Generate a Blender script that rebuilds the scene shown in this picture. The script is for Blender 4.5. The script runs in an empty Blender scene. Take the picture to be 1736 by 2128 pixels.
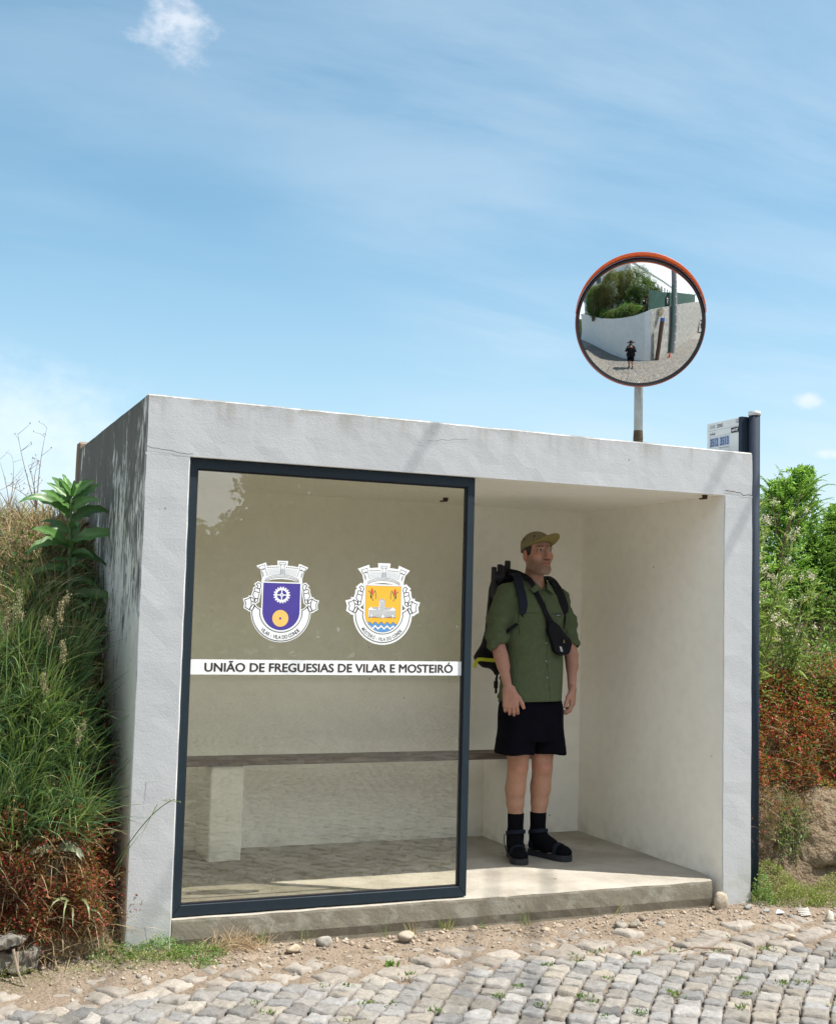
import bpy, math, random
import numpy as np
from mathutils import Vector, Matrix, noise, geometry
random.seed(7)
RNG = np.random.default_rng(11)
SC = bpy.context.scene
COL = SC.collection
R = math.radians

# ------------------------------------------------------------------ camera
CAM_POS = Vector((-0.985, -5.453, 1.3556))
yaw, pitch, roll = 0.39778, 0.08053, 0.02566
f_ = Vector((math.sin(yaw) * math.cos(pitch), math.cos(yaw) * math.cos(pitch), math.sin(pitch)))
r_ = Vector((math.cos(yaw), -math.sin(yaw), 0))
u_ = r_.cross(f_)
r2 = r_ * math.cos(roll) + u_ * math.sin(roll)
u2 = -r_ * math.sin(roll) + u_ * math.cos(roll)
cd = bpy.data.cameras.new("camera"); co = bpy.data.objects.new("camera", cd); COL.objects.link(co)
mw = Matrix((r2, u2, -f_)).transposed().to_4x4(); mw.translation = CAM_POS
co.matrix_world = mw
cd.sensor_fit = 'HORIZONTAL'; cd.sensor_width = 36.0; cd.lens = 2573.4 / 1736 * 36.0
cd.clip_start = 0.02; cd.clip_end = 2000
SC.camera = co

# ------------------------------------------------------------------ world, sun, exposure
SUN = Vector((0.400, -0.260, 0.879)).normalized()
SUN_EL = math.asin(SUN.z); SUN_AZ = math.atan2(SUN.x, SUN.y)
w = bpy.data.worlds.new("World"); SC.world = w; w.use_nodes = True
nt = w.node_tree; nt.nodes.clear()
def N(nt, t, **kw):
    n = nt.nodes.new(t)
    for k, v in kw.items(): setattr(n, k, v)
    return n
def link(nt, a, b): nt.links.new(a, b)
def math_(nt, op, a, b=None, c=None, clamp=False):
    n = N(nt, 'ShaderNodeMath', operation=op); n.use_clamp = clamp
    for i, v in enumerate((a, b, c)):
        if v is None: continue
        if isinstance(v, (int, float)): n.inputs[i].default_value = v
        else: link(nt, v, n.inputs[i])
    return n.outputs[0]
def mixc(nt, fac, a, b, blend='MIX'):
    n = N(nt, 'ShaderNodeMix', data_type='RGBA', blend_type=blend)
    for s, v in ((n.inputs[0], fac), (n.inputs[6], a), (n.inputs[7], b)):
        if isinstance(v, (int, float)): s.default_value = v
        elif isinstance(v, (tuple, list)): s.default_value = (*v[:3], 1)
        else: link(nt, v, s)
    return n.outputs[2]
def ramp(nt, fac, stops, interp='LINEAR'):
    n = N(nt, 'ShaderNodeValToRGB'); cr = n.color_ramp; cr.interpolation = interp
    while len(cr.elements) < len(stops): cr.elements.new(0.5)
    for e, (p, c) in zip(cr.elements, stops):
        e.position = p; e.color = (c, c, c, 1) if isinstance(c, (int, float)) else (*c[:3], 1)
    link(nt, fac, n.inputs[0]); return n.outputs[0]
def mrange(nt, v, a, b, c=0.0, d=1.0, smooth=True):
    n = N(nt, 'ShaderNodeMapRange'); n.clamp = True
    if smooth: n.interpolation_type = 'SMOOTHSTEP'
    link(nt, v, n.inputs[0])
    for i, x in enumerate((a, b, c, d)): n.inputs[i + 1].default_value = x
    return n.outputs[0]
def noise_(nt, vec, scale, detail=4, rough=0.5, dist=0.0, out=0):
    n = N(nt, 'ShaderNodeTexNoise'); n.inputs['Scale'].default_value = scale
    n.inputs['Detail'].default_value = detail; n.inputs['Roughness'].default_value = rough
    n.inputs['Distortion'].default_value = dist
    if vec is not None: link(nt, vec, n.inputs['Vector'])
    return n.outputs[out]
def vmap(nt, vec, scale=(1, 1, 1), rot=(0, 0, 0), loc=(0, 0, 0)):
    n = N(nt, 'ShaderNodeMapping'); n.inputs['Scale'].default_value = scale
    n.inputs['Rotation'].default_value = rot; n.inputs['Location'].default_value = loc
    link(nt, vec, n.inputs[0]); return n.outputs[0]

sky = N(nt, 'ShaderNodeTexSky', sky_type='NISHITA'); sky.sun_disc = False
sky.sun_elevation = SUN_EL; sky.sun_rotation = SUN_AZ
sky.air_density = 1.0; sky.dust_density = 0.6; sky.ozone_density = 1.6; sky.altitude = 60
tc = N(nt, 'ShaderNodeTexCoord')
hs = N(nt, 'ShaderNodeHueSaturation'); hs.inputs['Saturation'].default_value = 1.12; hs.inputs['Hue'].default_value = 0.478; hs.inputs['Value'].default_value = 1.12
link(nt, sky.outputs[0], hs.inputs['Color'])
# high thin cloud: the view direction projected on a flat layer
sep = N(nt, 'ShaderNodeSeparateXYZ'); link(nt, tc.outputs['Generated'], sep.inputs[0])
den = math_(nt, 'ADD', math_(nt, 'MAXIMUM', sep.outputs[2], 0.0), 0.16)
px = math_(nt, 'DIVIDE', sep.outputs[0], den); py = math_(nt, 'DIVIDE', sep.outputs[1], den)
cmb = N(nt, 'ShaderNodeCombineXYZ'); link(nt, px, cmb.inputs[0]); link(nt, py, cmb.inputs[1])
st = vmap(nt, cmb.outputs[0], (0.55, 1.5, 1), (0, 0, 0.55))
n1 = noise_(nt, st, 1.5, 8, 0.58, 0.25)
n2 = noise_(nt, vmap(nt, cmb.outputs[0], (0.5, 0.8, 1), (0, 0, 0.3), (3.1, 1.7, 0)), 0.9, 3, 0.5)
ci = math_(nt, 'MULTIPLY', mrange(nt, n1, 0.30, 0.68), mrange(nt, n2, 0.28, 0.58))
ci = math_(nt, 'MULTIPLY', ci, 0.46)
low = mrange(nt, sep.outputs[2], 0.36, 0.02, 0.0, 0.42)
ci = math_(nt, 'ADD', ci, low, clamp=True)
c1 = mixc(nt, ci, hs.outputs[0], (5.0, 6.0, 6.8))
# bright fill added to the southern sky, to lift light inside the shelter
south_fill = mrange(nt, sep.outputs[1], 0.05, -0.6, 0.0, 0.58)
c1 = mixc(nt, south_fill, c1, (12.0, 12.5, 13.0))
# small puffs
fn = noise_(nt, vmap(nt, tc.outputs['Generated'], (1, 1, 1.5)), 26, 6, 0.62)
def puff(col, d, rad, lo, hi, amt, squash=1.0, white=(7.8, 7.7, 7.9)):
    dv = Vector(d).normalized()
    sb = N(nt, 'ShaderNodeVectorMath', operation='SUBTRACT'); link(nt, tc.outputs['Generated'], sb.inputs[0]); sb.inputs[1].default_value = dv
    ml = N(nt, 'ShaderNodeVectorMath', operation='MULTIPLY'); link(nt, sb.outputs[0], ml.inputs[0]); ml.inputs[1].default_value = (1, 1, squash)
    ln = N(nt, 'ShaderNodeVectorMath', operation='LENGTH'); link(nt, ml.outputs[0], ln.inputs[0])
    fall = mrange(nt, ln.outputs['Value'], rad, rad * 0.1, 0, 1)
    m = mrange(nt, math_(nt, 'ADD', math_(nt, 'MULTIPLY', fn, 1.0), math_(nt, 'MULTIPLY', fall, 0.5)), lo, hi)
    m = math_(nt, 'MULTIPLY', math_(nt, 'MULTIPLY', m, mrange(nt, fall, 0.0, 0.3)), amt)
    return mixc(nt, m, col, white)
c1 = puff(c1, (0.1685, 0.889, 0.4259), 0.056, 0.70, 1.18, 0.66, 1.15)
c1 = puff(c1, (0.6386, 0.751, 0.168), 0.022, 0.70, 1.15, 0.5, 1.6, (7.4, 7.2, 7.3))
c1 = puff(c1, (0.32, 0.934, 0.1545), 0.014, 0.72, 1.0, 0.5, 2.2)
c1 = puff(c1, (0.655, 0.745, 0.128), 0.030, 0.75, 1.1, 0.45, 3.0, (7.4, 7.2, 7.3))
c1 = puff(c1, (0.02, 0.985, 0.125), 0.24, 0.45, 1.2, 0.5, 2.6, (6.9, 7.3, 7.7))
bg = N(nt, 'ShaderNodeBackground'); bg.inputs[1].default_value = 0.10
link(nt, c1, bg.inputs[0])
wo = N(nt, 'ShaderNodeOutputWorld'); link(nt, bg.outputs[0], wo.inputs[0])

ld = bpy.data.lights.new("sun", 'SUN'); lo = bpy.data.objects.new("sun", ld); COL.objects.link(lo)
ld.energy = 5.0; ld.angle = R(0.53); ld.color = (1.0, 0.955, 0.89)
lo.rotation_euler = SUN.to_track_quat('Z', 'Y').to_euler(); lo.location = (6, -4, 12)
SC.view_settings.view_transform = 'Standard'; SC.view_settings.look = 'None'
SC.view_settings.exposure = 0.63; SC.view_settings.gamma = 1.0
try:
    SC.cycles.max_bounces = 14; SC.cycles.transparent_max_bounces = 12; SC.cycles.diffuse_bounces = 10
except Exception: pass

# ------------------------------------------------------------------ mesh helpers
class MB:
    def __init__(s): s.v = []; s.f = []; s.m = []
    def add(s, vs, fs, m=0):
        b = len(s.v); s.v += [tuple(p) for p in vs]
        for f in fs: s.f.append(tuple(i + b for i in f)); s.m.append(m)
        return s
    def box(s, a, b, m=0):
        x0, y0, z0 = a; x1, y1, z1 = b
        return s.add([(x0, y0, z0), (x1, y0, z0), (x1, y1, z0), (x0, y1, z0), (x0, y0, z1), (x1, y0, z1), (x1, y1, z1), (x0, y1, z1)],
                     [(0, 3, 2, 1), (4, 5, 6, 7), (0, 1, 5, 4), (1, 2, 6, 5), (2, 3, 7, 6), (3, 0, 4, 7)], m)
    def tube(s, pts, rad, n=10, m=0, cap=True, flat=None):
        pts = [Vector(p) for p in pts]; k = len(pts)
        if isinstance(rad, (int, float)): rad = [rad] * k
        rings = []; prev = None
        for i, p in enumerate(pts):
            t = (pts[min(i + 1, k - 1)] - pts[max(i - 1, 0)]).normalized()
            if prev is None:
                a = Vector((0, 0, 1)) if abs(t.z) < 0.9 else Vector((1, 0, 0))
                x = t.cross(a).normalized()
            else: x = (prev - t * prev.dot(t)).normalized()
            prev = x; y = t.cross(x)
            ring = []
            for j in range(n):
                an = 2 * math.pi * j / n
                ring.append(p + (x * math.cos(an) + y * math.sin(an)) * rad[i])
            rings.append(ring)
        vs = [q for r in rings for q in r]; fs = []
        for i in range(k - 1):
            for j in range(n):
                a = i * n + j; b = i * n + (j + 1) % n
                fs.append((a, b, b + n, a + n))
        if cap: fs.append(tuple(range(n))[::-1]); fs.append(tuple((k - 1) * n + j for j in range(n)))
        return s.add(vs, fs, m)
    def lathe(s, prof, n=32, m=0, mat=None, ang=(0, 2 * math.pi)):
        full = abs(ang[1] - ang[0] - 2 * math.pi) < 1e-6
        nn = n if full else n + 1; vs = []
        for i in range(nn):
            a = ang[0] + (ang[1] - ang[0]) * i / n
            for (r, z) in prof:
                p = Vector((r * math.cos(a), r * math.sin(a), z)); vs.append(mat @ p if mat else p)
        k = len(prof); fs = []
        for i in range(n if full else n):
            i2 = (i + 1) % nn
            for j in range(k - 1): fs.append((i * k + j, i2 * k + j, i2 * k + j + 1, i * k + j + 1))
        return s.add(vs, fs, m)
    def prism(s, poly, ax, lo, hi, m=0):
        """poly 2D extruded along axis ax ('x','y','z')"""
        def P(a, b, c): return {'z': (a, b, c), 'y': (a, c, b), 'x': (c, a, b)}[ax]
        n = len(poly); vs = [P(a, b, lo) for a, b in poly] + [P(a, b, hi) for a, b in poly]
        fs = [tuple(range(n))[::-1], tuple(range(n, 2 * n))] + [(i, (i + 1) % n, (i + 1) % n + n, i + n) for i in range(n)]
        return s.add(vs, fs, m)
    def build(s, name, mats, parent=None, smooth=False):
        me = bpy.data.meshes.new(name); me.from_pydata(s.v, [], s.f); 
        return finish(me, name, mats, parent, smooth, s.m)
def finish(me, name, mats, parent=None, smooth=False, mi=None):
    if not isinstance(mats, (list, tuple)): mats = [mats]
    for m in mats: me.materials.append(m)
    if mi is not None and len(mats) > 1: me.polygons.foreach_set('material_index', np.array(mi, dtype=np.int32))
    if smooth: me.polygons.foreach_set('use_smooth', np.ones(len(me.polygons), dtype=bool))
    me.update(); me.validate()
    o = bpy.data.objects.new(name, me); COL.objects.link(o)
    if parent: o.parent = parent; o.matrix_parent_inverse = parent.matrix_world.inverted() if False else Matrix.Translation(-parent.location)
    return o
def tag(o, label=None, cat=None, group=None, kind=None):
    if label: o['label'] = label
    if cat: o['category'] = cat
    if group: o['group'] = group
    if kind: o['kind'] = kind
    return o
def thing(name, loc, label, cat, group=None):
    o = bpy.data.objects.new(name, None); COL.objects.link(o); o.location = loc; o.empty_display_size = 0.1
    return tag(o, label, cat, group)
def npmesh(name, V, F, mats, parent=None, smooth=False, col=None, mi=None):
    """V (n,3), F (m,k) arrays; col: per-vertex rgb"""
    V = np.asarray(V, dtype=np.float32); F = np.asarray(F, dtype=np.int32); k = F.shape[1]
    me = bpy.data.meshes.new(name)
    me.vertices.add(len(V)); me.vertices.foreach_set('co', V.ravel())
    me.loops.add(F.size); me.loops.foreach_set('vertex_index', F.ravel())
    me.polygons.add(len(F)); me.polygons.foreach_set('loop_start', np.arange(0, F.size, k, dtype=np.int32))
    try: me.polygons.foreach_set('loop_total', np.full(len(F), k, dtype=np.int32))
    except Exception: pass
    me.update(calc_edges=True)
    if col is not None:
        ca = me.color_attributes.new('Col', 'FLOAT_COLOR', 'POINT')
        c4 = np.ones((len(V), 4), dtype=np.float32); c4[:, :3] = col; ca.data.foreach_set('color', c4.ravel())
    return finish(me, name, mats, parent, smooth, mi)

def rough_box(mb, a, b, cell=0.06, amp=0.0022, rnd=0.006, m=0, keep=()):
    """box with gridded faces, uneven surface and worn edges. keep: faces ('x0','z1'..) whose rim stays sharp (it butts on another piece)"""
    axes = []
    for i, ax in enumerate('xyz'):
        n = max(1, int((b[i] - a[i] - 2 * rnd) / cell)); c = [a[i] + rnd + (b[i] - a[i] - 2 * rnd) * k / n for k in range(n + 1)]
        axes.append([a[i]] + c + [b[i]])
    for i in range(3):
        j, k = (i + 1) % 3, (i + 2) % 3
        for side in (0, 1):
            vs = []; nj, nk = len(axes[j]), len(axes[k])
            for cj in axes[j]:
                for ck in axes[k]:
                    p = [0, 0, 0]; p[i] = (a, b)[side][i]; p[j] = cj; p[k] = ck
                    ext = [(q, (0 if abs(p[q] - a[q]) < 1e-9 else 1)) for q in range(3) if abs(p[q] - a[q]) < 1e-9 or abs(p[q] - b[q]) < 1e-9]
                    sharp = any(('xyz'[q] + str(sd)) in keep for q, sd in ext)
                    pv = Vector(p); nv = noise.noise_vector(pv * 9) * amp + noise.noise_vector(pv * 31) * amp * 0.5
                    if len(ext) >= 2 and not sharp:
                        w_ = rnd * (0.55 + 0.7 * abs(noise.noise(pv * 14)))
                        for q, sd in ext: pv[q] += w_ * (1 if sd == 0 else -1)
                    if sharp:
                        for q, sd in ext: 
                            if ('xyz'[q] + str(sd)) in keep: nv[q] = 0
                    vs.append(pv + nv)
            fs = []
            for x in range(nj - 1):
                for y in range(nk - 1):
                    q = (x * nk + y, (x + 1) * nk + y, (x + 1) * nk + y + 1, x * nk + y + 1)
                    fs.append(q if side else q[::-1])
            mb.add(vs, fs, m)
    return mb

# ------------------------------------------------------------------ signed distance field modelling (bodies, clothes, rocks)
class Field:
    def __init__(s, lo, hi, h):
        s.lo = np.array(lo, float); s.h = h; s.n = np.ceil((np.array(hi) - s.lo) / h).astype(int) + 1
        s.f = np.full(s.n, 0.5, dtype=np.float32)
    def _reg(s, lo, hi, pad):
        i0 = np.clip(np.floor((np.array(lo) - pad - s.lo) / s.h).astype(int), 0, s.n); i1 = np.clip(np.ceil((np.array(hi) + pad - s.lo) / s.h).astype(int) + 1, 0, s.n)
        if np.any(i1 <= i0): return None
        ax = [s.lo[k] + s.h * np.arange(i0[k], i1[k]) for k in range(3)]
        X, Y, Z = np.meshgrid(*ax, indexing='ij', sparse=True)
        return (slice(i0[0], i1[0]), slice(i0[1], i1[1]), slice(i0[2], i1[2])), X, Y, Z
    def _put(s, sl, d, k, op):
        g = s.f[sl]; d = np.broadcast_to(d, g.shape)
        if op == 'add':
            if k > 0:
                hh = np.maximum(k - np.abs(g - d), 0) / k; r = np.minimum(g, d) - hh * hh * k * 0.25
            else: r = np.minimum(g, d)
        else:
            d = -d
            if k > 0:
                hh = np.maximum(k - np.abs(g - d), 0) / k; r = np.maximum(g, d) + hh * hh * k * 0.25
            else: r = np.maximum(g, d)
        s.f[sl] = r
    def cone(s, a, b, ra, rb, k=0.01, op='add'):
        a = np.array(a, float); b = np.array(b, float); r = max(ra, rb)
        g = s._reg(np.minimum(a, b) - r, np.maximum(a, b) + r, k + 3 * s.h)
        if g is None: return s
        sl, X, Y, Z = g; ab = b - a; L2 = max(ab @ ab, 1e-12)
        t = np.clip(((X - a[0]) * ab[0] + (Y - a[1]) * ab[1] + (Z - a[2]) * ab[2]) / L2, 0, 1)
        d = np.sqrt((X - a[0] - t * ab[0]) ** 2 + (Y - a[1] - t * ab[1]) ** 2 + (Z - a[2] - t * ab[2]) ** 2) - (ra + (rb - ra) * t)
        s._put(sl, d, k, op); return s
    def path(s, pts, rad, k=0.01, op='add'):
        for i in range(len(pts) - 1): s.cone(pts[i], pts[i + 1], rad[i], rad[i + 1], k, op)
        return s
    def ell(s, c, r, k=0.01, op='add', M=None):
        c = np.array(c, float); r = np.array(r, float); e = max(r) if M is not None else r
        g = s._reg(c - e, c + e, k + 3 * s.h)
        if g is None: return s
        sl, X, Y, Z = g; x, y, z = X - c[0], Y - c[1], Z - c[2]
        if M is not None:
            x, y, z = (M[0][0] * x + M[0][1] * y + M[0][2] * z, M[1][0] * x + M[1][1] * y + M[1][2] * z, M[2][0] * x + M[2][1] * y + M[2][2] * z)
        k0 = np.sqrt((x / r[0]) ** 2 + (y / r[1]) ** 2 + (z / r[2]) ** 2); k1 = np.sqrt((x / r[0] ** 2) ** 2 + (y / r[1] ** 2) ** 2 + (z / r[2] ** 2) ** 2)
        d = k0 * (k0 - 1) / np.maximum(k1, 1e-6)
        s._put(sl, d, k, op); return s
    def loft(s, tab, k=0.01, p=2.4, op='add'):
        """tab rows: z, cx, cy, a, b"""
        T = np.array(sorted(tab), float); am = T[:, 3].max(); bm = T[:, 4].max()
        g = s._reg((T[:, 1].min() - am, T[:, 2].min() - bm, T[0, 0]), (T[:, 1].max() + am, T[:, 2].max() + bm, T[-1, 0]), k + 3 * s.h)
        if g is None: return s
        sl, X, Y, Z = g; I = lambda c: np.interp(Z, T[:, 0], T[:, c])
        a = I(3); b = I(4); q = (np.abs((X - I(1)) / a) ** p + np.abs((Y - I(2)) / b) ** p) ** (1 / p)
        d = (q - 1) * np.minimum(a, b); d = np.maximum(d, np.maximum(T[0, 0] - Z, Z - T[-1, 0]))
        s._put(sl, d, k, op); return s
    def boxr(s, c, hs, r=0.005, k=0.0, op='add', M=None):
        c = np.array(c, float); hs = np.array(hs, float); e = np.linalg.norm(hs) + r if M is not None else hs + r
        g = s._reg(c - e, c + e, k + 3 * s.h)
        if g is None: return s
        sl, X, Y, Z = g; x, y, z = X - c[0], Y - c[1], Z - c[2]
        if M is not None:
            x, y, z = (M[0][0] * x + M[0][1] * y + M[0][2] * z, M[1][0] * x + M[1][1] * y + M[1][2] * z, M[2][0] * x + M[2][1] * y + M[2][2] * z)
        qx, qy, qz = np.abs(x) - hs[0] + r, np.abs(y) - hs[1] + r, np.abs(z) - hs[2] + r
        d = np.sqrt(np.maximum(qx, 0) ** 2 + np.maximum(qy, 0) ** 2 + np.maximum(qz, 0) ** 2) + np.minimum(np.maximum(qx, np.maximum(qy, qz)), 0) - r
        s._put(sl, d, k, op); return s
    def cut(s, p, n):
        """keep the side n points away from"""
        X, Y, Z = [s.lo[k] + s.h * np.arange(s.n[k]) for k in range(3)]; n = np.array(n, float); n /= np.linalg.norm(n)
        d = (X[:, None, None] - p[0]) * n[0] + (Y[None, :, None] - p[1]) * n[1] + (Z[None, None, :] - p[2]) * n[2]
        s.f = np.maximum(s.f, d.astype(np.float32)); return s
    def wrinkle(s, fn):
        X, Y, Z = [s.lo[k] + s.h * np.arange(s.n[k]) for k in range(3)]
        s.f = s.f + fn(X[:, None, None], Y[None, :, None], Z[None, None, :]).astype(np.float32); return s
    def mesh(s):
        f = s.f; f = np.pad(f, 1, constant_values=0.5); ins = f < 0
        c = np.zeros(np.array(f.shape) - 1, dtype=np.uint8)
        for dx in (0, 1):
            for dy in (0, 1):
                for dz in (0, 1):
                    c += ins[dx:f.shape[0] - 1 + dx, dy:f.shape[1] - 1 + dy, dz:f.shape[2] - 1 + dz]
        act = np.argwhere((c > 0) & (c < 8)); idx = np.full(c.shape, -1, dtype=np.int32); idx[tuple(act.T)] = np.arange(len(act))
        acc = np.zeros((len(act), 3)); cnt = np.zeros(len(act))
        cor = [(x, y, z) for x in (0, 1) for y in (0, 1) for z in (0, 1)]
        for a in cor:
            for ax in range(3):
                if a[ax]: continue
                b = list(a); b[ax] = 1
                fa = f[tuple((act + a).T)]; fb = f[tuple((act + b).T)]; m = (fa < 0) != (fb < 0)
                t = np.where(m, fa / np.where(m, fa - fb, 1), 0); p = np.array(a, float)[None] + 0 * act; p[:, ax] = t
                acc[m] += p[m]; cnt[m] += 1
        V = (act + acc / cnt[:, None] - 1) * s.h + s.lo
        F = []
        for ax in range(3):
            sa = [slice(None)] * 3; sb = [slice(None)] * 3; sa[ax] = slice(0, -1); sb[ax] = slice(1, None)
            A = ins[tuple(sa)]; B = ins[tuple(sb)]; e = np.argwhere(A != B)
            u, v = (ax + 1) % 3, (ax + 2) % 3
            e = e[(e[:, u] > 0) & (e[:, v] > 0) & (e[:, u] < f.shape[u] - 1) & (e[:, v] < f.shape[v] - 1)]
            q = []
            for du, dv in ((-1, -1), (0, -1), (0, 0), (-1, 0)):
                w_ = e.copy(); w_[:, u] += du; w_[:, v] += dv; q.append(idx[tuple(w_.T)])
            q = np.stack(q, 1); flip = ~A[tuple(e.T)]; q[flip] = q[flip][:, ::-1]; F.append(q)
        F = np.concatenate(F); F = F[(F >= 0).all(1)]
        return V, F
def smooth_mesh(V, F, it=2, lam=0.5):
    E_ = np.concatenate([F[:, [i, (i + 1) % 4]] for i in range(4)]); n = len(V)
    deg = np.bincount(E_[:, 0], minlength=n) + np.bincount(E_[:, 1], minlength=n)
    for _ in range(it):
        A = np.zeros_like(V)
        for k in range(3): A[:, k] = np.bincount(E_[:, 0], V[E_[:, 1], k], n) + np.bincount(E_[:, 1], V[E_[:, 0], k], n)
        V = V + lam * (A / np.maximum(deg, 1)[:, None] - V)
    return V

# ------------------------------------------------------------------ foliage helpers (all real geometry)
def unit(a): return a / np.maximum(np.linalg.norm(a, axis=-1, keepdims=True), 1e-9)
def leaves(P, D, L, W, col, nrm=None, fold=0.25, jitter=0.12):
    """folded four-point leaves; returns V, F(tri), C"""
    P = np.asarray(P, float); n = len(P); D = unit(np.asarray(D, float)); L = np.broadcast_to(L, (n,)); W = np.broadcast_to(W, (n,))
    up = np.tile([0, 0, 1.0], (n, 1)) if nrm is None else nrm
    up = up + RNG.normal(0, .35, (n, 3)); S = unit(np.cross(D, up)); U = np.cross(S, D)
    V = np.empty((n, 4, 3)); V[:, 0] = P; V[:, 2] = P + D * L[:, None] - U * (L * 0.12)[:, None]
    mid = P + D * (L * 0.5)[:, None] + U * (W * fold)[:, None]
    V[:, 1] = mid - S * (W * 0.5)[:, None]; V[:, 3] = mid + S * (W * 0.5)[:, None]
    b = np.arange(n)[:, None] * 4; F = np.concatenate([b + [0, 2, 1], b + [0, 3, 2]])
    c = np.asarray(col, float) * (1 + RNG.normal(0, jitter, (n, 1))); C = np.repeat(np.clip(c, 0.003, 1)[:, None], 4, 1)
    return V.reshape(-1, 3), F, C.reshape(-1, 3)
def blades(P, D, L, W, col, droop=0.5, seg=4, jitter=0.15):
    """grass blades as tapering bent strips"""
    P = np.asarray(P, float); n = len(P); D = unit(np.asarray(D, float)); L = np.broadcast_to(L, (n,)).astype(float); W = np.broadcast_to(W, (n,)).astype(float)
    droop = np.broadcast_to(droop, (n,)).astype(float)
    side = unit(np.cross(D, unit(RNG.normal(0, 1, (n, 3))))); pts = []; p = P.copy(); d = D.copy()
    for i in range(seg + 1):
        t = i / seg; wd = W * (1 - t) ** 0.7 * 0.5 if i < seg else W * 0.03
        if i == 0: wd = W * 0.35
        pts.append((p - side * wd[:, None], p + side * wd[:, None]))
        p = p + d * (L / seg)[:, None]; d = unit(d + np.array([0, 0, -1.0]) * (droop * (0.25 + t) / seg * 2.2)[:, None])
    V = np.stack([q for pr in pts for q in pr], 1)
    k = 2 * (seg + 1); b = np.arange(n)[:, None] * k; F = np.concatenate([b + [2 * i, 2 * i + 1, 2 * i + 3, 2 * i + 2] for i in range(seg)])
    c = np.asarray(col, float) * (1 + RNG.normal(0, jitter, (n, 1))); C = np.repeat(np.clip(c, 0.003, 1)[:, None], k, 1)
    return V.reshape(-1, 3), F, C.reshape(-1, 3)
def pal(n, cols, wts=None):
    cols = np.array(cols, float); i = RNG.choice(len(cols), n, p=None if wts is None else np.array(wts) / sum(wts)); return cols[i]
def rnd_dir(n, base=(0, 0, 1), spread=1.0): return unit(np.array(base, float) + RNG.normal(0, spread, (n, 3)))
class Green:
    """collects leaves and blades (triangulated) into one mesh"""
    def __init__(s): s.V = []; s.F = []; s.C = []; s.n = 0
    def add(s, vfc):
        V, F, C = vfc
        if F.shape[1] == 4: F = np.concatenate([F[:, :3], F[:, [0, 2, 3]]])
        s.V.append(V); s.F.append(F + s.n); s.C.append(C); s.n += len(V); return s
    def tube(s, pts, rad, col, n=5):
        mb = MB().tube(pts, rad, n, cap=False); V = np.array([tuple(v) for v in mb.v]); F = np.array(mb.f)
        return s.add((V, F, np.tile(np.array(col, float), (len(V), 1))))
    def build(s, name, mat, parent=None):
        return npmesh(name, np.concatenate(s.V), np.concatenate(s.F), mat, parent, col=np.concatenate(s.C))
# ------------------------------------------------------------------ materials
def newmat(name):
    m = bpy.data.materials.new(name); m.use_nodes = True; nt = m.node_tree; nt.nodes.clear()
    o = N(nt, 'ShaderNodeOutputMaterial'); b = N(nt, 'ShaderNodeBsdfPrincipled'); link(nt, b.outputs[0], o.inputs[0])
    return m, nt, b, o
def setc(s, v):
    s.default_value = (*v, 1)
def simple(name, col, rough=0.6, metal=0.0, var=0.08, vscale=20, bump=0.0, bscale=200, spec=0.5, sheen=0):
    m, nt, b, o = newmat(name); t = N(nt, 'ShaderNodeTexCoord')
    n = noise_(nt, t.outputs['Object'], vscale, 4, 0.6)
    c = mixc(nt, mrange(nt, n, 0.3, 0.7, smooth=False), tuple(x * (1 - var) for x in col), tuple(min(1, x * (1 + var)) for x in col))
    link(nt, c, b.inputs['Base Color']); b.inputs['Roughness'].default_value = rough; b.inputs['Metallic'].default_value = metal
    b.inputs['Specular IOR Level'].default_value = spec
    if sheen: b.inputs['Sheen Weight'].default_value = sheen
    if bump:
        bp = N(nt, 'ShaderNodeBump'); bp.inputs['Strength'].default_value = bump; bp.inputs['Distance'].default_value = 0.01
        link(nt, noise_(nt, t.outputs['Object'], bscale, 3, 0.6), bp.inputs['Height']); link(nt, bp.outputs[0], b.inputs['Normal'])
    return m
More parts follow.
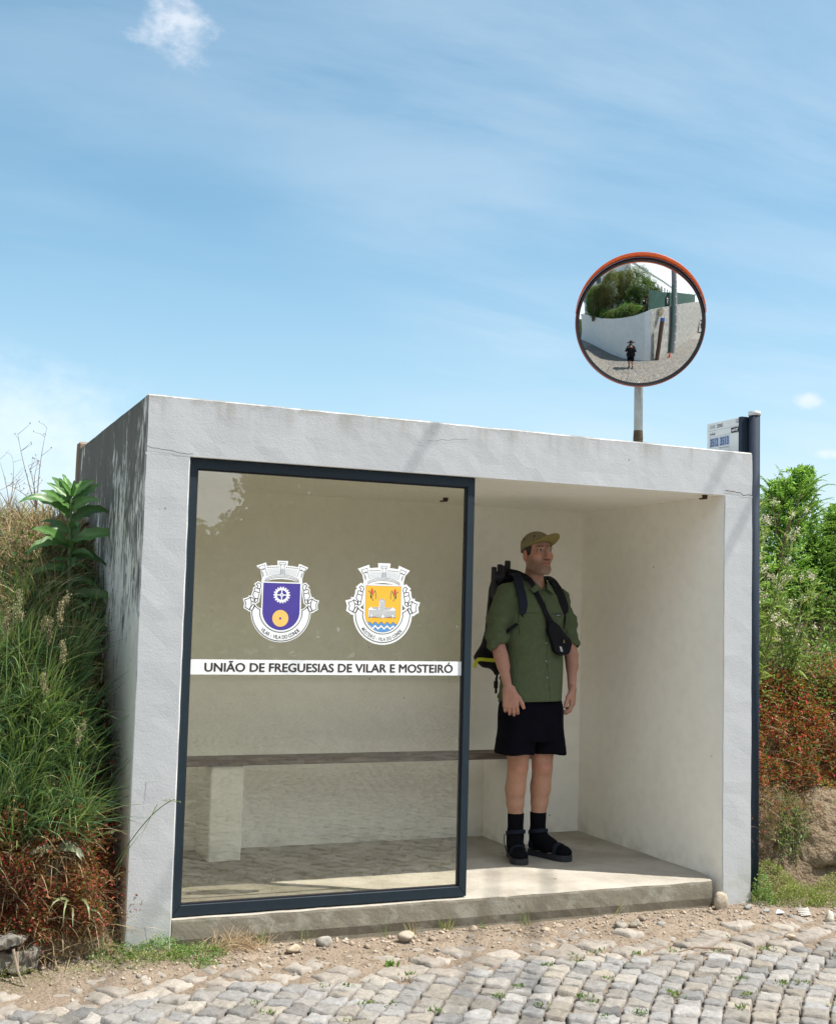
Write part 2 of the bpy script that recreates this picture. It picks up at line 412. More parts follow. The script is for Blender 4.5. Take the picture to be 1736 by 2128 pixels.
def plaster():
    m, nt, b, o = newmat('painted render'); g = N(nt, 'ShaderNodeNewGeometry'); P = g.outputs['Position']
    sp = N(nt, 'ShaderNodeSeparateXYZ'); link(nt, P, sp.inputs[0]); sn = N(nt, 'ShaderNodeSeparateXYZ'); link(nt, g.outputs['True Normal'], sn.inputs[0])
    big = noise_(nt, P, 1.6, 5, 0.55); fine = noise_(nt, P, 14, 4, 0.6)
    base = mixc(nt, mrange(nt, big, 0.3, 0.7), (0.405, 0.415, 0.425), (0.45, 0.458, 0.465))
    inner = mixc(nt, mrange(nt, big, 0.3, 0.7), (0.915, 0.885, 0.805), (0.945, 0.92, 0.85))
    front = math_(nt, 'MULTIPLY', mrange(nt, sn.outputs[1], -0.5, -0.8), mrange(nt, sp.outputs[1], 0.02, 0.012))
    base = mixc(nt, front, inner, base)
    base = mixc(nt, mrange(nt, fine, 0.35, 0.8, 0, 0.10), base, (0.38, 0.38, 0.37))
    # pits and little brown specks
    vo = N(nt, 'ShaderNodeTexVoronoi'); vo.inputs['Scale'].default_value = 9; link(nt, P, vo.inputs['Vector'])
    speck = math_(nt, 'MULTIPLY', mrange(nt, vo.outputs['Distance'], 0.06, 0.035), mrange(nt, noise_(nt, P, 5, 2), 0.55, 0.6))
    base = mixc(nt, math_(nt, 'MULTIPLY', speck, 0.6), base, (0.16, 0.12, 0.08))
    # dirt below the top edge of the facade, thin runs
    runs = noise_(nt, vmap(nt, P, (9, 9, 0.8)), 1.0, 4, 0.6)
    topm = math_(nt, 'MULTIPLY', mrange(nt, sp.outputs[2], 2.12, 2.29), mrange(nt, runs, 0.42, 0.72))
    edge = math_(nt, 'MULTIPLY', mrange(nt, sp.outputs[2], 2.235, 2.285), mrange(nt, fine, 0.35, 0.6))
    dm = math_(nt, 'MULTIPLY', math_(nt, 'MAXIMUM', topm, edge), 0.62)
    base = mixc(nt, dm, base, (0.22, 0.21, 0.17))
    # rising damp / green at the foot
    ft = math_(nt, 'MULTIPLY', mrange(nt, sp.outputs[2], 0.16, -0.1), mrange(nt, noise_(nt, P, 7, 4), 0.35, 0.65))
    base = mixc(nt, math_(nt, 'MULTIPLY', ft, 0.45), base, (0.30, 0.31, 0.22))
    # black algae runs on the outer left face only
    outer = math_(nt, 'MULTIPLY', mrange(nt, sn.outputs[0], -0.5, -0.8), mrange(nt, sp.outputs[0], 0.06, 0.03))
    s1 = noise_(nt, vmap(nt, P, (1, 13, 3.4), (0, 0, 0)), 1.9, 8, 0.66, 0.9)
    s2 = noise_(nt, vmap(nt, P, (1, 30, 5.0), loc=(0, 4, 1)), 1.5, 5, 0.7)
    hgt = mrange(nt, sp.outputs[2], 0.9, 2.28, -0.090, 0.135, smooth=False)
    dep = mrange(nt, sp.outputs[1], 0.0, 1.5, -0.02, 0.012, smooth=False)
    lowf = math_(nt, 'MULTIPLY', math_(nt, 'SUBTRACT', noise_(nt, vmap(nt, P, (1, 1, 0.55)), 4.2, 3, 0.55, 0.4), 0.5), 0.42)
    hgt = math_(nt, 'ADD', hgt, lowf)
    sv = math_(nt, 'ADD', math_(nt, 'ADD', math_(nt, 'MULTIPLY', s1, 0.6), math_(nt, 'MULTIPLY', s2, 0.4)), math_(nt, 'ADD', hgt, dep))
    sm = math_(nt, 'MULTIPLY', mrange(nt, sv, 0.465, 0.56), outer)
    wash = math_(nt, 'MULTIPLY', outer, mrange(nt, noise_(nt, P, 3, 4), 0.3, 0.7, 0.15, 0.5))
    base = mixc(nt, wash, base, (0.56, 0.53, 0.42))
    base = mixc(nt, math_(nt, 'MULTIPLY', sm, 0.86), base, (0.045, 0.044, 0.034))
    link(nt, base, b.inputs['Base Color']); b.inputs['Roughness'].default_value = 0.85; b.inputs['Specular IOR Level'].default_value = 0.25
    bp = N(nt, 'ShaderNodeBump'); bp.inputs['Strength'].default_value = 0.25; bp.inputs['Distance'].default_value = 0.006
    h = math_(nt, 'ADD', math_(nt, 'MULTIPLY', noise_(nt, P, 105, 3, 0.6), 0.8), math_(nt, 'MULTIPLY', noise_(nt, P, 34, 3, 0.5), 0.55))
    h = math_(nt, 'ADD', h, math_(nt, 'MULTIPLY', noise_(nt, P, 4, 2, 0.5), 1.0))
    link(nt, h, bp.inputs['Height']); link(nt, bp.outputs[0], b.inputs['Normal'])
    return m
def concrete(name, ca, cb, stain, bumpd=0.004):
    m, nt, b, o = newmat(name); g = N(nt, 'ShaderNodeNewGeometry'); P = g.outputs['Position']
    n = noise_(nt, P, 3.5, 6, 0.6); c = mixc(nt, mrange(nt, n, 0.3, 0.7), ca, cb)
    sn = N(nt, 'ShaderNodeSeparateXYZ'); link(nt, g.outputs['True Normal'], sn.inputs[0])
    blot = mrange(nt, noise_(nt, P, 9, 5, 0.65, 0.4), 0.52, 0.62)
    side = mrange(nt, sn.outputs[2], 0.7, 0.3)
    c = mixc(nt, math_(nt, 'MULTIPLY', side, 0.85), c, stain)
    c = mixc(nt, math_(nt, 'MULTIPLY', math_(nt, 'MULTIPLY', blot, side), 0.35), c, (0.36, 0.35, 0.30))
    vo = N(nt, 'ShaderNodeTexVoronoi'); vo.inputs['Scale'].default_value = 11; link(nt, P, vo.inputs['Vector'])
    c = mixc(nt, math_(nt, 'MULTIPLY', mrange(nt, vo.outputs['Distance'], 0.16, 0.1), mrange(nt, noise_(nt, P, 6, 2), 0.58, 0.62)), c, (0.14, 0.13, 0.10))
    c = mixc(nt, mrange(nt, noise_(nt, P, 110, 2, 0.6), 0.5, 0.75, 0, 0.3), c, (0.2, 0.18, 0.15))
    link(nt, c, b.inputs['Base Color']); b.inputs['Roughness'].default_value = 0.9; b.inputs['Specular IOR Level'].default_value = 0.2
    bp = N(nt, 'ShaderNodeBump'); bp.inputs['Strength'].default_value = 0.6; bp.inputs['Distance'].default_value = bumpd
    link(nt, math_(nt, 'ADD', noise_(nt, P, 60, 4, 0.65), noise_(nt, P, 12, 3)), bp.inputs['Height']); link(nt, bp.outputs[0], b.inputs['Normal'])
    return m
def vcol(name, rough=0.7, trans=0.0, bump=0.0, bscale=120, spec=0.3, noisevar=0.0, nscale=30, fold=0):
    m, nt, b, o = newmat(name); a = N(nt, 'ShaderNodeAttribute', attribute_name='Col'); c = a.outputs['Color']
    g = N(nt, 'ShaderNodeNewGeometry')
    if noisevar:
        n = noise_(nt, g.outputs['Position'], nscale, 5, 0.65)
        f = mrange(nt, n, 0.3, 0.7, 1 - noisevar, 1 + noisevar, smooth=False)
        cc = N(nt, 'ShaderNodeVectorMath', operation='SCALE'); link(nt, c, cc.inputs[0]); link(nt, f, cc.inputs['Scale']); c = cc.outputs[0]
    link(nt, c, b.inputs['Base Color']); b.inputs['Roughness'].default_value = rough; b.inputs['Specular IOR Level'].default_value = spec
    if bump:
        bp = N(nt, 'ShaderNodeBump'); bp.inputs['Strength'].default_value = bump; bp.inputs['Distance'].default_value = 0.006
        hh = noise_(nt, g.outputs['Position'], bscale, 5, 0.65)
        if fold:
            f1 = noise_(nt, vmap(nt, g.outputs['Position'], (1, 1, 0.45), (0.3, 0.5, 0)), 13, 2, 0.45, 2.2); f1 = math_(nt, 'ABSOLUTE', math_(nt, 'SUBTRACT', f1, 0.5)); hh = math_(nt, 'ADD', math_(nt, 'MULTIPLY', hh, 0.12), math_(nt, 'MULTIPLY', f1, fold)); bp.inputs['Strength'].default_value = 0.8
        link(nt, hh, bp.inputs['Height']); link(nt, bp.outputs[0], b.inputs['Normal'])
    if trans:
        tr = N(nt, 'ShaderNodeBsdfTranslucent'); link(nt, mixc(nt, 0.5, c, (0.25, 0.35, 0.03), 'MIX') if trans > 0.3 else c, tr.inputs[0])
        mx = N(nt, 'ShaderNodeMixShader'); mx.inputs[0].default_value = trans; link(nt, b.outputs[0], mx.inputs[1]); link(nt, tr.outputs[0], mx.inputs[2]); link(nt, mx.outputs[0], o.inputs[0])
    return m
def soil(name, ca, cb, cc, bd=0.02):
    m, nt, b, o = newmat(name); g = N(nt, 'ShaderNodeNewGeometry'); P = g.outputs['Position']
    c = mixc(nt, mrange(nt, noise_(nt, P, 2.2, 6, 0.6), 0.3, 0.7), ca, cb)
    c = mixc(nt, mrange(nt, noise_(nt, P, 18, 5, 0.7), 0.45, 0.7, 0, 0.8), c, cc)
    vo = N(nt, 'ShaderNodeTexVoronoi'); vo.inputs['Scale'].default_value = 60; link(nt, P, vo.inputs['Vector'])
    c = mixc(nt, mrange(nt, vo.outputs['Distance'], 0.35, 0.1, 0, 0.35), c, tuple(min(1, x * 1.5) for x in ca))
    link(nt, c, b.inputs['Base Color']); b.inputs['Roughness'].default_value = 0.95; b.inputs['Specular IOR Level'].default_value = 0.1
    bp = N(nt, 'ShaderNodeBump'); bp.inputs['Strength'].default_value = 0.9; bp.inputs['Distance'].default_value = bd
    link(nt, math_(nt, 'ADD', noise_(nt, P, 30, 6, 0.7), math_(nt, 'MULTIPLY', vo.outputs['Distance'], -0.4)), bp.inputs['Height']); link(nt, bp.outputs[0], b.inputs['Normal'])
    return m
def glass():
    m = bpy.data.materials.new('tinted glass'); m.use_nodes = True; nt = m.node_tree; nt.nodes.clear()
    o = N(nt, 'ShaderNodeOutputMaterial'); g = N(nt, 'ShaderNodeNewGeometry')
    fr = N(nt, 'ShaderNodeFresnel'); fr.inputs['IOR'].default_value = 1.60
    fac = math_(nt, 'MULTIPLY', math_(nt, 'MULTIPLY', fr.outputs[0], 2.1), math_(nt, 'SUBTRACT', 1.0, g.outputs['Backfacing']), clamp=True)
    tr = N(nt, 'ShaderNodeBsdfTransparent'); tr.inputs[0].default_value = (0.950, 0.948, 0.900, 1)
    gl = N(nt, 'ShaderNodeBsdfGlossy'); gl.inputs['Roughness'].default_value = 0.004; gl.inputs[0].default_value = (1, 1, 1, 1)
    t = noise_(nt, g.outputs['Position'], 1.3, 2, 0.5)
    bp = N(nt, 'ShaderNodeBump'); bp.inputs['Strength'].default_value = 0.10; bp.inputs['Distance'].default_value = 0.002; link(nt, t, bp.inputs['Height']); link(nt, bp.outputs[0], gl.inputs['Normal'])
    mx = N(nt, 'ShaderNodeMixShader'); link(nt, fac, mx.inputs[0]); link(nt, tr.outputs[0], mx.inputs[1]); link(nt, gl.outputs[0], mx.inputs[2])
    link(nt, mx.outputs[0], o.inputs[0]); return m
def mirror():
    m, nt, b, o = newmat('mirror acrylic'); g = N(nt, 'ShaderNodeNewGeometry')
    setc(b.inputs['Base Color'], (0.86, 0.88, 0.87)); b.inputs['Metallic'].default_value = 1; b.inputs['Roughness'].default_value = 0.012
    bp = N(nt, 'ShaderNodeBump'); bp.inputs['Strength'].default_value = 0.35; bp.inputs['Distance'].default_value = 0.004
    link(nt, noise_(nt, g.outputs['Position'], 3.2, 1, 0.4), bp.inputs['Height']); link(nt, bp.outputs[0], b.inputs['Normal'])
    return m
def wood():
    m, nt, b, o = newmat('weathered plank'); t = N(nt, 'ShaderNodeTexCoord'); v = vmap(nt, t.outputs['Object'], (1.2, 14, 14))
    n = noise_(nt, v, 3, 6, 0.65, 0.6); c = mixc(nt, mrange(nt, n, 0.3, 0.7), (0.10, 0.075, 0.06), (0.24, 0.20, 0.165))
    link(nt, c, b.inputs['Base Color']); b.inputs['Roughness'].default_value = 0.75
    bp = N(nt, 'ShaderNodeBump'); bp.inputs['Distance'].default_value = 0.003; link(nt, n, bp.inputs['Height']); link(nt, bp.outputs[0], b.inputs['Normal']); return m
def cobble_plane():
    m, nt, b, o = newmat('far cobbles'); g = N(nt, 'ShaderNodeNewGeometry'); v = vmap(nt, g.outputs['Position'], (1, 1, 1), (0, 0, R(-45)))
    br = N(nt, 'ShaderNodeTexBrick'); link(nt, v, br.inputs[0]); br.inputs['Scale'].default_value = 1.0
    br.inputs['Brick Width'].default_value = 0.13; br.inputs['Row Height'].default_value = 0.115; br.inputs['Mortar Size'].default_value = 0.012
    setc(br.inputs['Color1'], (0.20, 0.198, 0.19)); setc(br.inputs['Color2'], (0.25, 0.24, 0.225)); setc(br.inputs['Mortar'], (0.16, 0.13, 0.10))
    link(nt, mixc(nt, mrange(nt, noise_(nt, g.outputs['Position'], 2, 4), 0.3, 0.7, 0, 0.35), br.outputs[0], (0.26, 0.23, 0.19)), b.inputs['Base Color'])
    b.inputs['Roughness'].default_value = 0.85; return m
M_PL = plaster()
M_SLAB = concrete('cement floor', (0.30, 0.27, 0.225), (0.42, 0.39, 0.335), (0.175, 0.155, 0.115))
M_CRACK = simple('crack', (0.05, 0.045, 0.04), 0.9)
M_FRAME = simple('dark blue grey aluminium', (0.009, 0.019, 0.028), 0.6, 0.0, 0.1, spec=0.3)
M_GLASS = glass(); M_WHITE = simple('white vinyl', (0.80, 0.81, 0.80), 0.5, var=0.03)
M_WOOD = wood()
M_SOIL = soil('dry sandy soil', (0.225, 0.175, 0.130), (0.30, 0.24, 0.182), (0.145, 0.108, 0.076))
M_BANK = soil('bank earth', (0.13, 0.095, 0.06), (0.22, 0.165, 0.11), (0.07, 0.05, 0.03), 0.03)
M_STONE = vcol('granite setts', 0.8, bump=0.75, bscale=90, noisevar=0.22, nscale=45)
M_ROCK = vcol('loose stone', 0.9, bump=0.8, bscale=60, noisevar=0.2, nscale=40)
M_LEAF = vcol('leaf', 0.55, trans=0.32, spec=0.35)
M_DRY = vcol('dry stems', 0.8, trans=0.15, spec=0.2)
M_LEAFM = vcol('glossy leaf', 0.42, trans=0.28, spec=0.5, noisevar=0.15, nscale=60)
M_ZINC = simple('galvanised steel', (0.24, 0.265, 0.275), 0.7, 0.0, 0.2, 12)
M_MOSS = simple('lichen crust', (0.05, 0.036, 0.018), 0.95, var=0.4, vscale=60, bump=0.8, bscale=90)
M_ORANGE = simple('orange plastic', (0.62, 0.095, 0.014), 0.45, var=0.12, vscale=9)
M_BLACK = simple('black rubber', (0.012, 0.010, 0.014), 0.6)
M_MIRROR = mirror()
M_POLE = simple('slate blue painted steel', (0.016, 0.026, 0.043), 0.7, 0.0, 0.1, spec=0.2)
# ------------------------------------------------------------------ the bus shelter
W_, H_, A_, B_, C_, h_, D_ = 3.2687, 2.2784, 0.2012, 1.619, 3.0839, 2.0215, 1.4876
shel = thing('bus_shelter', (0, 0, 0), 'open white-grey concrete bus shelter with a framed glass screen on its left half', 'bus shelter')
def crack(mb, pts, w, y, m=1):
    for i in range(len(pts) - 1):
        (x0, z0), (x1, z1) = pts[i], pts[i + 1]; dx, dz = x1 - x0, z1 - z0; L = math.hypot(dx, dz); nx, nz = -dz / L * w / 2, dx / L * w / 2
        mb.add([(x0 - nx, y, z0 - nz), (x1 - nx, y, z1 - nz), (x1 + nx, y, z1 + nz), (x0 + nx, y, z0 + nz)], [(0, 1, 2, 3)], m)
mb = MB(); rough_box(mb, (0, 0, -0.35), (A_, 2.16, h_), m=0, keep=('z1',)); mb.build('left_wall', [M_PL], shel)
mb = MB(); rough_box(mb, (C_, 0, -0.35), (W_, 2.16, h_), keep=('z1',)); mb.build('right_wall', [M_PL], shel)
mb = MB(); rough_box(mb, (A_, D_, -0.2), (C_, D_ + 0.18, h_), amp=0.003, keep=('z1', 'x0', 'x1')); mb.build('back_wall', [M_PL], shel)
mb = MB(); rough_box(mb, (0, 0, h_), (W_, 2.16, H_), keep=('z0',))
rz = random.Random(5)
def wob(x0, z0, x1, z1, n, a): return [(x0 + (x1 - x0) * i / n, z0 + (z1 - z0) * i / n + rz.uniform(-a, a)) for i in range(n + 1)]
crack(mb, wob(C_, h_ + 0.024, W_ - 0.006, h_ + 0.004, 9, 0.006), 0.0035, -0.0042)
crack(mb, wob(0.004, h_ + 0.030, A_ + 0.01, h_ + 0.008, 9, 0.004), 0.0022, -0.0042)
crack(mb, wob(1.35, h_ + 0.16, 1.56, h_ + 0.19, 6, 0.006), 0.0012, -0.0042)
mb.v = [(v[0], v[1], v[2] + (0.008 - 0.024 * v[0] / W_ if v[2] > 2.15 else 0)) for v in mb.v]
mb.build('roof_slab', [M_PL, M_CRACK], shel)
# floor slab with a worn front right corner, standing clear of the right wall there
mb = MB(); nx, ny = 60, 26; xs = np.linspace(A_ + 0.001, C_ - 0.001, nx); ys = np.linspace(0.004, D_ - 0.001, ny)
vs = []
def slab_x(x, y):
    lim = 3.022 + min(1, max(0, y / 0.16)) * (C_ - 0.001 - 3.022); t = (x - A_) / (C_ - A_); return A_ + 0.001 + t * (lim - A_ - 0.001)
def slab_p(x, y, z):
    p = Vector((slab_x(x, y), y, z)); n_ = noise.noise_vector(p * 8) * 0.004 + noise.noise_vector(p * 40) * 0.0022; p.y += n_.y if y < 0.03 else 0; p.z += n_.z * (0.6 if z == 0 else 0)
    return p
top = [(slab_p(x, y, 0)) for y in ys for x in xs]
for k in range(nx): 
    top[k].z -= 0.003 + 0.005 * abs(noise.noise(top[k] * 20)); top[k].y += 0.002
fs = [(j * nx + i, j * nx + i + 1, (j + 1) * nx + i + 1, (j + 1) * nx + i) for j in range(ny - 1) for i in range(nx - 1)]
mb.add(top, fs)
zs = [0, -0.015, -0.05, -0.09, -0.13, -0.2, -0.3]; fr = []
for zi, z in enumerate(zs):
    for i, x in enumerate(xs): fr.append(top[i] if zi == 0 else slab_p(x, 0.004, z) + Vector((0, 0.0 if zi < 4 else 0.01, 0)))
mb.add(fr, [(j * nx + i, (j + 1) * nx + i, (j + 1) * nx + i + 1, j * nx + i + 1) for j in range(len(zs) - 1) for i in range(nx - 1)])
sd = [Vector((top[j * nx + nx - 1].x, top[j * nx + nx - 1].y, z if z < 0 else top[j * nx + nx - 1].z)) for z in (0, -0.3) for j in range(ny)]
mb.add(sd, [(j, j + ny, j + ny + 1, j + 1) for j in range(ny - 1)])
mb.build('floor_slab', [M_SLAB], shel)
# framed screen
fy0, fy1 = 0.028, 0.075; g = 0.002
x0, x1, z0, z1 = A_ + g, B_, 0.004, h_ - g; bw = 0.047
mb = MB()
def mitre(mb, ax0, az0, ax1, az1, bw, y0, y1, bh=None):
    bh = bh or bw
    o = [(ax0, az0), (ax1, az0), (ax1, az1), (ax0, az1)]; i_ = [(ax0 + bh, az0 + bw), (ax1 - bh, az0 + bw), (ax1 - bh, az1 - bw), (ax0 + bh, az1 - bw)]
    for k in range(4):
        a, b, c, d = o[k], o[(k + 1) % 4], i_[(k + 1) % 4], i_[k]
        e = 0.0015
        q = [a, b, c, d]; cx = sum(p[0] for p in q) / 4; cz = sum(p[1] for p in q) / 4
        # pull the mitred ends apart by a hair so the joint reads
        if k % 2 == 0: q = [(a[0] + e, a[1]), (b[0] - e, b[1]), (c[0] - e, c[1]), (d[0] + e, d[1])]
        mb.prism([(p[0], p[1]) for p in q][::-1], 'y', y0, y1)
bh_ = 0.038; mitre(mb, x0, z0, x1, z1, bw, fy0, fy1, bh_)
fro = mb.build('screen_frame', [M_FRAME], shel)
md = fro.modifiers.new('b', 'BEVEL'); md.width = 0.0015; md.segments = 1
# rubber bead inside the frame
mb = MB(); e = bw; mitre(mb, x0 + bh_ + 0.0004, z0 + bw + 0.0004, x1 - bh_ - 0.0004, z1 - bw - 0.0004, 0.006, fy0 + 0.012, fy0 + 0.030)
mb.build('glazing_bead', [M_BLACK], fro)
gy = fy0 + 0.018
MB().box((x0 + bh_ + 0.002, gy, z0 + bw + 0.002), (x1 - bh_ - 0.002, gy + 0.006, z1 - bw - 0.002)).build('glass_pane', [M_GLASS], fro)

# ---- stickers on the outside of the glass
SY = gy - 0.0006
M_INK = simple('dark print', (0.035, 0.022, 0.022), 0.55, var=0.03)
M_VIO = simple('violet print', (0.060, 0.040, 0.27), 0.5, var=0.04); M_GOLD = simple('pale gold print', (0.88, 0.50, 0.13), 0.5, var=0.03)
M_YEL = simple('yellow print', (0.87, 0.45, 0.035), 0.5, var=0.03); M_BLU = simple('blue print', (0.09, 0.30, 0.63), 0.5, var=0.03)
M_RED = simple('red print', (0.62, 0.06, 0.035), 0.5, var=0.03); M_GRN = simple('green print', (0.10, 0.17, 0.11), 0.5, var=0.03); M_GRY = simple('grey print', (0.42, 0.44, 0.46), 0.5, var=0.03)
STK = [M_WHITE, M_INK, M_VIO, M_GOLD, M_YEL, M_BLU, M_RED, M_GRN, M_GRY]
def poly_fill(mb, pts, y, m):
    vs = [Vector((p[0], 0, p[1])) for p in pts]; tri = geometry.tessellate_polygon([[Vector((p[0], p[1], 0)) for p in pts]])
    out = []
    for t in tri:
        a, b, c = [pts[i] for i in t]; cr = (b[0] - a[0]) * (c[1] - a[1]) - (b[1] - a[1]) * (c[0] - a[0]); out.append(t if cr > 0 else t[::-1])
    mb.add([(p[0], y, p[1]) for p in pts], out, m)
def text_mesh(body, size, bold=0.0, shear=0, spacing=1.0, sx=1.0):
    cu = bpy.data.curves.new('t', 'FONT'); cu.body = body; cu.size = size; cu.offset = bold; cu.space_character = spacing; cu.shear = shear; cu.resolution_u = 4
    ob = bpy.data.objects.new('t', cu); COL.objects.link(ob); bpy.context.view_layer.update()
    me = bpy.data.meshes.new_from_object(ob.evaluated_get(bpy.context.evaluated_depsgraph_get()))
    V = np.array([v.co[:] for v in me.vertices]) if len(me.vertices) else np.zeros((0, 3)); F = [tuple(p.vertices) for p in me.polygons]
    bpy.data.objects.remove(ob); bpy.data.meshes.remove(me); bpy.data.curves.remove(cu)
    if len(V): V[:, 0] *= sx
    return V, F
def put_text(mb, body, cx, cz, width, height, y, m, bold=0.02):
    V, F = text_mesh(body, 1.0, bold)
    lo_, hi_ = V.min(0), V.max(0); capV, _ = text_mesh('E', 1.0, bold); ch = capV[:, 1].max() - capV[:, 1].min(); c0 = capV[:, 1].min()
    sx = width / (hi_[0] - lo_[0]); sz = height / ch
    mb.add([(cx + (v[0] - (lo_[0] + hi_[0]) / 2) * sx, y, cz + (v[1] - c0) * sz - height / 2) for v in V], F, m)
mb = MB(); sx0, sx1 = x0 + bw - 0.034, x1 - bw - 0.002
sx0 = x0 + bh_ + 0.001; sx1 = x1 - bh_ - 0.001
put = MB().box((sx0, SY, 1.053), (sx1, gy - 0.0001, 1.120), 0)
for k_, (dx_, dz_) in enumerate(((-0.0019, 0), (-0.0009, 0.0007), (0, 0), (0.0009, -0.0007), (0.0019, 0), (0, 0.0009), (0, -0.0009))): put_text(put, 'UNIÃO DE FREGUESIAS DE VILAR E MOSTEIRÓ', 0.920 + dx_, 1.0855 + dz_, 1.215, 0.0375, SY - 0.0004 - 0.0001 * k_, 1, 0.0)
put.build('name_strip', STK, fro)
def ellipse(cx, cy, rx, ry, a0, a1, n): return [(cx + rx * math.cos(a0 + (a1 - a0) * i / n), cy + ry * math.sin(a0 + (a1 - a0) * i / n)) for i in range(n + 1)]
def grow(pts, d):
    # outward offset of a closed polygon
    n = len(pts); ar = sum(pts[i][0] * pts[(i + 1) % n][1] - pts[(i + 1) % n][0] * pts[i][1] for i in range(n)); sg = 1 if ar > 0 else -1; out = []
    for i in range(n):
        p0, p1, p2 = pts[i - 1], pts[i], pts[(i + 1) % n]
        a = (p1[0] - p0[0], p1[1] - p0[1]); b = (p2[0] - p1[0], p2[1] - p1[1]); la = math.hypot(*a) or 1; lb = math.hypot(*b) or 1
        n1 = (a[1] / la, -a[0] / la); n2_ = (b[1] / lb, -b[0] / lb); m_ = (n1[0] + n2_[0], n1[1] + n2_[1]); lm = math.hypot(*m_) or 1; m_ = (m_[0] / lm, m_[1] / lm)
        k = min(1.6, 1 / max(0.3, m_[0] * n1[0] + m_[1] * n1[1])); out.append((p1[0] + m_[0] * d * sg * k, p1[1] + m_[1] * d * sg * k))
    return out
class Crest:
    """drawn in a 1736-unit square, u right, v down"""
    def __init__(s, X, Zt, kx, kz, border): s.mb = MB(); s.X = X; s.Zt = Zt; s.kx = kx; s.kz = kz; s.b = border; s.lay = 0
    def T(s, p): return (s.X + (p[0] - 880) * s.kx, s.Zt - (p[1] - 120) * s.kz)
    def fill(s, pts, m, lay): poly_fill(s.mb, [s.T(p) for p in pts], SY - 0.00025 * lay, m)
    def line(s, pts, w, m, lay, closed=False):
        if closed: pts = list(pts) + [pts[0]]
        for i in range(len(pts) - 1):
            (x0, y0), (x1, y1) = pts[i], pts[i + 1]; dx, dy = x1 - x0, y1 - y0; L = math.hypot(dx, dy)
            if L < 1e-6: continue
            nx, ny = -dy / L * w / 2, dx / L * w / 2; ex, ey = dx / L * w * 0.25, dy / L * w * 0.25
            s.fill([(x0 + nx - ex, y0 + ny - ey), (x1 + nx + ex, y1 + ny + ey), (x1 - nx + ex, y1 - ny + ey), (x0 - nx - ex, y0 - ny - ey)], m, lay + 0.02 * (i % 2))
    def sym(s, pts): return [pts, [(1760 - p[0], p[1]) for p in pts]]
    def body(s):
        b = s.b
        # mural crown
        for pts in ([(530, 440), (495, 300), (470, 265), (430, 225), (555, 180), (570, 240), (700, 222), (815, 215), (805, 130), (955, 130), (945, 215), (1060, 222), (1190, 240), (1205, 180), (1330, 225), (1290, 265), (1265, 300), (1230, 440), (1240, 490), (1060, 438), (880, 420), (700, 438), (520, 490)],):
            s.fill(grow(pts, b), 0, 1); s.fill(pts, 0, 2)
        for w_ in (0, 22, 45): s.line(ellipse(880, 620 - w_, 390, 205, math.pi * 1.19, math.pi * 1.81, 18), 6, 1, 3)
        for (sgn) in (1, -1):
            q = lambda u, v: (880 + sgn * (u - 880), v)
            s.line([q(600, 395), q(560, 268), q(480, 290), q(525, 420)], 7, 1, 3)
            s.line([q(440, 232), q(550, 192), q(560, 262), q(462, 292), q(440, 232)], 7, 1, 3.2)
            s.line([q(530, 400), q(520, 345), q(505, 330)], 22, 8, 3); s.line([q(520, 255), q(528, 290)], 9, 1, 3.3)
            for r in range(5):
                v = 262 + r * 25; s.line([q(592 + r * 6, v + 22), q(700, v + 3), q(828, v - 6)], 4.5, 8, 3.1)
                for c in range(7): s.line([q(612 + c * 34 + (r % 2) * 16, v + 14 - c * 3), q(612 + c * 34 + (r % 2) * 16, v + 34 - c * 3)], 4, 8, 3.15)
            for c in range(7): s.fill([q(590 + c * 34, 232 - c * 2.5), q(606 + c * 34, 230 - c * 2.5), q(606 + c * 34, 248 - c * 2.5), q(590 + c * 34, 250 - c * 2.5)], 1, 3.4)
        s.line([(840, 365), (850, 200), (825, 170), (825, 140), (935, 140), (935, 170), (910, 200), (925, 365)], 7, 1, 3.1)
        s.line([(825, 178), (935, 178)], 6, 1, 3.5)
        s.fill(ellipse(880, 300, 30, 50, math.pi, 2 * math.pi, 10) + [(910, 355), (850, 355)], 8, 3.6)
        # ribbon and scrolls
        out = ellipse(880, 1060, 535, 540, 0.03, math.pi - 0.03, 40); inn = ellipse(880, 1040, 400, 400, math.pi - 0.02, 0.02, 34)
        band = out + [(345, 1045), (372, 985), (385, 945), (420, 985), (452, 1010), (488, 1025)] + inn[1:-1] + [(1272, 1025), (1308, 1010), (1340, 985), (1375, 945), (1388, 985), (1415, 1045)]
        pcs = [[(205, 850), (250, 840), (300, 810), (325, 870), (325, 960), (290, 1030), (215, 990), (228, 920)],
               [(318, 985), (350, 940), (375, 930), (395, 965), (350, 1045), (302, 1038)],
               [(300, 800), (335, 812), (395, 850), (375, 895), (322, 870)],
               [(375, 640), (400, 625), (475, 650), (468, 715), (375, 690)],
               [(372, 690), (468, 715), (445, 830), (385, 820), (348, 760)],
               [(405, 560), (440, 530), (482, 550), (494, 600), (470, 640), (428, 640), (436, 590)],
               [(372, 860), (400, 825), (448, 825), (442, 870), (400, 905)]]
        s.fill(grow(band, b), 0, 1.3); s.fill(band, 0, 2.1)
        for k, pc in enumerate(pcs):
            for j, q in enumerate(s.sym(pc)):
                if j: q = q[::-1]
                s.fill(grow(q, b + 4), 0, 1.4 + 0.05 * k); s.fill(q, 0, 2.2 + 0.03 * k); s.line(q, 13, 1, 3 + 0.03 * k, True)
        s.line(band, 14, 1, 3.3, True)
        sh = [(535, 525)] + [(533, 1040)] + ellipse(880, 1050, 347, 352, math.pi, 0, 30)[1:-1] + [(1227, 1040), (1225, 525)]
        s.fill(grow(sh, max(22, b * 0.8)), 0, 2.6); return sh
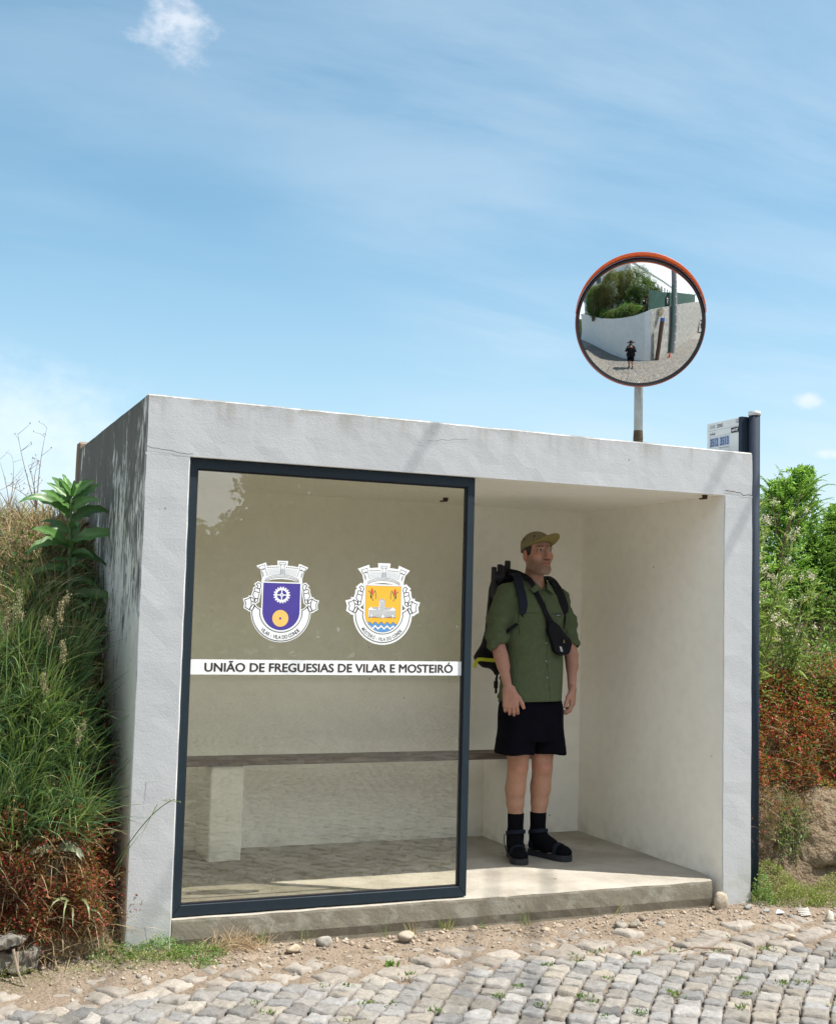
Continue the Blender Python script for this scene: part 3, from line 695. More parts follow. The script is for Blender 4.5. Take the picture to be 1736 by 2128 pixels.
    def arc_text(s, txt, a0, a1, rx, ry, size, bold, sx):
        n = len(txt)
        # advance widths
        adv = []
        for ch in txt:
            if ch == ' ': adv.append(0.36)
            elif ch == '-': adv.append(0.45)
            else:
                V, F = text_mesh(ch, 1.0, bold); adv.append((V[:, 0].max() - V[:, 0].min()) * 1.0 + 0.14)
        tot = sum(adv); pos = 0
        for ch, ad in zip(txt, adv):
            t = (pos + ad / 2) / tot; pos += ad; a = a0 + (a1 - a0) * t
            if ch == ' ': continue
            V, F = text_mesh(ch, 1.0, bold); cx = (V[:, 0].min() + V[:, 0].max()) / 2
            pu, pv = 880 + rx * math.cos(a), 1060 + ry * math.sin(a); tx, ty = math.sin(a), -math.cos(a)   # reading direction
            nx, ny = math.cos(a), math.sin(a)
            pts = [(pu + tx * (v[0] - cx) * size * sx - nx * (v[1] - 0.35) * size, pv + ty * (v[0] - cx) * size * sx - ny * (v[1] - 0.35) * size) for v in V]
            s.mb.add([(s.T(p)[0], SY - 0.001, s.T(p)[1]) for p in pts], F, 1)
c = Crest(0.657, 1.571, 0.0002557, 0.000246, 24); sh = c.body(); c.fill(sh, 2, 3)
def cr(cx, cy, r0, r1, n=40):
    a = ellipse(cx, cy, r1, r1, 0, 2 * math.pi, n); b = ellipse(cx, cy, r0, r0, 0, 2 * math.pi, n); return a, b
for i in range(40):
    a0, a1 = 2 * math.pi * i / 40, 2 * math.pi * (i + 1) / 40
    c.fill([(882 + 92 * math.cos(a0), 745 + 92 * math.sin(a0)), (882 + 92 * math.cos(a1), 745 + 92 * math.sin(a1)), (882 + 132 * math.cos(a1), 745 + 132 * math.sin(a1)), (882 + 132 * math.cos(a0), 745 + 132 * math.sin(a0))], 0, 4)
for i in range(18):
    a = 2 * math.pi * i / 18; ca, sa = math.cos(a), math.sin(a); w_ = 12
    c.fill([(882 + ca * 128 - sa * w_, 745 + sa * 128 + ca * w_), (882 + ca * 128 + sa * w_, 745 + sa * 128 - ca * w_), (882 + ca * 156 + sa * w_, 745 + sa * 156 - ca * w_), (882 + ca * 156 - sa * w_, 745 + sa * 156 + ca * w_)], 0, 4.2)
c.line([(882, 645), (882, 845)], 20, 0, 4.4); c.line([(782, 745), (982, 745)], 20, 0, 4.6); c.fill(ellipse(882, 745, 34, 34, 0, 2 * math.pi, 16)[:-1], 0, 4.8); c.fill(ellipse(882, 745, 13, 13, 0, 2 * math.pi, 10)[:-1], 2, 5)
c.fill(ellipse(870, 1180, 150, 156, 0, 2 * math.pi, 40)[:-1], 3, 4); c.fill([(850, 1162), (888, 1162), (888, 1202), (850, 1202)], 2, 4.3)
c.arc_text('VILAR - VILA DO CONDE', R(138), R(43), 470, 470, 96, 0.012, 0.78)
tag(c.mb.build('crest_sticker', STK, fro), 'violet crest sticker with white cogwheel and gold disc')
c = Crest(1.158, 1.574, 0.0002557 * 1.01, 0.000248, 44); sh = c.body(); c.fill(grow(sh, 5), 1, 2.9); c.fill(sh, 4, 3.1)
def W7(p): return (880 + (p[0] - 880) * 1.055, 525 + (p[1] - 570) * 1.048)
def wave(v, n=48):
    return [(540 + 680 * i / n, v + 24 * math.sin(2 * math.pi * (i / n) * 5.8 + 0.6)) for i in range(n + 1)]
def clipsh(u): # lower boundary of the shield at u
    t = max(0, 1 - ((u - 880) / 347) ** 2); return 1050 + 352 * math.sqrt(t)
for v, m_ in ((1232, 5), (1288, 0), (1338, 5)):
    pts = [p for p in wave(v) if p[1] < clipsh(p[0]) - 2]
    low_ = [(p[0], clipsh(p[0]) - 2) for p in pts][::-1]; c.fill(pts + low_[:], m_, 4 + (v - 1232) / 100); c.line(pts, 7, 1, 4.3 + (v - 1232) / 100)
for sgn in (1, -1):
    q = lambda u, v: (880 + sgn * (W7((u, v))[0] - 880), W7((u, v))[1])
    c.fill([q(665 + 22 * math.cos(a), 675 + 62 * math.sin(a)) for a in np.linspace(0, 6.28, 16)[:-1]], 6, 4.4)
    for L in ([(597, 664), (628, 682), (650, 735), (655, 790)], [(742, 805), (742, 720), (722, 650), (700, 690), (678, 765)], [(650, 750), (668, 800), (695, 840)], [(640, 740), (645, 790)]): c.line([q(*p) for p in L], 15, 7, 4.2)
cast = [(605, 1140), (605, 985), (655, 945), (700, 985), (705, 950), (800, 960), (805, 820), (862, 795), (915, 825), (915, 960), (1010, 950), (1015, 985), (1065, 945), (1120, 990), (1115, 1140), (1060, 1150), (1010, 1125), (950, 1145), (870, 1160), (800, 1140), (710, 1135), (660, 1155)]
c.fill([W7(p) for p in cast], 8, 4.1); c.fill([W7(p) for p in [(612, 1132), (612, 992), (655, 955), (698, 992), (800, 1010), (808, 850), (862, 830), (908, 850), (912, 1010), (1020, 992), (1065, 955), (1112, 995), (1108, 1132), (1010, 1120), (870, 1150), (710, 1128)]], 0, 4.3)
for r in range(15):
    for k in range(22):
        u, v = 620 + k * 23 + (r % 2) * 11, 850 + r * 20.5
        inn = (v > 1005 and u < 1108) or (812 < u < 905); 
        if not inn: continue
        if (645 < u < 672 or 1048 < u < 1075 or 860 < u < 890) and v > 1080: continue
        c.fill([W7(p) for p in [(u, v), (u + 14, v), (u + 14, v + 13), (u, v + 13)]], 1, 4.6)
c.arc_text('MOSTEIRÓ - VILA DO CONDE', R(146), R(38), 470, 478, 92, 0.012, 0.66)
tag(c.mb.build('crest_sticker', STK, fro), 'yellow crest sticker with stone church, maize cobs and blue waves')

# light fittings left as rusty studs on the ceiling
for (x, y) in ((1.94, 1.10), (3.00, 0.06)):
    mb = MB().tube([(x, y, h_ + 0.002), (x, y, h_ - 0.022)], [0.017, 0.013], 10).tube([(x - 0.012, y, h_ - 0.020), (x - 0.034, y, h_ - 0.022)], 0.005, 6)
    mb.build('rusty_stud', [simple('rust', (0.06, 0.028, 0.015), 0.9, var=0.4, vscale=90)], shel)

# bench inside
bench = thing('bench', (1.3, 1.2, 0), 'dark wooden plank bench on white concrete supports along the shelter back wall', 'bench')
mb = MB()
mb.box((A_ + 0.003, 1.135, 0.505), (2.60, 1.30, 0.543))
sb_ = mb.build('seat', [M_WOOD], bench); md = sb_.modifiers.new('b', 'BEVEL'); md.width = 0.004
for (a, b_) in ((0.634, 0.813), (2.41, 2.585)):
    mb = MB(); rough_box(mb, (a, 1.162, -0.01), (b_, D_ - 0.002, 0.503), rnd=0.006); mb.build('support', [M_PL], bench)

# concrete post behind the shelter's left rear corner
mb = MB(); rough_box(mb, (-0.002, 2.21, 0.3), (0.07, 2.31, 2.335), rnd=0.012, amp=0.006)
tag(mb.build('concrete_post', [concrete('old concrete', (0.24, 0.19, 0.14), (0.34, 0.29, 0.22), (0.20, 0.15, 0.11))]), 'brownish concrete post behind the stained rear corner of the shelter', 'post')

# ------------------------------------------------------------------ traffic mirror
MC = Vector((2.870, 0.505, 3.048)); MN = Vector((-0.503, -0.853, -0.136)).normalized()
tm = thing('traffic_mirror', (2.95, 0.64, 2.28), 'round convex traffic mirror with orange hood on a grey pole above the shelter roof', 'traffic mirror')
mr = thing('x', (0, 0, 0), 'x', 'x'); bpy.data.objects.remove(mr)
xr = Vector((0, 0, 1)).cross(MN).normalized(); yr = MN.cross(xr)
TMm = Matrix((xr, yr, MN)).transposed().to_4x4(); TMm.translation = MC
RC = 1.8; RR = 0.353
def cap_prof(n=24): return [(RR * i / n + 1e-4, math.sqrt(RC ** 2 - (RR * i / n) ** 2) - RC) for i in range(n + 1)]
MB().lathe(cap_prof(), 96, mat=TMm).build('mirror_face', [M_MIRROR], tm, True)
sag = RC - math.sqrt(RC ** 2 - RR ** 2)
rim = MB().lathe([(RR - 0.004, -sag + 0.001), (RR + 0.0, -sag + 0.012), (RR + 0.010, -sag + 0.014), (RR + 0.014, -sag + 0.004), (RR + 0.014, -sag - 0.02), (RR - 0.05, -sag - 0.03)], 96, mat=TMm).build('rubber_gasket', [M_BLACK], tm, True)
fr_ = MB().lathe([(RR + 0.0142, -sag + 0.004), (RR + 0.0175, -sag + 0.002), (RR + 0.019, -sag - 0.02), (RR + 0.012, -sag - 0.045), (0.25, -sag - 0.065), (0.0005, -sag - 0.085)], 96, mat=TMm).build('backing_shell', [simple('weathered dark red plastic', (0.22, 0.035, 0.018), 0.55)], tm, True)  # shell is a darker red than the hood
# hood over the upper half, deepest at the top
mb = MB(); n = 60; vs = []; a0, a1 = R(8), R(172)
for i in range(n + 1):
    a = a0 + (a1 - a0) * i / n; dep = 0.010 + 0.070 * math.sin(math.pi * i / n) ** 0.55
    for (r, z) in ((RR + 0.021, -sag - 0.01), (RR + 0.022 + 0.014 * math.sin(math.pi * i / n), -sag + dep), (RR + 0.018 + 0.014 * math.sin(math.pi * i / n), -sag + dep), (RR + 0.0195, -sag - 0.008)):
        vs.append(TMm @ Vector((r * math.cos(a), r * math.sin(a), z)))
fs = []
for i in range(n):
    for j in range(4): fs.append((i * 4 + j, i * 4 + (j + 1) % 4, (i + 1) * 4 + (j + 1) % 4, (i + 1) * 4 + j))
fs += [(0, 1, 2, 3), tuple(n * 4 + j for j in (3, 2, 1, 0))]
mb.add(vs, fs).build('hood', [M_ORANGE], tm, True)
pb = MC - MN * 0.17; px_, py_ = 2.950, 0.640
MB().box((px_ - 0.08, py_ - 0.08, 2.276), (px_ + 0.08, py_ + 0.08, 2.288)).build('base_plate', [M_ZINC], tm)
po = MB().tube([(px_, py_, 2.272), (px_, py_, 3.22)], 0.0255, 20).build('pole', [M_ZINC], tm, True)
MB().lathe([(0.026, 0), (0.0295, 0.01), (0.028, 0.03), (0.029, 0.06), (0.0272, 0.09), (0.026, 0.105)], 18, mat=Matrix.Translation((px_, py_, 2.335))).build('lichen_band', [M_MOSS], po)
MB().box((px_ - 0.035, py_ - 0.035, 3.02), (px_ + 0.035, py_ + 0.035, 3.09)).build('bracket', [M_ZINC], tm)

# ------------------------------------------------------------------ bus stop post and board
bs = thing('bus_stop_sign', (3.345, 0.095, -0.14), 'bus stop board on a tall dark blue-grey post at the right corner of the shelter', 'bus stop sign')
PX, PY = 3.352, 0.095
bp_ = MB().tube([(PX, PY, -0.2), (PX, PY, 2.485)], 0.0305, 24).build('post', [M_POLE], bs, True)
MB().tube([(PX, PY, 2.487), (PX, PY, 2.510)], 0.0335, 24).build('post_cap', [simple('grey cap', (0.45, 0.47, 0.48), 0.6)], bs, True)
BX = 3.30
rail = MB().box((BX - 0.012, PY + 0.028, 1.55), (PX + 0.012, PY + 0.056, 2.482)).build('mounting_rail', [M_POLE], bs)
y0b, y1b = PY + 0.057, 0.452
bd = MB().box((BX - 0.004, y0b, 1.70), (BX + 0.004, y1b, 2.482), 0).build('board', [simple('pale grey panel', (0.50, 0.53, 0.54), 0.45, var=0.03)], bs)
md = bd.modifiers.new('b', 'BEVEL'); md.width = 0.0015
M_TXT = simple('navy print', (0.012, 0.02, 0.05), 0.5); M_TILE = simple('grey blue tile', (0.20, 0.26, 0.40), 0.5); M_LN = simple('mid grey print', (0.16, 0.18, 0.2), 0.5)
def face_text(mb, body, yc, zc, width, height, m, bold=0.02, lay=1):
    """writing on the board's face that looks towards -X; reads from +Y to -Y"""
    V, F = text_mesh(body, 1.0, bold); lo_, hi_ = V.min(0), V.max(0); capV, _ = text_mesh('E', 1.0, bold); ch = capV[:, 1].max(); c0 = capV[:, 1].min()
    sx = width / (hi_[0] - lo_[0]); sz = height / (ch - c0)
    mb.add([(BX - 0.0042 - 0.0004 * lay, yc - (v[0] - (lo_[0] + hi_[0]) / 2) * sx, zc + (v[1] - c0) * sz - height / 2) for v in V], F, m)
def face_rect(mb, ya, yb, za, zb, m, lay=0.5):
    x = BX - 0.0042 - 0.0004 * lay; mb.add([(x, ya, za), (x, yb, za), (x, yb, zb), (x, ya, zb)], [(0, 3, 2, 1)], m)
mb = MB()
face_rect(mb, 0.160, 0.444, 2.4355, 2.4370, 2); face_rect(mb, 0.160, 0.444, 2.4000, 2.4015, 2)
face_text(mb, 'UNIR', 0.400, 2.458, 0.052, 0.022, 2, 0.0); face_text(mb, 'Arribela', 0.400, 2.4175, 0.052, 0.017, 0, 0.012)
for k in range(3): face_rect(mb, 0.305, 0.362 - 0.006 * (k % 2), 2.449 + 0.007 * k, 2.453 + 0.007 * k, 0)
face_rect(mb, 0.160, 0.190, 2.470, 2.4725, 0); face_text(mb, 'VCDE', 0.175, 2.459, 0.026, 0.009, 0, 0.01)
face_text(mb, '3512', 0.384, 2.366, 0.072, 0.043, 0, 0.008, 1.5); face_text(mb, '3513', 0.2895, 2.366, 0.075, 0.043, 0, 0.008, 1.5)
face_rect(mb, 0.342, 0.426, 2.341, 2.393, 1); face_rect(mb, 0.245, 0.334, 2.341, 2.393, 1)
face_text(mb, 'Vila do Conde (Centro)', 0.289, 2.330, 0.084, 0.008, 0, 0.0); face_rect(mb, 0.2445, 0.2455, 2.18, 2.341, 2); face_rect(mb, 0.3375, 0.3385, 2.18, 2.341, 2)
mb.build('board_print', [M_TXT, M_TILE, M_LN], bd)
mb = MB(); mb.box((BX - 0.0085, 0.154, 2.402), (BX - 0.0045, 0.226, 2.431), 0)
tg = mb.build('stop_code_plate', [M_BLACK], bs); md = tg.modifiers.new('b', 'BEVEL'); md.width = 0.003
mb = MB(); 
V, F = text_mesh('vcd:127', 1.0, 0.02); lo_, hi_ = V.min(0), V.max(0); s_ = 0.056 / (hi_[0] - lo_[0])
mb.add([(BX - 0.0095, 0.190 - (v[0] - (lo_[0] + hi_[0]) / 2) * s_, 2.4105 + v[1] * s_ * 1.05) for v in V], F); mb.build('code_text', [M_WHITE], tg)
# ------------------------------------------------------------------ ground and road
def gz(x, y): return -0.150 - 0.012 * max(0, -y - 0.3) ** 0.5 + 0.016 * noise.noise(Vector((x * 1.3, y * 1.3, 0))) + 0.006 * noise.noise(Vector((x * 6, y * 6, 3)))
ROADZ = -0.165
def grid_mesh(name, xs, ys, fn, mat, kind='structure', smooth=True):
    V = np.array([fn(x, y) for y in ys for x in xs]); nx, ny = len(xs), len(ys)
    i, j = np.meshgrid(np.arange(nx - 1), np.arange(ny - 1)); a = (j * nx + i).ravel(); F = np.stack([a, a + 1, a + nx + 1, a + nx], 1)
    o = npmesh(name, V, F, [mat], smooth=smooth); o['kind'] = kind; return o
def spaced(a, b, fine0, fine1, f, c):
    out = []; x = a
    while x < b:
        out.append(x); x += f if fine0 <= x < fine1 else c
    out.append(b); return out
def ground_fn(x, y):
    near = 1 if (-1.5 < x < 5 and -1.4 < y < 0.4) else 0
    z = gz(x, y) if y > -12 else -0.26
    # a low heap of crumbled earth against the shelter foot and the banks
    if near:
        z += 0.020 * math.exp(-((y + 0.04) / 0.12) ** 2) * (0.5 + abs(noise.noise(Vector((x * 3, 1, 0))))) 
        z += 0.010 * abs(noise.noise(Vector((x * 17, y * 17, 5)))) * max(0, 1 - abs(y + 0.15) / 0.5)
        if x < 0.25: z += 0.035 * min(1, (0.25 - x) / 0.5) * max(0, 1 - abs(y + 0.0) / 0.35)
        if x > 3.1: z += 0.03 * min(1, (x - 3.1) / 0.5) * max(0, 1 - abs(y - 0.0) / 0.3)
    return (x, y, z - (0.020 if y < -0.5 and y > -12 else (0.020 * max(0, (-y - 0.15) / 0.35) if y < -0.15 else 0)))
grid_mesh('ground', spaced(-60, 70, -1.5, 5, 0.03, 2.5), spaced(-90, 60, -1.3, 0.35, 0.03, 1.2), ground_fn, M_SOIL)
# cobbled road: every sett modelled, one paving mesh
def stone_tmpl(n):
    t = np.array([-1, -.92, -.72, -.38, 0, .38, .72, .92, 1]) if n == 9 else np.array([-1, -.88, 0, .88, 1]); u, v = np.meshgrid(t, t); u = u.ravel(); v = v.ravel()
    idx = np.arange(n * n).reshape(n, n); F = np.stack([idx[:-1, :-1].ravel(), idx[:-1, 1:].ravel(), idx[1:, 1:].ravel(), idx[1:, :-1].ravel()], 1)
    return u, v, F
def layout(x0, x1, y0, y1, ang, cw, keep):
    """courses running along direction ang; returns centre, half sizes, skew"""
    ca, sa = math.cos(ang), math.sin(ang); out = []
    cor = [(x * ca + y * sa, -x * sa + y * ca) for x in (x0, x1) for y in (y0, y1)]
    us = [c[0] for c in cor]; vs = [c[1] for c in cor]; v = min(vs)
    while v < max(vs):
        wd = cw * random.uniform(0.85, 1.15); u = min(us) - random.random() * 0.1
        while u < max(us):
            ln = random.uniform(0.078, 0.122); cu, cv = u + ln / 2, v + wd / 2
            # gentle fan: courses bow a little
            bow = 0.10 * math.sin(cu * 0.9 + 0.5) + 0.04 * math.sin(cu * 2.3); x = cu * ca - (cv + bow) * sa; y = cu * sa + (cv + bow) * ca
            if keep(x, y): out.append((x, y, ln / 2, wd / 2, ang + 0.09 * math.cos(cu * 0.9 + 0.5)))
            u += ln
        v += wd
    return np.array(out)
def edge_y(x): return -0.42 - 0.10 * max(0, x - 1.0) * 0.9 - 0.10 * noise.noise(Vector((x * 1.4, 0, 9)))
def stones(L, n, gap, sunk=None, colf=None, dome=0.0045, irr=0.016):
    u, v, F = stone_tmpl(n); k = len(L); nn = len(u)
    g_ = gap * (0.6 + 0.9 * RNG.random((k, 1))); a = L[:, 2:3] - g_; b = L[:, 3:4] - g_
    # round the outline: superellipse pull-in at the corners, irregular outline
    rr = 1 - 0.085 * (np.abs(u * v) ** 4); U = u * rr; Vv = v * rr
    ph = RNG.random((k, 6)) * 6.28
    U = U[None] * (1 + 0.07 * np.sin(2.3 * v[None] + ph[:, :1])) + 0.07 * np.sin(ph[:, 1:2] + 3 * v[None]) * (np.abs(u) > 0.5)
    Vv = Vv[None] * (1 + 0.07 * np.sin(2.1 * u[None] + ph[:, 2:3])) + 0.07 * np.sin(ph[:, 3:4] + 3 * u[None]) * (np.abs(v) > 0.5)
    m = np.maximum(np.abs(u), np.abs(v))[None]
    z = -dome * (m ** 9) - dome * 0.25 * m ** 2
    rim = (m > 0.999); z = np.where(rim, -0.055, z)
    inner = np.where(rim, 1.03, 1.0)
    x = U * a * inner; y = Vv * b * inner
    tx = RNG.normal(0, 0.03, (k, 1)); ty = RNG.normal(0, 0.03, (k, 1)); z = z + tx * x + ty * y + RNG.normal(0, 0.003, (k, 1)) + irr * 0.25 * np.sin(u[None] * 3.1 + ph[:, 4:5]) * np.sin(v[None] * 2.7 + ph[:, 5:6])
    z = z + RNG.normal(0, 0.0018, z.shape)
    ca, sa = np.cos(L[:, 4:5]), np.sin(L[:, 4:5])
    X = L[:, 0:1] + x * ca - y * sa; Y = L[:, 1:2] + x * sa + y * ca
    base = np.array([gz(px, py) for px, py in L[:, :2]])[:, None]
    if sunk is not None: base = base + sunk[:, None]
    V = np.stack([X, Y, z + base], -1).reshape(-1, 3)
    FF = (F[None] + (np.arange(k) * nn)[:, None, None]).reshape(-1, 4)
    C = np.repeat(colf(k)[:, None], nn, 1)
    C[:, np.nonzero(rim[0])[0]] = (0.085, 0.062, 0.045)      # earth caked on the sides in the joints
    return V, FF, C.reshape(-1, 3)
def granite(k):
    g_ = RNG.normal(0.225, 0.036, (k, 1)); t_ = RNG.random((k, 1)) ** 1.5; c = g_ * (np.array([1.035, 1.0, 0.955]) * (1 - t_) + np.array([1.13, 1.0, 0.82]) * t_); return np.clip(c, .09, .6)
def worn(k):
    g_ = RNG.normal(0.245, 0.03, (k, 1)); return np.clip(g_ * np.array([1.12, 0.99, 0.84]), .12, .6)
Vs, Fs, Cs = [], [], []; off = 0
def push(t):
    global off
    V, F, C = t; Vs.append(V); Fs.append(F + off); Cs.append(C); off += len(V)
A1 = R(45)
near = layout(-1.6, 4.6, -3.4, -0.3, A1, 0.095, lambda x, y: -1.4 < x < 4.4 and -3.2 < y < edge_y(x) - 0.10)
push(stones(near, 9, 0.0028, np.full(len(near), 0.004), granite))
far = layout(-9, 10, -12, -0.3, A1, 0.095, lambda x, y: not (-1.4 < x < 4.4 and -3.2 < y) and -11.8 < y < -0.45 and -9 < x < 10)
push(stones(far, 5, 0.006, np.full(len(far), 0.004), granite))
far2 = layout(-2, 12, -22, -11.8, A1, 0.095, lambda x, y: -1 < x < 12 and -21.5 < y < -11.8)
push(stones(far2, 5, 0.006, np.full(len(far2), 0.004), granite))
wv = layout(-1.6, 4.6, -1.6, 0.1, R(28), 0.15, lambda x, y: -1.4 < x < 4.4 and edge_y(x) - 0.11 < y < (-0.13 - 0.10 * noise.noise(Vector((x * 2, 4, 0)))))
wv[:, 2] *= 1.25
push(stones(wv, 9, 0.010, RNG.normal(-0.004, 0.006, len(wv)), worn, dome=0.012, irr=0.02))
road = npmesh('road', np.concatenate(Vs), np.concatenate(Fs), [M_STONE], smooth=True, col=np.concatenate(Cs)); road['kind'] = 'structure'
mb = MB().add([(-30, -60, -0.215), (40, -60, -0.215), (40, -12.2, -0.215), (-30, -12.2, -0.215)], [(0, 1, 2, 3)])
mb.add([(-30, -12.4, -0.172), (-8.9, -12.4, -0.172), (-8.9, -0.6, -0.172), (-30, -0.6, -0.172)], [(0, 1, 2, 3)]).add([(9.9, -12.4, -0.172), (40, -12.4, -0.172), (40, -0.6, -0.172), (9.9, -0.6, -0.172)], [(0, 1, 2, 3)])
o = mb.build('far_road', [cobble_plane()]); o['kind'] = 'structure'

# loose stones, built as cracked lumps
def rock(name, c, size, col, seed, label, cat='stone', group=None, flat=0.7, parent=None):
    rs = random.Random(seed); nu, nv = 14, 9; vs = []
    pl = [(Vector((rs.gauss(0, 1), rs.gauss(0, 1), rs.gauss(0, 1))).normalized(), rs.uniform(0.42, 0.85)) for _ in range(11)]
    for j in range(nv + 1):
        th = math.pi * j / nv
        for i in range(nu):
            ph = 2 * math.pi * i / nu; d = Vector((math.sin(th) * math.cos(ph), math.sin(th) * math.sin(ph), math.cos(th))); r = 1.0
            for n_, k in pl:
                q = d.dot(n_)
                if q > 1e-3: r = min(r, k / q)
            r *= 1 + 0.10 * noise.noise(d * 3 + Vector((seed, 0, 0)))
            vs.append(Vector(c) + Vector((d.x * size[0], d.y * size[1], d.z * size[2])) * r)
    F = [(j * nu + i, (j + 1) * nu + i, (j + 1) * nu + (i + 1) % nu, j * nu + (i + 1) % nu) for j in range(nv) for i in range(nu)]
    V = np.array([tuple(v) for v in vs]); o = npmesh(name, V, np.array(F), [M_ROCK], col=np.tile(np.array(col), (len(V), 1)), parent=parent)
    if label: tag(o, label, cat, group)
    return o
G = lambda x, y: ground_fn(x, y)[2]
rock('stone', (3.04, -0.05, G(3.04, -0.05) + 0.035), (0.045, 0.04, 0.055), (0.40, 0.34, 0.26), 1, 'upright pale stone at the right end of the slab, by the corner pillar')
rock('stone', (1.26, -0.10, G(1.26, -0.1) + 0.015), (0.055, 0.045, 0.03), (0.38, 0.32, 0.25), 2, 'largest pale stone in the soil below the glass screen')
rock('stone', (0.87, -0.10, G(0.87, -0.1) + 0.015), (0.042, 0.04, 0.032), (0.30, 0.28, 0.24), 3, 'squarish grey stone near the left end of the slab')
rock('stone', (0.70, -0.15, G(0.70, -0.15) + 0.012), (0.045, 0.035, 0.026), (0.38, 0.31, 0.22), 4, 'yellowish stone beside the straw heap')
rock('stone', (2.34, -0.21, G(2.34, -0.21) + 0.012), (0.045, 0.04, 0.03), (0.28, 0.25, 0.21), 5, 'left one of two touching stones in front of the open side of the shelter')
rock('stone', (2.42, -0.21, G(2.42, -0.21) + 0.012), (0.042, 0.035, 0.03), (0.32, 0.28, 0.22), 6, 'right one of two touching stones in front of the open side of the shelter')
rock('stone', (3.50, -0.33, G(3.50, -0.33) + 0.02), (0.035, 0.035, 0.035), (0.50, 0.45, 0.37), 7, 'white stone at the foot of the right bank by the photo edge')
rock('stone', (3.03, -0.60, G(3.03, -0.6) + 0.035), (0.03, 0.025, 0.016), (0.42, 0.33, 0.24), 8, 'small brown stone lying on the paving at the right')
rs = random.Random(21)
spots = [(0.66, -0.06), (0.98, -0.07), (1.05, -0.15), (1.11, -0.06), (1.17, -0.10), (1.38, -0.12), (1.46, -0.05), (1.58, -0.12), (1.62, -0.05), (1.78, -0.09), (1.85, -0.16), (1.96, -0.14), (2.05, -0.10), (2.12, -0.20), (2.22, -0.16), (2.50, -0.14), (2.56, -0.22), (2.66, -0.12), (2.78, -0.09), (2.84, -0.16), (2.93, -0.10), (3.10, -0.16), (3.17, -0.10), (3.24, -0.16), (3.33, -0.24), (3.42, -0.20), (2.35, -0.34), (1.35, -0.25), (0.80, -0.22)]
for i, (x, y) in enumerate(spots):
    s = rs.uniform(0.010, 0.026); t = rs.random(); col = tuple(np.array((0.34, 0.27, 0.20)) * (0.75 + 0.5 * rs.random()) * (1 + 0.0 * t)) if t < 0.8 else (0.26, 0.25, 0.23)
    rock('stone', (x, y, G(x, y) + s * 0.12), (s * rs.uniform(0.9, 1.5), s, s * 0.75), col, 100 + i, 'small loose stone in the soil strip along the slab front', group='small loose stones along the slab')
# gravel and grit
n = 1800; gx = RNG.uniform(-0.8, 4.0, n); gy_ = -0.02 - np.abs(RNG.normal(0, 0.20, n)); 
sel = gy_ > -0.9; gx, gy_ = gx[sel], gy_[sel]; n = len(gx)
cube = np.array([(1, 0, 0), (-1, 0, 0), (0, 1, 0), (0, -1, 0), (0, 0, 1), (0, 0, -1)], float); of = np.array([(0, 2, 4), (2, 1, 4), (1, 3, 4), (3, 0, 4), (2, 0, 5), (1, 2, 5), (3, 1, 5), (0, 3, 5)])
sz = np.abs(RNG.normal(0, 0.005, n)) + 0.002; P = np.stack([gx, gy_, [ground_fn(a, b)[2] + 0.002 for a, b in zip(gx, gy_)]], 1)
V = P[:, None] + cube[None] * (sz[:, None, None]) * RNG.uniform(0.6, 1.3, (n, 6, 1)); F = (of[None] + (np.arange(n) * 6)[:, None, None]).reshape(-1, 3)
C = np.repeat((pal(n, [(0.36, 0.29, 0.22), (0.29, 0.23, 0.17), (0.42, 0.36, 0.29), (0.24, 0.21, 0.18)]) * RNG.uniform(0.8, 1.15, (n, 1)))[:, None], 6, 1).reshape(-1, 3)
tag(npmesh('gravel', V.reshape(-1, 3), F, [M_ROCK], col=C), 'fine pale grit and gravel strewn along the foot of the shelter', 'gravel', kind='stuff')
# ------------------------------------------------------------------ the standing man
M_SKIN = vcol('skin', 0.55, spec=0.3, noisevar=0.10, nscale=70)
for nn in M_SKIN.node_tree.nodes:
    if nn.type == 'BSDF_PRINCIPLED': nn.inputs['Subsurface Weight'].default_value = 0.08; nn.inputs['Subsurface Radius'].default_value = (0.012, 0.004, 0.002)
M_SHIRT = vcol('green cotton', 0.85, spec=0.15, noisevar=0.10, nscale=40, bump=0.25, bscale=260, fold=1.6)
M_SHORT = simple('near black navy cloth', (0.0035, 0.0035, 0.007), 0.9, var=0.2, vscale=12, spec=0.08)
M_CAP = vcol('khaki cotton', 0.85, spec=0.15, noisevar=0.08, nscale=90, bump=0.2, bscale=300)
M_HAIR = simple('dark brown hair', (0.022, 0.014, 0.010), 0.7, var=0.4, vscale=120)
M_SOCK = simple('black knit', (0.004, 0.004, 0.006), 0.9, spec=0.1)
M_NYL = simple('black nylon', (0.004, 0.004, 0.007), 0.7, var=0.3, vscale=14, bump=0.3, bscale=160, spec=0.2)
M_STRAP = simple('slate webbing', (0.010, 0.014, 0.026), 0.75, spec=0.2)
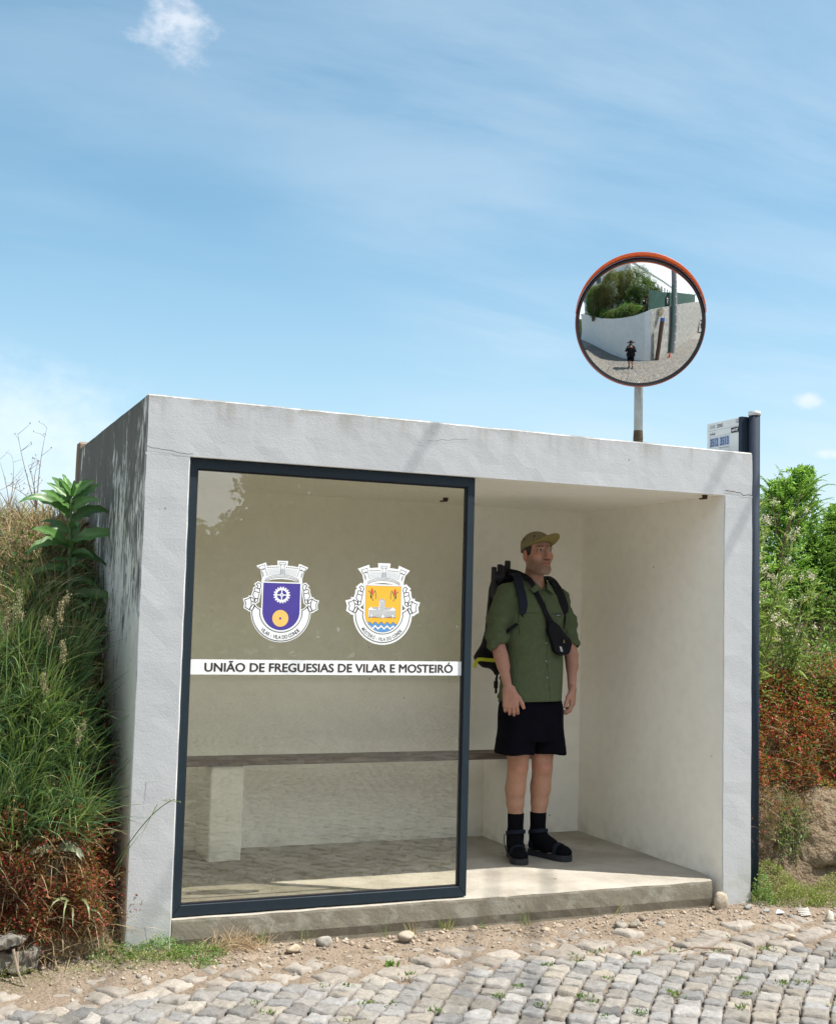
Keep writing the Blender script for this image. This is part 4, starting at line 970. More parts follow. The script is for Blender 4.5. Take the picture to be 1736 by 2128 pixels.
def hand(F, wrist, down, side, palmn, curl=0.5, size=1.0, spread=1.0, thumb_dir=None, k=0.006):
    """wrist point, direction of the fingers, side vector from little finger to index, palm normal; returns nothing, adds to field"""
    w_ = np.array(wrist, float); d = unit(np.array(down, float)); s = np.array(side, float); s = unit(s - d * (s @ d)); p = np.array(palmn, float); p = unit(p - d * (p @ d) - s * (p @ s))
    S = size
    kn = []
    for i, (o, l) in enumerate(zip((-0.031, -0.011, 0.010, 0.030), (0.080, 0.088, 0.090, 0.086))):
        a = w_ + s * (o * 0.55 * S) + d * 0.004; b = w_ + s * o * S + d * l * S + p * (-0.003 * S); F.cone(a, b, 0.0165 * S, 0.0125 * S, 0.012); kn.append(b)
    F.cone(w_ + s * 0.020 * S, w_ + s * 0.030 * S + d * 0.05 * S + p * 0.006, 0.014 * S, 0.014 * S, 0.01)
    for i, (b, L) in enumerate(zip(kn, (0.056, 0.070, 0.076, 0.068))):
        c = curl * (1.15 - 0.10 * i); a = 0.35 * c; q = b.copy(); r = 0.0103 * S
        for j, fr in enumerate((0.44, 0.31, 0.25)):
            dd = unit(d * math.cos(a) + p * math.sin(a) + s * (0.05 * spread * (i - 1.5))); e = q + dd * L * fr * S
            F.cone(q, e, r, r * 0.90, 0.0025); q = e; r *= 0.92; a += 0.85 * c
    td = unit(np.array(thumb_dir, float)) if thumb_dir is not None else unit(d * 0.75 + s * 0.5 + p * 0.35)
    t0 = w_ + s * 0.024 * S + d * 0.022 * S + p * 0.006; t1 = t0 + td * 0.040 * S; t2 = t1 + unit(td * 0.8 + d * 0.5) * 0.030 * S; t3 = t2 + unit(td * 0.5 + d * 0.8 + p * 0.2) * 0.024 * S
    F.path([t0, t1, t2, t3], [0.0145 * S, 0.0120 * S, 0.0108 * S, 0.0090 * S], 0.007)

man = thing('person', (2.36, 0.79, 0), 'man in khaki cap, olive shirt, black shorts and sandals standing inside the shelter', 'person')
HC = np.array([2.381, 0.785, 1.697]); HA = R(3)          # head centre, turned towards +X
fw = np.array([math.sin(HA), -math.cos(HA), 0.02]); fw /= np.linalg.norm(fw); lf = np.array([math.cos(HA), math.sin(HA), 0]); hu = np.cross(lf, fw); hu = hu if hu[2] > 0 else -hu
def HP(l, f, u): return HC + lf * l + fw * f + hu * u
HM = [list(lf), list(fw), list(hu)]
F = Field((2.02, 0.50, -0.01), (2.74, 1.02, 1.84), 0.0032)
# head
F.ell(HP(0, -0.012, 0.045), (0.075, 0.094, 0.084), 0.0, M=HM).ell(HP(0, 0.030, -0.025), (0.061, 0.062, 0.082), 0.02, M=HM)
for s in (-1, 1):
    F.cone(HP(0.056 * s, -0.005, -0.030), HP(0.050 * s, 0.010, -0.066), 0.020, 0.020, 0.02).cone(HP(0.050 * s, 0.010, -0.066), HP(0.016 * s, 0.078, -0.098), 0.020, 0.017, 0.02)
    F.ell(HP(0.041 * s, 0.060, -0.010), (0.020, 0.020, 0.018), 0.03)
    F.ell(HP(0.032 * s, 0.098, 0.024), (0.0155, 0.012, 0.009), 0.012, 'sub', M=HM)
    F.ell(HP(0.0315 * s, 0.0755, 0.0225), (0.0135, 0.0125, 0.0125), 0.001, M=HM)
    F.cone(HP(0.016 * s, 0.0885, 0.040), HP(0.044 * s, 0.0775, 0.039), 0.0075, 0.006, 0.014)
    F.cone(HP(0.020 * s, 0.0895, 0.0325), HP(0.042 * s, 0.0825, 0.031), 0.0034, 0.003, 0.003)
    F.ell(HP(0.012 * s, 0.104, -0.024), (0.0085, 0.011, 0.0085), 0.005, M=HM)
    # ears
    F.ell(HP(0.079 * s, -0.006, -0.006), (0.0075, 0.020, 0.033), 0.004, M=HM).ell(HP(0.086 * s, -0.002, -0.003), (0.006, 0.010, 0.018), 0.004, 'sub', M=HM)
F.cone(HP(0, 0.096, 0.030), HP(0, 0.119, -0.016), 0.0075, 0.0098, 0.010).ell(HP(0, 0.1185, -0.020), (0.011, 0.011, 0.0095), 0.006)
F.ell(HP(0, 0.088, -0.050), (0.030, 0.020, 0.024), 0.012, M=HM)
F.path([HP(-0.024, 0.092, -0.0515), HP(-0.006, 0.1065, -0.0475), HP(0.006, 0.1065, -0.0475), HP(0.024, 0.092, -0.0515)], [0.003, 0.0058, 0.0058, 0.003], 0.003)
F.path([HP(-0.022, 0.092, -0.056), HP(0, 0.1055, -0.0595), HP(0.022, 0.092, -0.056)], [0.003, 0.0066, 0.003], 0.003)
F.ell(HP(0, 0.083, -0.093), (0.021, 0.018, 0.018), 0.012, M=HM).ell(HP(0, 0.062, -0.082), (0.044, 0.034, 0.026), 0.02, M=HM)
# neck, torso (inside the shirt)
F.cone(HP(0, -0.020, -0.045), (2.378, 0.828, 1.515), 0.051, 0.058, 0.025)
F.loft([(1.54, 2.377, 0.82, 0.055, 0.055), (1.50, 2.377, 0.82, 0.115, 0.062), (1.46, 2.377, 0.815, 0.150, 0.080), (1.30, 2.376, 0.805, 0.150, 0.098), (1.12, 2.372, 0.80, 0.140, 0.098), (0.98, 2.362, 0.795, 0.155, 0.10), (0.88, 2.355, 0.79, 0.155, 0.10)], 0.03, 2.2)
# arms
F.path([(2.200, 0.81, 1.44), (2.150, 0.805, 1.20), (2.152, 0.765, 1.12), (2.158, 0.685, 0.952)], [0.040, 0.035, 0.034, 0.0235], 0.02).cone((2.148, 0.785, 1.16), (2.154, 0.735, 1.07), 0.034, 0.033, 0.02)
F.path([(2.545, 0.81, 1.43), (2.612, 0.82, 1.20), (2.616, 0.79, 1.13), (2.590, 0.735, 0.950)], [0.040, 0.035, 0.034, 0.0235], 0.02).cone((2.616, 0.805, 1.16), (2.608, 0.765, 1.07), 0.034, 0.033, 0.02)
sv = np.array([0.90, -0.43, 0.0])
hand(F, (2.160, 0.680, 0.945), (0.12, -0.10, -0.98), sv, (0.40, 0.85, -0.1), 0.85, 1.06, 0.2, thumb_dir=(0.62, -0.30, -0.70))
hand(F, (2.594, 0.732, 0.945), (-0.10, -0.06, -0.99), (-0.62, -0.78, 0.0), (-0.75, 0.55, 0), 0.8, 1.04, 0.2, thumb_dir=(-0.62, -0.35, -0.72))
# legs
F.path([(2.285, 0.79, 0.86), (2.280, 0.785, 0.57), (2.278, 0.782, 0.50), (2.280, 0.797, 0.44), (2.284, 0.812, 0.38), (2.290, 0.825, 0.30), (2.296, 0.832, 0.23), (2.298, 0.834, 0.09)], [0.078, 0.056, 0.052, 0.0485, 0.0505, 0.0435, 0.036, 0.034], 0.03)
F.path([(2.430, 0.79, 0.86), (2.434, 0.785, 0.57), (2.434, 0.782, 0.50), (2.439, 0.797, 0.44), (2.444, 0.812, 0.38), (2.443, 0.825, 0.30), (2.440, 0.832, 0.23), (2.438, 0.834, 0.09)], [0.078, 0.056, 0.052, 0.0485, 0.0505, 0.0435, 0.036, 0.034], 0.03)
for x in (2.278, 2.434): F.ell((x - 0.004, 0.742, 0.505), (0.030, 0.022, 0.033), 0.02).ell((x + 0.004, 0.838, 0.385), (0.036, 0.032, 0.075), 0.03)
F.path([(2.298, 0.86, 0.045), (2.262, 0.74, 0.045), (2.238, 0.66, 0.032)], [0.030, 0.034, 0.030], 0.02).path([(2.436, 0.86, 0.045), (2.480, 0.75, 0.045), (2.515, 0.675, 0.032)], [0.030, 0.034, 0.030], 0.02)
V, Fc = F.mesh(); V = smooth_mesh(V, Fc, 2, 0.4)
# skin colours: lips, brows, eyes, beard stubble; nostril and lip-line shade painted in
q = V - HC; L_, Fo, U_ = q @ lf, q @ fw, q @ hu
C = np.tile(np.array([0.43, 0.235, 0.170]), (len(V), 1)); mott = np.array([noise.noise(Vector(v * 22)) for v in V])[:, None]; C = C * (1 + mott * np.array([0.10, 0.20, 0.22]))
def blend(mask, col):
    global C
    mask = np.clip(mask, 0, 1)[:, None]; C = C * (1 - mask) + np.array(col) * mask
head = (U_ > -0.14) & (V[:, 2] > 1.53)
leg = (V[:, 2] < 0.75) & (V[:, 2] > 0.1) & (np.abs(V[:, 0] - 2.36) < 0.17); blend(leg * 0.55, (0.43, 0.235, 0.155))
low = (V[:, 2] > 0.75) & (V[:, 2] < 1.2); blend(low * 0.4, (0.40, 0.19, 0.14)); blend(leg * np.exp(-((V[:, 2] - 0.51) / 0.035) ** 2) * (V[:, 1] < 0.77) * 0.4, (0.42, 0.15, 0.10))
g_ = lambda x, c, s: np.exp(-((x - c) / s) ** 2)
stub = head * np.clip((-U_ - 0.012 - 0.25 * np.clip(0.06 - Fo, 0, 1) * 0) / 0.02, 0, 1) * np.clip((Fo + 0.035) / 0.02, 0, 1) * np.clip((U_ + 0.125) / 0.015, 0, 1)
stub = stub * (1 - 0.9 * g_(U_, -0.02, 0.022) * (Fo > 0.055) * (np.abs(L_) > 0.02)) * (0.75 + 0.25 * RNG.random(len(V)))
blend(stub * 0.72, (0.115, 0.075, 0.055))
blend(head * g_(U_, -0.112, 0.02) * (Fo > 0.05) * 0.3, (0.32, 0.26, 0.22))
blend(head * g_(U_, -0.02, 0.022) * g_(L_, 0, 0.02) * (Fo > 0.10) * 0.5, (0.50, 0.17, 0.11))
for s in (-1, 1):
    blend(head * g_(L_, 0.048 * s, 0.018) * g_(U_, -0.008, 0.016) * (Fo > 0.05) * 0.35, (0.50, 0.17, 0.11))
    br = head * (Fo > 0.055) * ((np.abs(L_ - 0.033 * s) < 0.015) & (np.abs(U_ - 0.0425) < 0.0038)); blend(br * 0.6, (0.09, 0.05, 0.032))
    d2 = np.sqrt((L_ - 0.0315 * s) ** 2 + ((U_ - 0.0235) * 1.9) ** 2); blend(head * (Fo > 0.062) * (d2 < 0.0150), (0.17, 0.08, 0.06)); blend(head * (Fo > 0.062) * (d2 < 0.0120), (0.46, 0.40, 0.36))
    d3 = np.sqrt((L_ - 0.0335 * s) ** 2 + (U_ - 0.0235) ** 2); blend(head * (Fo > 0.062) * (d3 < 0.0062), (0.025, 0.017, 0.013))
    blend(head * (Fo > 0.09) * ((np.abs(L_ - 0.011 * s) < 0.0055) & (np.abs(U_ + 0.0315) < 0.004)), (0.07, 0.02, 0.015))
lip = head * (Fo > 0.085) * ((np.abs(L_) < 0.025) & (np.abs(U_ + 0.0535) < 0.0105 - 0.22 * np.abs(L_))); blend(lip * 0.7, (0.42, 0.13, 0.10))
blend(head * (Fo > 0.085) * ((np.abs(L_) < 0.025) & (np.abs(U_ + 0.0530) < 0.0018)), (0.16, 0.035, 0.03))
blend(head * g_(np.abs(L_), 0.082, 0.012) * (np.abs(Fo + 0.004) < 0.02) * 0.4, (0.52, 0.17, 0.12))
body = npmesh('body', V, Fc, [M_SKIN], man, True, col=C)

# hair at the temples and nape
F = Field(HC - 0.13, HC + 0.14, 0.004)
F.ell(HP(0, -0.013, 0.040), (0.0785, 0.0965, 0.086), 0.0, M=HM).cut(HP(0, 0.030, 0.0), lf * 0 + fw * 1.0 - hu * 0.25)
F.boxr(HP(0, 0, -0.075), (0.2, 0.2, 0.045), 0.001, 0.004, 'sub', M=HM)
for s in (-1, 1): F.ell(HP(0.083 * s, 0.0, -0.012), (0.016, 0.026, 0.034), 0.004, 'sub', M=HM)
V, Fc = F.mesh(); npmesh('hair', V, Fc, [M_HAIR], man, True)
# cap and peak
F = Field(HC - 0.15, HC + 0.16, 0.003)
F.ell(HP(0, -0.012, 0.055), (0.084, 0.103, 0.080), 0.0, M=HM).loft([(HC[2] + 0.01, HC[0] - fw[0] * 0.012, HC[1] - fw[1] * 0.012, 0.087, 0.100), (HC[2] + 0.075, HC[0] - fw[0] * 0.012, HC[1] - fw[1] * 0.012, 0.083, 0.097)], 0.012, 2.0)
F.cut(HP(0, 0.0, 0.036), -hu + fw * 0.42)
F.ell(HP(0, -0.012, 0.036), (0.0795, 0.0975, 0.083), 0.003, 'sub', M=HM)
V, Fc = F.mesh(); V = smooth_mesh(V, Fc, 2, 0.5); q = V - HC; L_, Fo, U_ = q @ lf, q @ fw, q @ hu
C = np.tile(np.array([0.215, 0.180, 0.105]), (len(V), 1)); seam = (np.abs(L_) < 0.0022) | (np.abs(np.abs(L_) - 0.9 * np.abs(Fo + 0.012) - 0.004) < 0.0022); C[seam & (U_ > 0.07)] *= 0.72
for p in ((-0.076, -0.02, 0.085), (-0.060, -0.06, 0.100), (-0.05, 0.045, 0.105)):
    C[np.linalg.norm(q - (lf * p[0] + fw * p[1] + hu * p[2]), axis=1) < 0.0065] = (0.03, 0.025, 0.015)
cap = npmesh('cap', V, Fc, [M_CAP], man, True, col=C)
vs = []; n1_, n2_ = 24, 8; th = 0.0026
for lay in (0, 1):
    for i in range(n1_ + 1):
        a = R(-78 + 156 * i / n1_); base = np.array([0.078 * math.sin(a), -0.012 + 0.101 * math.cos(a)])
        ext = 0.110 * max(0.0, math.cos(a * 1.13)) ** 0.62
        for j in range(n2_ + 1):
            t = j / n2_; l = base[0] * (1 + 0.03 * t * 0) ; f = base[1] + ext * t - 0.006 * (1 - t)
            u = 0.077 + 0.010 * t - 2.2 * l * l * (1 + 0.6 * t) + (th if lay else -th) * (1 if t < 1 else 0.3); vs.append(HP(l, f, u - 0.004 * (1 - t) + 0.22 * (f - 0.09) - (0.0 if abs(a) < 1 else 0)))
V = np.array(vs); m_ = (n1_ + 1) * (n2_ + 1); fs = []
for i in range(n1_):
    for j in range(n2_):
        a = i * (n2_ + 1) + j; b = a + n2_ + 1; fs.append((a, a + 1, b + 1, b)); fs.append((m_ + a, m_ + b, m_ + b + 1, m_ + a + 1))
    a = i * (n2_ + 1) + n2_; b = a + n2_ + 1; fs.append((a, m_ + a, m_ + b, b)); a = i * (n2_ + 1); b = a + n2_ + 1; fs.append((a, b, m_ + b, m_ + a))
pk = npmesh('peak', V, np.array(fs), [M_CAP], cap, True, col=np.tile(np.array([0.235, 0.195, 0.075]), (len(V), 1)))

# shirt
F = Field((2.0, 0.56, 0.82), (2.76, 1.02, 1.60), 0.004)
F.loft([(0.862, 2.357, 0.79, 0.183, 0.148), (0.95, 2.360, 0.793, 0.178, 0.145), (1.10, 2.368, 0.80, 0.172, 0.132), (1.28, 2.374, 0.805, 0.178, 0.124), (1.40, 2.376, 0.81, 0.185, 0.115), (1.46, 2.376, 0.815, 0.180, 0.100), (1.50, 2.377, 0.82, 0.135, 0.080), (1.535, 2.378, 0.825, 0.078, 0.070)], 0.0, 2.3)
F.path([(2.31, 0.825, 1.512), (2.200, 0.815, 1.462)], [0.046, 0.055], 0.03).path([(2.448, 0.825, 1.510), (2.546, 0.815, 1.456)], [0.046, 0.052], 0.03)
F.path([(2.200, 0.81, 1.465), (2.152, 0.805, 1.33), (2.140, 0.805, 1.235), (2.140, 0.80, 1.205)], [0.056, 0.062, 0.057, 0.052], 0.022)
F.path([(2.545, 0.81, 1.450), (2.590, 0.815, 1.33), (2.612, 0.82, 1.235), (2.616, 0.815, 1.205)], [0.054, 0.058, 0.053, 0.048], 0.022)
for (x, y, z, r) in ((2.140, 0.798, 1.218, 0.055), (2.140, 0.795, 1.196, 0.056)): F.cone((x - 0.003, y + 0.002, z), (x + 0.003, y - 0.002, z - 0.010), r, r * 0.97, 0.003)
for (x, y, z, r) in ((2.616, 0.814, 1.218, 0.051), (2.617, 0.811, 1.198, 0.052)): F.cone((x - 0.002, y, z), (x + 0.002, y - 0.002, z - 0.010), r, r * 0.97, 0.003)
def folds(X, Y, Z):
    a = 0.0052 * np.sin(34 * X + 9 * Z + 3 * np.sin(5 * Z)) * np.clip((1.25 - Z) * 3, 0.15, 1)
    a = a + 0.0036 * np.sin(21 * X - 30 * Z + 11 * Y + 2 * np.sin(13 * Z))
    arm = (np.abs(X - 2.375) > 0.19); a = a + arm * (0.0062 * np.sin(62 * Z + 26 * X + 14 * Y) * np.clip((1.36 - Z) * 6, 0.2, 1.0) + 0.002 * np.sin(120 * Z - 50 * X))
    a = a + 0.0022 * np.sin(9 * X + 48 * Z + 6 * Y) * np.clip((Z - 1.2) * 4, 0, 1)
    return a
F.wrinkle(folds)
# neck opening and sleeve mouths
F.cone((2.379, 0.80, 1.60), (2.380, 0.815, 1.49), 0.068, 0.060, 0.006, 'sub').path([(2.383, 0.735, 1.545), (2.386, 0.690, 1.475), (2.387, 0.680, 1.440)], [0.042, 0.020, 0.004], 0.006, 'sub')
F.cut((2.36, 0.79, 0.868), (0.02, -0.06, -1.0))
for p in (((2.147, 0.780, 1.165), 0.046), ((2.618, 0.80, 1.165), 0.044)): F.cone(p[0], (p[0][0], p[0][1], 1.10), p[1], p[1], 0.004, 'sub')
V, Fc = F.mesh(); V = smooth_mesh(V, Fc, 2, 0.5)
C = np.tile(np.array([0.084, 0.106, 0.056]), (len(V), 1)); X, Y, Z = V.T; front = Y < 0.76
seam = front & (np.abs(X - 2.393 - 0.004 * np.sin(9 * Z)) < 0.0022) & (Z < 1.44)
seam |= front & (np.abs(Z - 1.366) < 0.0022) & (((X > 2.235) & (X < 2.352)) | ((X > 2.425) & (X < 2.53)))
seam |= front & (np.abs(X - 2.236) < 0.0022) & (Z < 1.366) & (Z > 1.24); seam |= front & (np.abs(X - 2.528) < 0.002) & (Z < 1.366) & (Z > 1.24)
C[seam] *= 0.45
shirt = npmesh('shirt', V, Fc, [M_SHIRT], man, True, col=C)
def ribbon(name, pts, w_, th, mat, parent, nrm):
    """flat strap along pts, facing nrm at each point"""
    pts = [Vector(p) for p in pts]
    # smooth the path
    sm = []
    for i in range(len(pts) - 1):
        p0, p1, p2, p3 = pts[max(i - 1, 0)], pts[i], pts[i + 1], pts[min(i + 2, len(pts) - 1)]
        for t in np.linspace(0, 1, 6)[:-1]: sm.append(0.5 * ((2 * p1) + (-p0 + p2) * t + (2 * p0 - 5 * p1 + 4 * p2 - p3) * t * t + (-p0 + 3 * p1 - 3 * p2 + p3) * t ** 3))
    sm.append(pts[-1]); mb = MB(); vs = []; n_ = len(sm)
    for i, p in enumerate(sm):
        t = (sm[min(i + 1, n_ - 1)] - sm[max(i - 1, 0)]).normalized(); nn = Vector(nrm(p)) if callable(nrm) else Vector(nrm); nn = (nn - t * nn.dot(t)).normalized(); s = t.cross(nn)
        wv = w_(i / (n_ - 1)) if callable(w_) else w_
        for a, b in ((-1, 0), (1, 0), (1, 1), (-1, 1)): vs.append(p + s * wv * 0.5 * a + nn * th * b)
    fs = []
    for i in range(n_ - 1):
        for j in range(4): fs.append((i * 4 + j, i * 4 + (j + 1) % 4, (i + 1) * 4 + (j + 1) % 4, (i + 1) * 4 + j))
    fs += [(3, 2, 1, 0), tuple((n_ - 1) * 4 + j for j in range(4))]
    return mb.add(vs, fs).build(name, mat if isinstance(mat, list) else [mat], parent)
M_COL = simple('green collar cloth', (0.080, 0.101, 0.053), 0.85, var=0.06)
def outn(p): v = Vector((p.x - 2.378, p.y - 0.825, 0)); v.normalize(); return (v.x, v.y, 0.45)
ribbon('collar', [(2.378, 0.892, 1.560), (2.330, 0.868, 1.560), (2.309, 0.815, 1.550), (2.325, 0.755, 1.528), (2.347, 0.712, 1.492)], lambda t: 0.034 + 0.022 * t, 0.004, M_COL, shirt, outn)
ribbon('collar', [(2.378, 0.892, 1.560), (2.428, 0.868, 1.560), (2.449, 0.815, 1.550), (2.440, 0.755, 1.528), (2.425, 0.708, 1.490)], lambda t: 0.034 + 0.022 * t, 0.004, M_COL, shirt, outn)
M_BTN = simple('pale green button', (0.16, 0.21, 0.15), 0.4)
from mathutils.bvhtree import BVHTree
shb = BVHTree.FromObject(shirt, bpy.context.evaluated_depsgraph_get()) if False else BVHTree.FromPolygons([tuple(v) for v in V], [tuple(int(k) for k in f) for f in Fc])
def onshirt(x, z, off=0.0, y0=0.4):
    h = shb.ray_cast(Vector((x, y0, z)), Vector((0, 1, 0))); return (x, (h[0].y if h[0] else 0.68) - off, z)
for z in (1.405, 1.29, 1.20, 1.10, 1.01):
    p = onshirt(2.386 + (0.0 if z < 1.4 else -0.004), z, 0.001); MB().tube([p, (p[0], p[1] - 0.0025, p[2])], 0.0055, 10).build('button', [M_BTN], shirt)
p = onshirt(2.470, 1.358, 0.001); mb = MB().box((p[0] - 0.019, p[1] - 0.002, p[2] - 0.006), (p[0] + 0.019, p[1] + 0.006, p[2] + 0.006), 0)
mb.box((p[0] - 0.012, p[1] - 0.0028, p[2] - 0.002), (p[0] + 0.014, p[1] - 0.002, p[2] + 0.0015), 1); mb.build('chest_label', [M_STRAP, M_GRY], shirt)
# shorts
F = Field((2.05, 0.58, 0.54), (2.68, 1.0, 1.02), 0.0045)
F.loft([(0.99, 2.360, 0.795, 0.160, 0.110), (0.84, 2.358, 0.79, 0.182, 0.126), (0.70, 2.360, 0.79, 0.187, 0.127), (0.655, 2.361, 0.79, 0.190, 0.128)], 0.0, 2.6)
F.loft([(0.85, 2.290, 0.79, 0.106, 0.120), (0.70, 2.270, 0.79, 0.096, 0.122), (0.583, 2.262, 0.79, 0.100, 0.126)], 0.012, 2.3).loft([(0.85, 2.430, 0.79, 0.100, 0.120), (0.70, 2.452, 0.79, 0.096, 0.122), (0.580, 2.462, 0.79, 0.100, 0.126)], 0.012, 2.3)
F.wrinkle(lambda X, Y, Z: 0.0035 * np.sin(38 * X + 6 * Z) * np.clip((0.85 - Z) * 4, 0, 1) + 0.002 * np.sin(30 * Z + 17 * X))
F.cone((2.277, 0.785, 0.60), (2.277, 0.785, 0.52), 0.082, 0.088, 0.004, 'sub').cone((2.440, 0.785, 0.60), (2.440, 0.785, 0.52), 0.082, 0.088, 0.004, 'sub')
V, Fc = F.mesh(); V = smooth_mesh(V, Fc, 2); npmesh('shorts', V, Fc, [M_SHORT], man, True)
# socks, sandals
for (ax, hx, tx, ty) in ((2.297, 2.298, 2.236, 0.655), (2.439, 2.436, 2.518, 0.668)):
    F = Field((2.12, 0.58, -0.004), (2.62, 0.95, 0.27), 0.0035)
    F.path([(ax, 0.830, 0.245), (ax, 0.832, 0.09)], [0.0465, 0.0415], 0.0).path([(hx, 0.862, 0.058), ((hx + tx) / 2, (0.862 + ty) / 2, 0.060), (tx, ty, 0.046)], [0.036, 0.040, 0.036], 0.03)
    F.cone((ax, 0.832, 0.12), ((hx + tx) / 2, 0.76, 0.070), 0.042, 0.036, 0.03)
    F.ell((tx - 0.0, ty + 0.01, 0.045), (0.047, 0.045, 0.026), 0.02)
    F.cut((0, 0, 0.030), (0, 0, -1)).cut((0, 0, 0.246), (0, 0, 1))
    V, Fc = F.mesh(); npmesh('sock', smooth_mesh(V, Fc, 1), Fc, [M_SOCK], man, True)
    dx, dy = tx - hx, ty - 0.862; L = math.hypot(dx, dy); dx /= L; dy /= L; sx_, sy_ = -dy, dx
    def P(a, s, z): return (hx - dx * 0.035 + dx * a + sx_ * s, 0.862 - dy * 0.035 + dy * a + sy_ * s, z)
    prof = [(0.0, 0.018), (0.012, 0.031), (0.05, 0.036), (0.12, 0.035), (0.18, 0.046), (0.23, 0.050), (0.262, 0.044), (0.282, 0.026), (0.288, 0.004)]
    out = [(a, s) for a, s in prof] + [(a, -s) for a, s in prof[::-1]]
    mb = MB(); n_ = len(out); vs = [P(a, s, 0.0012) for a, s in out] + [P(a, s * 1.03, 0.016) for a, s in out] + [P(a, s, 0.034) for a, s in out]
    fs = [tuple(range(n_))[::-1], tuple(range(2 * n_, 3 * n_))]
    for k in range(2):
        for i in range(n_): fs.append((k * n_ + i, k * n_ + (i + 1) % n_, (k + 1) * n_ + (i + 1) % n_, (k + 1) * n_ + i))
    sole = mb.add(vs, fs).build('sandal', [simple('dark sole rubber', (0.016, 0.020, 0.026), 0.65)], man)
    nf = lambda p: (p.x - hx, p.y - 0.83, 0.10)
    arc = lambda a, s, h: [P(a, -s, 0.034), P(a + 0.004, -s * 0.9, 0.034 + h * 0.62), P(a + 0.006, -s * 0.35, 0.034 + h), P(a + 0.006, s * 0.35, 0.034 + h), P(a + 0.004, s * 0.9, 0.034 + h * 0.62), P(a, s, 0.034)]
    cf = Vector(P(0.20, 0, 0.035)); ribbon('strap', arc(0.208, 0.046, 0.054), 0.022, 0.003, M_STRAP, sole, lambda p: tuple(p - cf + Vector((0, 0, 0.01))))
    cf2 = Vector((ax, 0.832, 0.12))
    pts = [(ax + 0.052 * math.cos(t), 0.828 + 0.056 * math.sin(t), 0.128 - 0.014 * math.sin(t) + 0.010) for t in np.linspace(0, 2 * math.pi, 13)]
    ribbon('strap', pts, 0.020, 0.003, M_STRAP, sole, lambda p: tuple(Vector((p.x - cf2.x, p.y - cf2.y, 0.0))))
    for s in (-1, 1): ribbon('strap', [P(0.055, s * 0.036, 0.034), P(0.045, s * 0.047, 0.07), P(0.05, s * 0.050, 0.125)], 0.016, 0.003, M_STRAP, sole, (sx_ * s, sy_ * s, 0.1))
# ring on his left hand
# ---- sling bag across the chest
sb = thing('sling_bag', (2.46, 0.64, 1.15), 'small black sling bag hanging across the man\'s chest on a diagonal strap', 'bag')
F = Field((2.32, 0.55, 1.10), (2.60, 0.72, 1.40), 0.004)
ya = onshirt(2.41, 1.31)[1]; yb = onshirt(2.47, 1.20)[1]
F.path([(2.399, ya - 0.010, 1.335), (2.425, ya - 0.022, 1.27), (2.470, yb - 0.030, 1.195)], [0.014, 0.038, 0.058], 0.03)
F.boxr((2.485, yb - 0.026, 1.180), (0.042, 0.030, 0.034), 0.025, 0.03)
# flatten front/back
s0 = F.f.copy(); F.cut((0, min(ya, yb) - 0.042, 0), (0, -1, 0)); F.cut((0, max(ya, yb) + 0.006, 0), (0, 1, 0))
F.wrinkle(lambda X, Y, Z: 0.0016 * np.sin(60 * Z + 30 * X))
V, Fc = F.mesh(); V = smooth_mesh(V, Fc, 3); bagm = npmesh('bag_body', V, Fc, [M_NYL], sb, True)
yb2 = min(ya, yb) - 0.0435
MB().add([(2.452, yb2, 1.185), (2.466, yb2, 1.181), (2.474, yb2, 1.153), (2.460, yb2, 1.157)], [(0, 1, 2, 3)], 0).build('label_patch', [M_GRY], bagm)
MB().tube([(2.476, yb2 - 0.002, 1.222), (2.482, yb2 - 0.002, 1.205)], 0.0022, 6).tube([(2.479, yb2 - 0.003, 1.213), (2.474, yb2 - 0.003, 1.203)], 0.0015, 6).build('zip_pull', [simple('brass', (0.45, 0.36, 0.18), 0.4, 0.8)], bagm)
pth = [(2.262, 0.905, 1.604), (2.296, 0.845, 1.590), onshirt(2.318, 1.545, 0.012), onshirt(2.340, 1.490, 0.010), onshirt(2.362, 1.430, 0.010), onshirt(2.385, 1.37, 0.008), (2.402, ya - 0.022, 1.325)]
pth[2] = (2.318, 0.752, 1.550); ribbon('strap', pth, 0.029, 0.0035, M_NYL, sb, lambda p: (-0.25, -1, 0.25) if p.y < 0.78 else (-0.5, -0.6, 0.7))
# ---- backpack with tripod
bpk = thing('backpack', (2.33, 0.98, 1.05), 'black backpack on the man\'s back with a yellow strap dangling from it', 'backpack')
F = Field((2.02, 0.84, 0.98), (2.62, 1.24, 1.62), 0.005)
F.loft([(1.05, 2.36, 1.02, 0.150, 0.085), (1.15, 2.36, 1.03, 0.165, 0.100), (1.40, 2.36, 1.02, 0.155, 0.090), (1.52, 2.36, 1.0, 0.120, 0.070), (1.56, 2.36, 0.99, 0.08, 0.05)], 0.0, 3.0)
F.loft([(1.045, 2.25, 1.06, 0.06, 0.06), (1.075, 2.235, 1.06, 0.085, 0.07), (1.10, 2.225, 1.05, 0.095, 0.07), (1.16, 2.235, 1.04, 0.080, 0.07), (1.24, 2.25, 1.03, 0.055, 0.06)], 0.02, 2.4)
F.cone((2.24, 1.0, 1.06), (2.23, 0.97, 1.02), 0.045, 0.02, 0.02)
F.wrinkle(lambda X, Y, Z: 0.003 * np.sin(40 * Z + 30 * X + 20 * Y))
V, Fc = F.mesh(); V = smooth_mesh(V, Fc, 2); pack = npmesh('pack_body', V, Fc, [M_NYL], bpk, True)
M_YST = simple('acid yellow webbing', (0.50, 0.52, 0.015), 0.6)
ribbon('yellow_strap', [(2.205, 0.948, 1.090), (2.165, 0.965, 1.092), (2.128, 0.985, 1.094), (2.118, 1.0, 1.088), (2.107, 1.0, 1.066), (2.100, 1.0, 1.045)], 0.020, 0.003, M_YST, pack, (-0.3, -1, 0))
